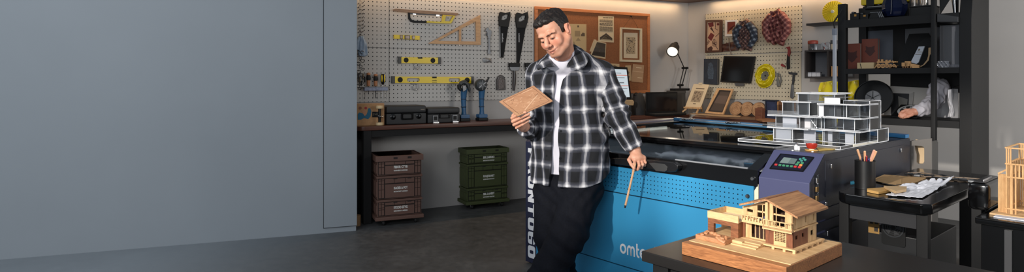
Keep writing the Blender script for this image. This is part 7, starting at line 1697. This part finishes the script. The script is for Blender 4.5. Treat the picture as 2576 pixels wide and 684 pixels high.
# his right hand, holding the panel (viewer's left)
def fing(pts, r0=FR, k=.004, tip=.82): 
    n = len(pts); v.chain([J(*q) for q in pts], [r0*(1-(1-tip)*i/(n-1)) for i in range(n)], k)
palm = J(1309, 312, 3.40)
v.chain([wrR, palm], [.031, .030], .012); v.chain([J(1300, 305, 3.385), J(1312, 321, 3.41)], [.020, .018], .014)
fing([(1301, 308, 3.385), (1288, 297, 3.345), (1304, 287.5, 3.305), (1322, 282.5, 3.30)], FR*1.02)
fing([(1303, 312, 3.39), (1290, 305.5, 3.35), (1310, 296, 3.305), (1331, 286.5, 3.31)], FR*1.05)
fing([(1307, 317, 3.40), (1293, 314, 3.36), (1313, 304.5, 3.315), (1332, 294.5, 3.32)], FR)
fing([(1312, 322, 3.41), (1299, 321.5, 3.37), (1315, 313, 3.33), (1329, 304, 3.335)], FR*.86)
fing([(1307, 304, 3.41), (1291, 291, 3.385), (1297, 281, 3.37), (1314, 276, 3.37)], FR*1.15)
# his left hand, resting on the lid handle (viewer's right) with a stick between the fingers
v.chain([wrL, J(1602, 396, 3.436)], [.031, .033], .014); v.chain([J(1596, 398, 3.426), J(1617, 398, 3.436)], [.025, .020], .012)
fing([(1597, 402, 3.416), (1596, 413, 3.386), (1595, 424, 3.386), (1593, 431, 3.406)], FR*1.03)
fing([(1606, 405, 3.416), (1608, 417, 3.386), (1604, 426, 3.396), (1598, 428, 3.426)], FR*1.05)
fing([(1614, 403, 3.426), (1617, 414, 3.396), (1614, 422, 3.411), (1607, 424, 3.436)], FR)
fing([(1620, 399, 3.436), (1624, 409, 3.411), (1622, 416, 3.426), (1616, 418, 3.451)], FR*.86)
fing([(1590, 389, 3.436), (1582, 402, 3.406), (1588, 414, 3.386), (1595, 423, 3.376)], FR*1.15)
def skin_uv(P):
    L_ = ((P-HC)@HR)/HS; lip = np.exp(-((L_[:, 2]+.0735)/.0085)**2-(L_[:, 0]/.020)**4)*(L_[:, 1] > .078)
    chin = np.clip((-.046-L_[:, 2])/.02, 0, 1)*(L_[:, 1] > -.02)*(L_[:, 2] > -.16)*(1-lip)
    bl = np.zeros(len(P))
    for s in (-1, 1): bl = np.maximum(bl, np.exp(-(((L_[:, 0]-s*.042)/.022)**2+((L_[:, 2]+.034)/.02)**2))*(L_[:, 1] > .02))
    bl = np.maximum(bl, np.exp(-((L_[:, 0]/.014)**2+((L_[:, 2]+.041)/.012)**2))*(L_[:, 1] > .09)); bl = np.maximum(bl, (np.abs(L_[:, 0]) > .078)*(np.abs(L_[:, 2]) < .05)*.7)
    zl = -.0725+.010*np.clip((np.abs(L_[:, 0])-.013)/.021, 0, 1); mo = np.exp(-((L_[:, 2]-zl)/.0022)**2)*(np.abs(L_[:, 0]) < .034)*(L_[:, 1] > .06)
    return {'mouth': mo*.8, 'lip': lip*.75, 'stubble': chin*.38, 'blush': bl*.55}
v.mesh('body', SKIN, root, skin_uv)
# ---- hair, brows, lashes
hv = Vol(tuple(HC-.26), tuple(HC+.26), .0025)
def hl_(y): return np.interp(y, [-.12, -.085, -.05, -.03, -.020, -.006, .004, .018, .021, .030, .045, .060, .075, .11], [-.062, -.060, -.040, -.014, .018, .012, -.034, -.034, -.010, .022, .046, .060, .068, .066])
hv.ell(H(0, -.014, .036), np.array((.0785, .101, .0845))*HS, HR, .01); hv.ell(H(0, .026, .080), np.array((.060, .056, .026))*HS, HR, .02); hv.ell(H(0, -.035, .082), np.array((.060, .062, .024))*HS, HR, .02); hv.ell(H(.0, .066, .080), np.array((.054, .026, .020))*HS, HR, .015)
def nz(P, f, s_=0): return np.sin(P[:, 0]*f+1.3*np.sin(P[:, 2]*f*.7+s_)+s_)*np.sin(P[:, 1]*f*1.1+1.7*np.sin(P[:, 0]*f*.6)+2*s_)
def hw_(P):
    L_ = ((P-HC)@HR)/HS; top = np.clip((L_[:, 2]-.06)/.04, 0, 1)
    return (-.0030*nz(L_, 150, .4)-.0025*nz(L_, 90, 1.7)-.003)*top-.0010*nz(L_, 260, .9)+.0005
hv.warp(hw_)
q = hv.sub(hv.lo, hv.lo+hv.h*np.array(hv.n), 0)[1]; L_ = ((q.reshape(-1, 3)-HC)@HR/HS).reshape(q.shape); jag = .004*np.sin(L_[..., 0]*170+L_[..., 1]*60)
hv.d = np.maximum(hv.d, (hl_(L_[..., 1])+jag-L_[..., 2])*.7).astype(np.float32)
m, t, p = base('hair_dark'); tc = t.new('ShaderNodeTexCoord'); n_ = t.new('ShaderNodeTexNoise', Scale=120.0, Detail=3.0); t.link(tc.outputs['Object'], n_.inputs['Vector'])
t.link(t.ramp(n_.outputs['Fac'], [(.35, col((14, 12, 12))), (.65, col((42, 33, 28)))]), p.inputs['Base Color']); p.inputs['Roughness'].default_value = .5
b_ = t.new('ShaderNodeBump', Strength=.7, Distance=.004); t.link(n_.outputs['Fac'], b_.inputs['Height']); t.link(b_.outputs[0], p.inputs['Normal'])
hv.mesh('hair', m, root)
HAIR = m; rl = np.array(root.location)
BROWM = mat('brow_brown', (74, 52, 42), .9)
for s in (-1, 1):
    mb = MB(); pts = [(s*.012, .0930, .0105), (s*.026, .0920, .0130), (s*.042, .0825, .0145), (s*.054, .070, .0085)]; mb.tube([tuple(H(*q)-rl) for q in pts], [.0036*HS, .0044*HS, .0038*HS, .0018], 8, flat=.7); mb.build('eyebrow', BROWM, root)
    mb = MB(); pts = [(s*(.031+.0155*cos(a)), .0872-.006*abs(cos(a))**2, -.0080-.0035*sin(a)) for a in [pi*k/8 for k in range(9)]]; mb.tube([tuple(H(*q)-rl) for q in pts], .0011*HS, 6); mb.build('lash_line', mat('lash_dark', (30, 20, 18), .7), root)
    mb = MB(); mb.ell(tuple(H(s*.031, .0800, -.0110)-rl), .0062*HS, 12, 8); mb.build('eye', mat('eye_dark', (52, 40, 36), .15), root)
# ---- T-shirt
tv = Vol((-.02, 3.3, .60), (.72, 4.0, 1.52), .004); tdir = (1, -.33, 0)
tors = [(J(1428, 168, 3.66), (.15, .085)), (J(1425, 250, 3.64), (.185, .122)), (J(1434, 350, 3.63), (.195, .128)), (J(1434, 452, 3.65), (.205, .138))]
for (a, ra), (b, rb2) in zip(tors, tors[1:]): tv.econe(a, b, ra, rb2, tdir, .03)
tv.chain([J(1378, 172, 3.63), J(1418, 152, 3.58), J(1476, 172, 3.60)], [.05, .082, .05], .02)
cut = J(1414, 132, 3.50); tv.ell(cut, (.064, .10, .052), None, .008, 's')
tv.warp(lambda P: .003*nz(P, 28, .3)+.002*nz(P, 60, 1.1))
zt = J(1392, 441, 3.52)[2]; q = tv.sub(tv.lo, tv.lo+tv.h*np.array(tv.n), 0)[1]; tv.d = np.maximum(tv.d, zt-q[..., 2]).astype(np.float32)
tv.mesh('t_shirt', mat('tee_white', (216, 214, 224), .8), root)
# ---- plaid overshirt
m, t, p = base('plaid_flannel')
def stripe(v_, PP, k):
    d = t.math('MULTIPLY', t.math('ABSOLUTE', t.math('SUBTRACT', t.math('FRACT', t.math('ADD', t.math('DIVIDE', v_, PP), 50.0)), .5)), PP)
    r_ = t.new('ShaderNodeValToRGB'); e = r_.color_ramp.elements; r_.color_ramp.interpolation = 'LINEAR'
    st = [(0, 1), (.006*k, 1), (.010*k, .52), (.014*k, .60), (.020*k, .26), (.023*k, .34), (.029*k, 0), (PP/2, 0)]
    while len(e) < len(st): e.new(.5)
    for i, (a, b) in enumerate(st): e[i].position = a/(PP/2); e[i].color = (b, b, b, 1)
    t.link(t.math('DIVIDE', d, PP/2), r_.inputs[0]); return r_.outputs[0]
su, sv = stripe(attr(t, 'pu'), .0655, .60), stripe(attr(t, 'pv'), .112, .92); tc = t.new('ShaderNodeTexCoord')
n_ = t.new('ShaderNodeTexNoise', Scale=260.0, Detail=2.0); t.link(tc.outputs['Object'], n_.inputs['Vector']); n2_ = t.new('ShaderNodeTexNoise', Scale=22.0, Detail=4.0); t.link(tc.outputs['Object'], n2_.inputs['Vector'])
f = t.math('ADD', t.math('MULTIPLY', su, .50), t.math('MULTIPLY', sv, .40)); f = t.math('MULTIPLY', f, t.math('MULTIPLY_ADD', n2_.outputs['Fac'], .6, .7)); f = t.math('ADD', f, t.math('MULTIPLY', t.math('SUBTRACT', n_.outputs['Fac'], .5), .06))
t.link(t.ramp(f, [(0, col((17, 18, 22))), (.32, col((70, 72, 82))), (.9, col((226, 224, 226)))]), p.inputs['Base Color']); p.inputs['Roughness'].default_value = .9; p.inputs['Sheen Weight'].default_value = .0
FLAN = m
sv_ = Vol((-.16, 3.05, .58), (.98, 4.02, 1.56), .004)
so = [(J(1430, 166, 3.67), (.17, .095)), (J(1424, 215, 3.65), (.212, .140)), (J(1424, 255, 3.65), (.214, .148)), (J(1433, 350, 3.64), (.230, .156)), (J(1434, 405, 3.65), (.236, .158)), (J(1434, 470, 3.655), (.240, .160))]
for (a, ra), (b, rb2) in zip(so, so[1:]): sv_.econe(a, b, ra, rb2, tdir, .03, pw=2.3)
sv_.chain([J(1360, 190, 3.66), J(1400, 152, 3.62), J(1452, 148, 3.60), J(1512, 190, 3.60)], [.080, .060, .062, .082], .03)
sv_.chain([shL, J(1537, 240, 3.53), elL, J(1580, 345, 3.47), J(1595, 374, 3.462)], [.084, .078, .071, .060, .055], .022)
sv_.chain([shR, J(1349, 250, 3.70), elR, J(1331, 322, 3.58), J(1322, 322, 3.505)], [.084, .076, .068, .058, .052], .022)
# neck hole, front opening
sv_.ell(J(1412, 136, 3.50), (.085, .13, .056), None, .008, 's')
def opening(P):
    zz = P[..., 2]; pyf = [150, 175, 200, 260, 350, 440, 475]; zk = [1.32-(y-200)/1500*3.50 for y in pyf]
    lk = [J(x, y, 3.50)[0] for x, y in zip((1388, 1390, 1391, 1391, 1386, 1378, 1375), pyf)]; rk = [J(x, y, 3.50)[0] for x, y in zip((1450, 1434, 1416, 1407, 1405, 1404.5, 1404.5), pyf)]
    l = np.interp(-zz, [-z for z in zk], lk); r_ = np.interp(-zz, [-z for z in zk], rk); c = (l+r_)/2; hw2 = (r_-l)/2
    # the cut runs straight back from the front of the chest
    xs_ = P[..., 0]+(P[..., 1]-3.50)*-.26
    return np.maximum(np.maximum(np.abs(xs_-c)-hw2, P[..., 1]-3.62), .60-zz)
sv_.add(opening, (-.1, 3.2, .6), (.6, 3.64, 1.45), .004, 's')
# cuffs: open ends
def cutball(c, n_, r): 
    c, n_ = A3(c), A3(n_)/np.linalg.norm(n_); sv_.add(lambda P: np.maximum(-((P-c)@n_), np.linalg.norm(P-c, axis=-1)-r), c-r, c+r, .003, 's')
dL = J(1597, 378, 3.46)-J(1580, 345, 3.47); cutball(J(1595.5, 372, 3.462), dL, .085)
dR = J(1309, 312, 3.40)-J(1331, 322, 3.58); cutball(J(1320, 320, 3.485), dR, .085)
def foldw(P):
    d = .0035*nz(P, 30, .2)+.0025*nz(P, 55, 1.4)
    ax = elL-shL; tt = ((P-shL)@ax)/float(ax@ax); ax2 = wrL-elL; t2 = ((P-elL)@ax2)/float(ax2@ax2)
    onL = (P[:, 0] > J(1512, 250, 3.55)[0]+.0)*1.0
    d += onL*.0075*np.sin(tt*17+6*P[:, 0]+5*np.sin(P[:, 2]*19))*np.exp(-((tt-.85)/.55)**2)
    d += onL*.006*np.sin(t2*14+20*(P[:, 1]-3.5))*np.exp(-((t2-.2)/.5)**2)
    # soft upright folds low on the body
    low = np.clip((1.15-P[:, 2])/.4, 0, 1)*(1-onL); d += low*.006*np.sin(P[:, 0]*42+2*np.sin(P[:, 2]*9))
    # chest pocket and placket stand slightly proud
    px_ = CX+FPX*P[:, 0]/P[:, 1]; py_ = HY-FPX*(P[:, 2]-CH)/P[:, 1]; fr_ = P[:, 1] < 3.62
    pk = fr_*(px_ > 1432)*(px_ < 1499)*(py_ > 211-(px_-1432)*.0)*(py_ < 280-np.abs(px_-1465)*.10); d -= .004*pk
    d -= .0025*fr_*(px_ > 1404)*(px_ < 1420)*(py_ > 185); d -= .0025*fr_*(px_ > 1365)*(px_ < 1392)*(py_ > 190)*(px_ > 1374-(py_-190)*.03)
    return d
sv_.warp(foldw)
q = sv_.sub(sv_.lo, sv_.lo+sv_.h*np.array(sv_.n), 0)[1]
xk = [J(x, 455, 3.6)[0] for x in (1325, 1340, 1375, 1400, 1450, 1480, 1505, 1533, 1545)]; zk = [J(1400, y, 3.6)[2] for y in (460, 462, 464, 464, 464, 461, 452, 430, 420)]
tor = q[..., 0] < J(1538, 440, 3.55)[0]
sv_.d = np.maximum(sv_.d, np.where(q[..., 2] < .80, np.interp(q[..., 0], xk, zk)-q[..., 2], -1)).astype(np.float32)
def seg(P, a, b):
    ba = b-a; tt = np.clip(((P-a)@ba)/float(ba@ba), 0, 1); return np.linalg.norm(P-a-tt[:, None]*ba, axis=1), tt
def plaid_uv(P, Q):
    c = np.array([J(1430, 300, 3.68)[0], J(1430, 300, 3.68)[1]]); xr_ = P[:, 0]-c[0]; yr = P[:, 1]-c[1]-.12*-xr_*0
    ang = np.arctan2(xr_, -(yr)*1.35); pu = ang*.19+.047+.006*np.sin(P[:, 2]*11); pv = P[:, 2]*1.0+.030+.02*xr_+.004*np.sin(P[:, 0]*23)
    best = np.full(len(P), 1.0)
    for a, b, off, tl in ((shL, elL, 0, .10), (elL, wrL, float(np.linalg.norm(elL-shL)), -1), (shR, elR, 0, .10), (elR, wrR, float(np.linalg.norm(elR-shR)), -1)):
        d, _t = seg(Q, a, b); tt = ((P-a)@(b-a))/float((b-a)@(b-a)); L_ = float(np.linalg.norm(b-a)); ax = (b-a)/L_; x0 = np.array([0, -1., 0]); x0 -= ax*(x0@ax); x0 /= np.linalg.norm(x0); y0 = np.cross(ax, x0); r_ = P-a; an = np.arctan2(r_@y0, r_@x0)
        side = 1 if a[0] > .35 else -1
        seam = (Q[:, 0]-J(1516 if side > 0 else 1352, 220, 3.6)[0])*side > (-.0 if side > 0 else .0)
        if side > 0: seam = Q[:, 0] > np.interp(Q[:, 2], [1.0, 1.23, 1.30, 1.42], [J(1534, 340, 3.5)[0], J(1507, 240, 3.55)[0], J(1524, 205, 3.55)[0], J(1536, 172, 3.58)[0]])
        mk = (d < .105)*(d < best)*seam
        if tl < 0 and side < 0: mk = (d < .085)*(Q[:, 1] < 3.66)*(Q[:, 2] < 1.09)*(Q[:, 0] < J(1346, 320, 3.5)[0])*(d < best)
        mk = mk.astype(bool); pu[mk] = (an*.072+.067)[mk]; pv[mk] = (tt*L_+off+.045)[mk]; best[mk] = d[mk]
    return {'pu': pu, 'pv': pv}
sh = sv_.mesh('plaid_shirt', FLAN, root, None, plaid_uv)
# collar leaves
def collar(pts_in, pts_out, nm='collar'):
    n = len(pts_in); vs = []; fs = []
    for a, b in zip(pts_in, pts_out):
        for f_ in (0, .33, .66, 1): vs.append(np.array(a)*(1-f_)+np.array(b)*f_+np.array([0, -.010*sin(pi*f_), .006*sin(pi*f_)]))
    for i in range(n-1):
        for k in range(3): fs.append((i*4+k, i*4+k+1, (i+1)*4+k+1, (i+1)*4+k))
    me = bpy.data.meshes.new(nm); me.from_pydata([tuple(x-rl) for x in vs], [], fs); b = bmesh.new(); b.from_mesh(me); bmesh.ops.recalc_face_normals(b, faces=b.faces[:]); bmesh.ops.solidify(b, geom=b.faces[:], thickness=.005); bmesh.ops.subdivide_edges(b, edges=b.edges[:], cuts=1, use_grid_fill=True, smooth=.3); b.to_mesh(me); b.free()
    me.polygons.foreach_set('use_smooth', [True]*len(me.polygons)); Pn = np.array([q.co[:] for q in me.vertices])+rl
    for nm2, arr in (('pu', Pn[:, 0]+.3*Pn[:, 2]+.02), ('pv', Pn[:, 2]-.4*Pn[:, 0]+.05)): at_ = me.attributes.new(nm2, 'FLOAT', 'POINT'); at_.data.foreach_set('value', arr.astype(np.float32))
    return link(nm, me, FLAN, sh)
sh_off = np.array(sh.location)
collar([J(1395, 165, 3.47), J(1388, 156, 3.50), J(1384, 146, 3.56), J(1388, 138, 3.64)], [J(1352, 175, 3.50), J(1352, 168, 3.55), J(1360, 157, 3.62), J(1376, 146, 3.70)])
collar([J(1424, 168, 3.47), J(1436, 150, 3.49), J(1445, 132, 3.54), J(1444, 114, 3.62), J(1432, 112, 3.70)], [J(1452, 176, 3.46), J(1470, 170, 3.46), J(1480, 150, 3.50), J(1470, 128, 3.60), J(1446, 122, 3.74)])
BTN = mat('button_black', (20, 20, 22), .3)
for px, py in ((1387, 236), (1386, 288), (1382, 340), (1376, 392), (1411, 262), (1411, 330), (1409, 398), (1408, 210)):
    c = J(px, py, 3.50); a_ = c+(c-np.array([0, 0, CH]))/c[1]*0
    # push the button onto the cloth along the line of sight from the chest
    P_ = np.array(CAM); dr = (c-P_)/np.linalg.norm(c-P_); dd = 3.2; val = 1.0
    for _ in range(60):
        x = P_+dr*dd; i = ((x-sv_.lo)/sv_.h).astype(int)
        if (i < 0).any() or (i >= np.array(sv_.n)).any(): dd += .02; continue
        val = sv_.d[tuple(i)]
        if val < .002: break
        dd += max(.003, float(val)*.8)
    x = P_+dr*dd-rl; MB().lathe([(.001, -.004), (.0062, -.004), (.0068, -.001), (.006, .001), (.001, .001)], tuple(x), 'y', 14).build('button', BTN, sh)
# ---- jeans
jv = Vol((-.16, 3.15, -.02), (.62, 4.06, .92), .005)
hipL, hipR = J(1466, 470, 3.60), J(1388, 470, 3.68); knL, anL = J(1430, 588, 3.46), J(1362, 715, 3.48); knR, anR = J(1383, 592, 3.66), J(1424, 716, 3.72)
jv.econe(J(1434, 425, 3.65), J(1432, 478, 3.65), (.19, .13), (.20, .135), (1, -.33, 0), .03)
jv.chain([hipL, knL, anL], [.118, .106, .102], .03); jv.chain([hipR, knR, anR], [.112, .098, .092], .02)
def jw(P):
    d = .003*nz(P, 22, .5)+.0025*nz(P, 50, 1.9)
    kk = np.exp(-(np.linalg.norm(P-knL, axis=1)/.16)**2); d += kk*.008*np.sin(P[:, 2]*60+P[:, 0]*40)
    hh = np.exp(-((P[:, 2]-.66)/.09)**2); d += hh*.004*np.sin(P[:, 2]*70-np.abs(P[:, 0]-.33)*70); lo = np.exp(-((P[:, 2]-.14)/.12)**2); d += lo*.007*np.sin(P[:, 2]*75+P[:, 0]*25)
    return d
jv.warp(jw); q = jv.sub(jv.lo, jv.lo+jv.h*np.array(jv.n), 0)[1]; jv.d = np.maximum(jv.d, .045-q[..., 2]).astype(np.float32)
jn = jv.mesh('jeans', mat('denim_dark', (11, 13, 21), .85, spec=.2, noise=.25, nscale=90, bump=.3, bscale=300), root)
mb = MB(); mb.tube([tuple(J(x, y, 3.60)-rl) for x, y in ((1404, 463), (1404, 480), (1401, 492))], .003, 6); mb.build('fly_seam', mat('seam_dark', (40, 42, 54), .8), jn)
# ---- shoes
SHO = mat('shoe_white', (196, 198, 202), .6)
for an, toe, nm in ((anL, (-.10, -.20), 'l'), (anR, (.05, -.20), 'r')):
    an = np.array([an[0], an[1], 0.]); tv_ = np.array([toe[0], toe[1], 0.]); tv_ = tv_/np.linalg.norm(tv_)
    vv = Vol(tuple(an-np.array([.3, .34, .02])), tuple(an+np.array([.3, .3, .2])), .005)
    vv.chain([an-tv_*.06+np.array([0, 0, .05]), an+tv_*.10+np.array([0, 0, .045]), an+tv_*.19+np.array([0, 0, .036])], [.05, .045, .036], .02); vv.cone(an+np.array([0, 0, .06]), an+np.array([0, 0, .12]), .05, .045, .02)
    q = vv.sub(vv.lo, vv.lo+vv.h*np.array(vv.n), 0)[1]; vv.d = np.maximum(vv.d, .014-q[..., 2]).astype(np.float32)
    s_ = vv.mesh('shoe', SHO, root)
    pd = np.array([-tv_[1], tv_[0], 0]); out = [an+tv_*(.075+.165*cos(a))+pd*(.050*sin(a)*(1-.12*cos(a))) for a in [2*pi*k/28 for k in range(28)]]
    MB().prism([(x[0]-rl[0], x[1]-rl[1]) for x in out], 0.001, .026, pl='xy', r=.004).build('sole', mat('sole_grey', (150, 150, 152), .6), s_)
# ================================================================ WHAT HE HOLDS
c4 = [J(1256, 255, 3.33), J(1342, 215, 3.45), J(1391, 254, 3.39), J(1303, 292, 3.27)]
n3 = np.cross(c4[1]-c4[0], c4[3]-c4[0]); n3 /= np.linalg.norm(n3); n3 = -n3 if n3[1] > 0 else n3
r = thing('engraved_panel', 'thin square engraved wooden panel held up in the man\'s hand', 'panel', None, *[float(x) for x in c4[0]])
def PQ_(u, v_, h): return (c4[0]*(1-u)+c4[1]*u)*(1-v_)+(c4[3]*(1-u)+c4[2]*u)*v_+n3*h-c4[0]
def slab3(polys, h0, h1, nm, m_, par=r):
    mb = MB()
    for pl in polys:
        A_ = [mb.v(*PQ_(u, w2, h0)) for u, w2 in pl]; B_ = [mb.v(*PQ_(u, w2, h1)) for u, w2 in pl]; mb.f(A_); mb.f(B_[::-1])
        for k in range(len(pl)): mb.f((A_[k], A_[(k+1) % len(pl)], B_[(k+1) % len(pl)], B_[k]))
    return mb.build(nm, m_, par, 0)
slab3([[(0, 0), (1, 0), (1, 1), (0, 1)]], -.005, 0, 'board', wood('panel_ply', (164, 116, 84), (200, 152, 116), (8, 8, 60), .6))
ENG = mat('engraving_dark', (104, 66, 46), .8); ENL = mat('engraving_light', (214, 172, 138), .7); random.seed(31)
P1 = []; P2 = []
for i in range(120):
    u, w2 = .16+.66*random.random(), .18+.6*random.random(); l, h = .015+.06*random.random(), .008+.015*random.random(); (P1 if i % 3 else P2).append([(u, w2), (u+l, w2), (u+l, w2+h), (u, w2+h)])
P2 += [[(.10, .16), (.34, .12), (.34, .14), (.10, .18)], [(.58, .10), (.90, .10), (.90, .13), (.58, .13)], [(.25, .86), (.85, .45), (.86, .48), (.27, .89)]]
P1 += [[(.5, .4), (.56, .38), (.57, .45), (.51, .46)], [(.3, .8), (.9, .4), (.905, .415), (.305, .815)], [(.06, .06), (.94, .06), (.94, .07), (.06, .07)], [(.06, .93), (.94, .93), (.94, .94), (.06, .94)], [(.06, .07), (.07, .07), (.07, .93), (.06, .93)], [(.93, .07), (.94, .07), (.94, .93), (.93, .93)]]
slab3(P1, -.0002, .0004, 'engraved_line', ENG); slab3(P2, -.0002, .0012, 'raised_detail', ENL)
a, b = J(1596, 420, 3.378), J(1572, 523, 3.385); d = (b-a)/np.linalg.norm(b-a)
r = thing('wooden_stylus', 'long thin wooden stick with dark tip pointing down from the resting hand', 'stick', None, *[float(x) for x in a])
MB().tube([tuple(-d*.02), tuple(b-a-d*.016)], [.0062, .0066], 8).build('shaft', wood('stylus_wood', (176, 128, 90), (222, 176, 134), (60, 60, 8), .5), r); MB().tube([tuple(b-a-d*.016), tuple(b-a-d*.004), tuple(b-a)], [.0058, .005, .003], 10).build('tip', mat('tip_dark', (60, 60, 62), .35, .5), r)
# ================================================================ REFLECTED ARM AT THE RACK (glass reflection built as a solid forearm)
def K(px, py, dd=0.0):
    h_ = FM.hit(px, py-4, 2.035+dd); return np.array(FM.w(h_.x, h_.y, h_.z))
k0 = K(2300, 288); r = thing('person', 'reflected hand and pale sleeve, built as a solid arm on the lower shelf of the rack', 'person', None, float(k0[0]), float(k0[1]), 0)
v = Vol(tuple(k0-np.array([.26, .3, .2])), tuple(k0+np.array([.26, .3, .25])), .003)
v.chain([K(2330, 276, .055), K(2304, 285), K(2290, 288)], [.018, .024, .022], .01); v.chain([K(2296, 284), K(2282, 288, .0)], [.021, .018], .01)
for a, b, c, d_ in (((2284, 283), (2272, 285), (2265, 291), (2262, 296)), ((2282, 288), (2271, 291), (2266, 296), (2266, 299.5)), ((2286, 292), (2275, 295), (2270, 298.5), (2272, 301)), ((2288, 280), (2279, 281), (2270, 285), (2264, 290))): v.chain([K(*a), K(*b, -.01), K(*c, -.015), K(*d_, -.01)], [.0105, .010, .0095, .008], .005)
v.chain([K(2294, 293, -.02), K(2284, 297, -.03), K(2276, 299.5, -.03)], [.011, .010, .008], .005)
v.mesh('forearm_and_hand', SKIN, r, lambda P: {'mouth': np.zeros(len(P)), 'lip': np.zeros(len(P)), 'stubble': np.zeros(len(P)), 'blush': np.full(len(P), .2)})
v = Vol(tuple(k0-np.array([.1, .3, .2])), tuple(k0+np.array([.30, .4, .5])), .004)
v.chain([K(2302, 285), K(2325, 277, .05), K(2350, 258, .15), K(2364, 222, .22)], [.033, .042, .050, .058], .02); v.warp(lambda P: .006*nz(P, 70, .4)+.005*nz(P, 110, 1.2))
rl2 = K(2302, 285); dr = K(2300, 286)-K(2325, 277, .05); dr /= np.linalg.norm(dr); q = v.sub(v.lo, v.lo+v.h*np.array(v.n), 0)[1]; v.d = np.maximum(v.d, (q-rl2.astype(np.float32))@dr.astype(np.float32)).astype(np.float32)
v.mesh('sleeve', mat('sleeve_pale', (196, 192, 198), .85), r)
# ================================================================ LIGHT, CAMERA
def light(name, kind, loc, target, power, color, **kw):
    l = bpy.data.lights.new(name, kind); l.energy = power; l.color = color
    for k, v_ in kw.items(): setattr(l, k, v_)
    o = bpy.data.objects.new(name, l); C.objects.link(o); o.location = loc
    if target is not None: o.rotation_euler = (Vector(target)-Vector(loc)).to_track_quat('-Z', 'Y').to_euler()
    return o
W_ = bpy.data.worlds.new('world'); bpy.context.scene.world = W_; W_.use_nodes = True
W_.node_tree.nodes['Background'].inputs[0].default_value = (.62, .72, .85, 1); W_.node_tree.nodes['Background'].inputs[1].default_value = .22
# unseen key light behind the camera on the left, split into two spots: one on the man, one on the table and machine
KEY = (-3.2, -1.6, 3.0)
light('key_lamp_man', 'SPOT', KEY, (.32, 3.55, 1.33), 1600, (1.0, .93, .84), spot_size=radians(17.5), spot_blend=.5, shadow_soft_size=.09)
light('key_lamp_table', 'SPOT', KEY, (1.25, 2.40, .76), 2050, (1.0, .93, .84), spot_size=radians(18.5), spot_blend=.45, shadow_soft_size=.09)
# unseen fill lamps added to brighten the left wall and floor
light('left_wall_fill', 'AREA', (-2.4, -1.6, 1.7), (-2.2, 5.0, .9), 92, (.92, .96, 1.0), shape='RECTANGLE', size=3.2, size_y=2.2)
light('left_floor_fill', 'AREA', (-3.0, 2.0, 3.3), (-3.0, 3.4, 0), 55, (.92, .96, 1.0), shape='RECTANGLE', size=2.6, size_y=1.6)
# fill lamp added inside the laser cutter to brighten its interior
o = light('cutter_fill', 'AREA', FM.w(1.0, .45, .935), FM.w(1.0, .40, .7), 7, (.95, .97, 1.0), shape='RECTANGLE', size=1.2, size_y=.05); o.rotation_euler = (0, 0, FM.ang)
# broad unseen fill lamp added behind the camera
light('rear_fill', 'AREA', (.5, -2.2, 3.0), (.8, 4.5, 1.0), 66, (.95, .97, 1.0), shape='RECTANGLE', size=4.0, size_y=1.6)
# unseen fill lamp added to brighten the far right wall
light('right_wall_fill', 'AREA', (4.7, 1.6, 1.8), (4.5, 5.6, .9), 115, (1.0, .97, .93), shape='RECTANGLE', size=1.6, size_y=1.8)
# warm strips under the soffit
def strip(F, a0, a1, b, z, power, nm):
    p0, p1 = F.w(a0, b, z), F.w(a1, b, z); c = (p0+p1)/2; o = light(nm, 'AREA', c, None, power, (1.0, .66, .36), shape='RECTANGLE', size=(p1-p0).length, size_y=.03); o.rotation_euler = (0, 0, F.ang)
strip(FB, -1.4, 2.9, -.08, 2.305, 14, 'warm_strip_back'); strip(FM, -.9, 1.2, 3.86, 2.305, 7, 'warm_strip_right')
lw = light('desk_lamp_light', 'SPOT', lampw, lampw+lampd, 6, (1.0, .86, .66), spot_size=radians(120), spot_blend=.6, shadow_soft_size=.05)
cam = bpy.data.cameras.new('camera'); co = bpy.data.objects.new('camera', cam); C.objects.link(co)
co.location = (0, 0, CH); co.rotation_euler = (pi/2, 0, 0)
cam.sensor_width = 36; cam.lens = FPX/2576*36; cam.shift_y = -(342-HY)/2576; cam.clip_start = .05; cam.clip_end = 60
sc = bpy.context.scene; sc.camera = co
sc.view_settings.view_transform = 'Standard'; sc.view_settings.look = 'None'; sc.view_settings.gamma = 1; sc.view_settings.exposure = 0; sc.view_settings.use_curve_mapping = False
sc.cycles.max_bounces = 8; sc.cycles.transparent_max_bounces = 24
try: sc.cycles.use_denoising = True
except Exception: pass
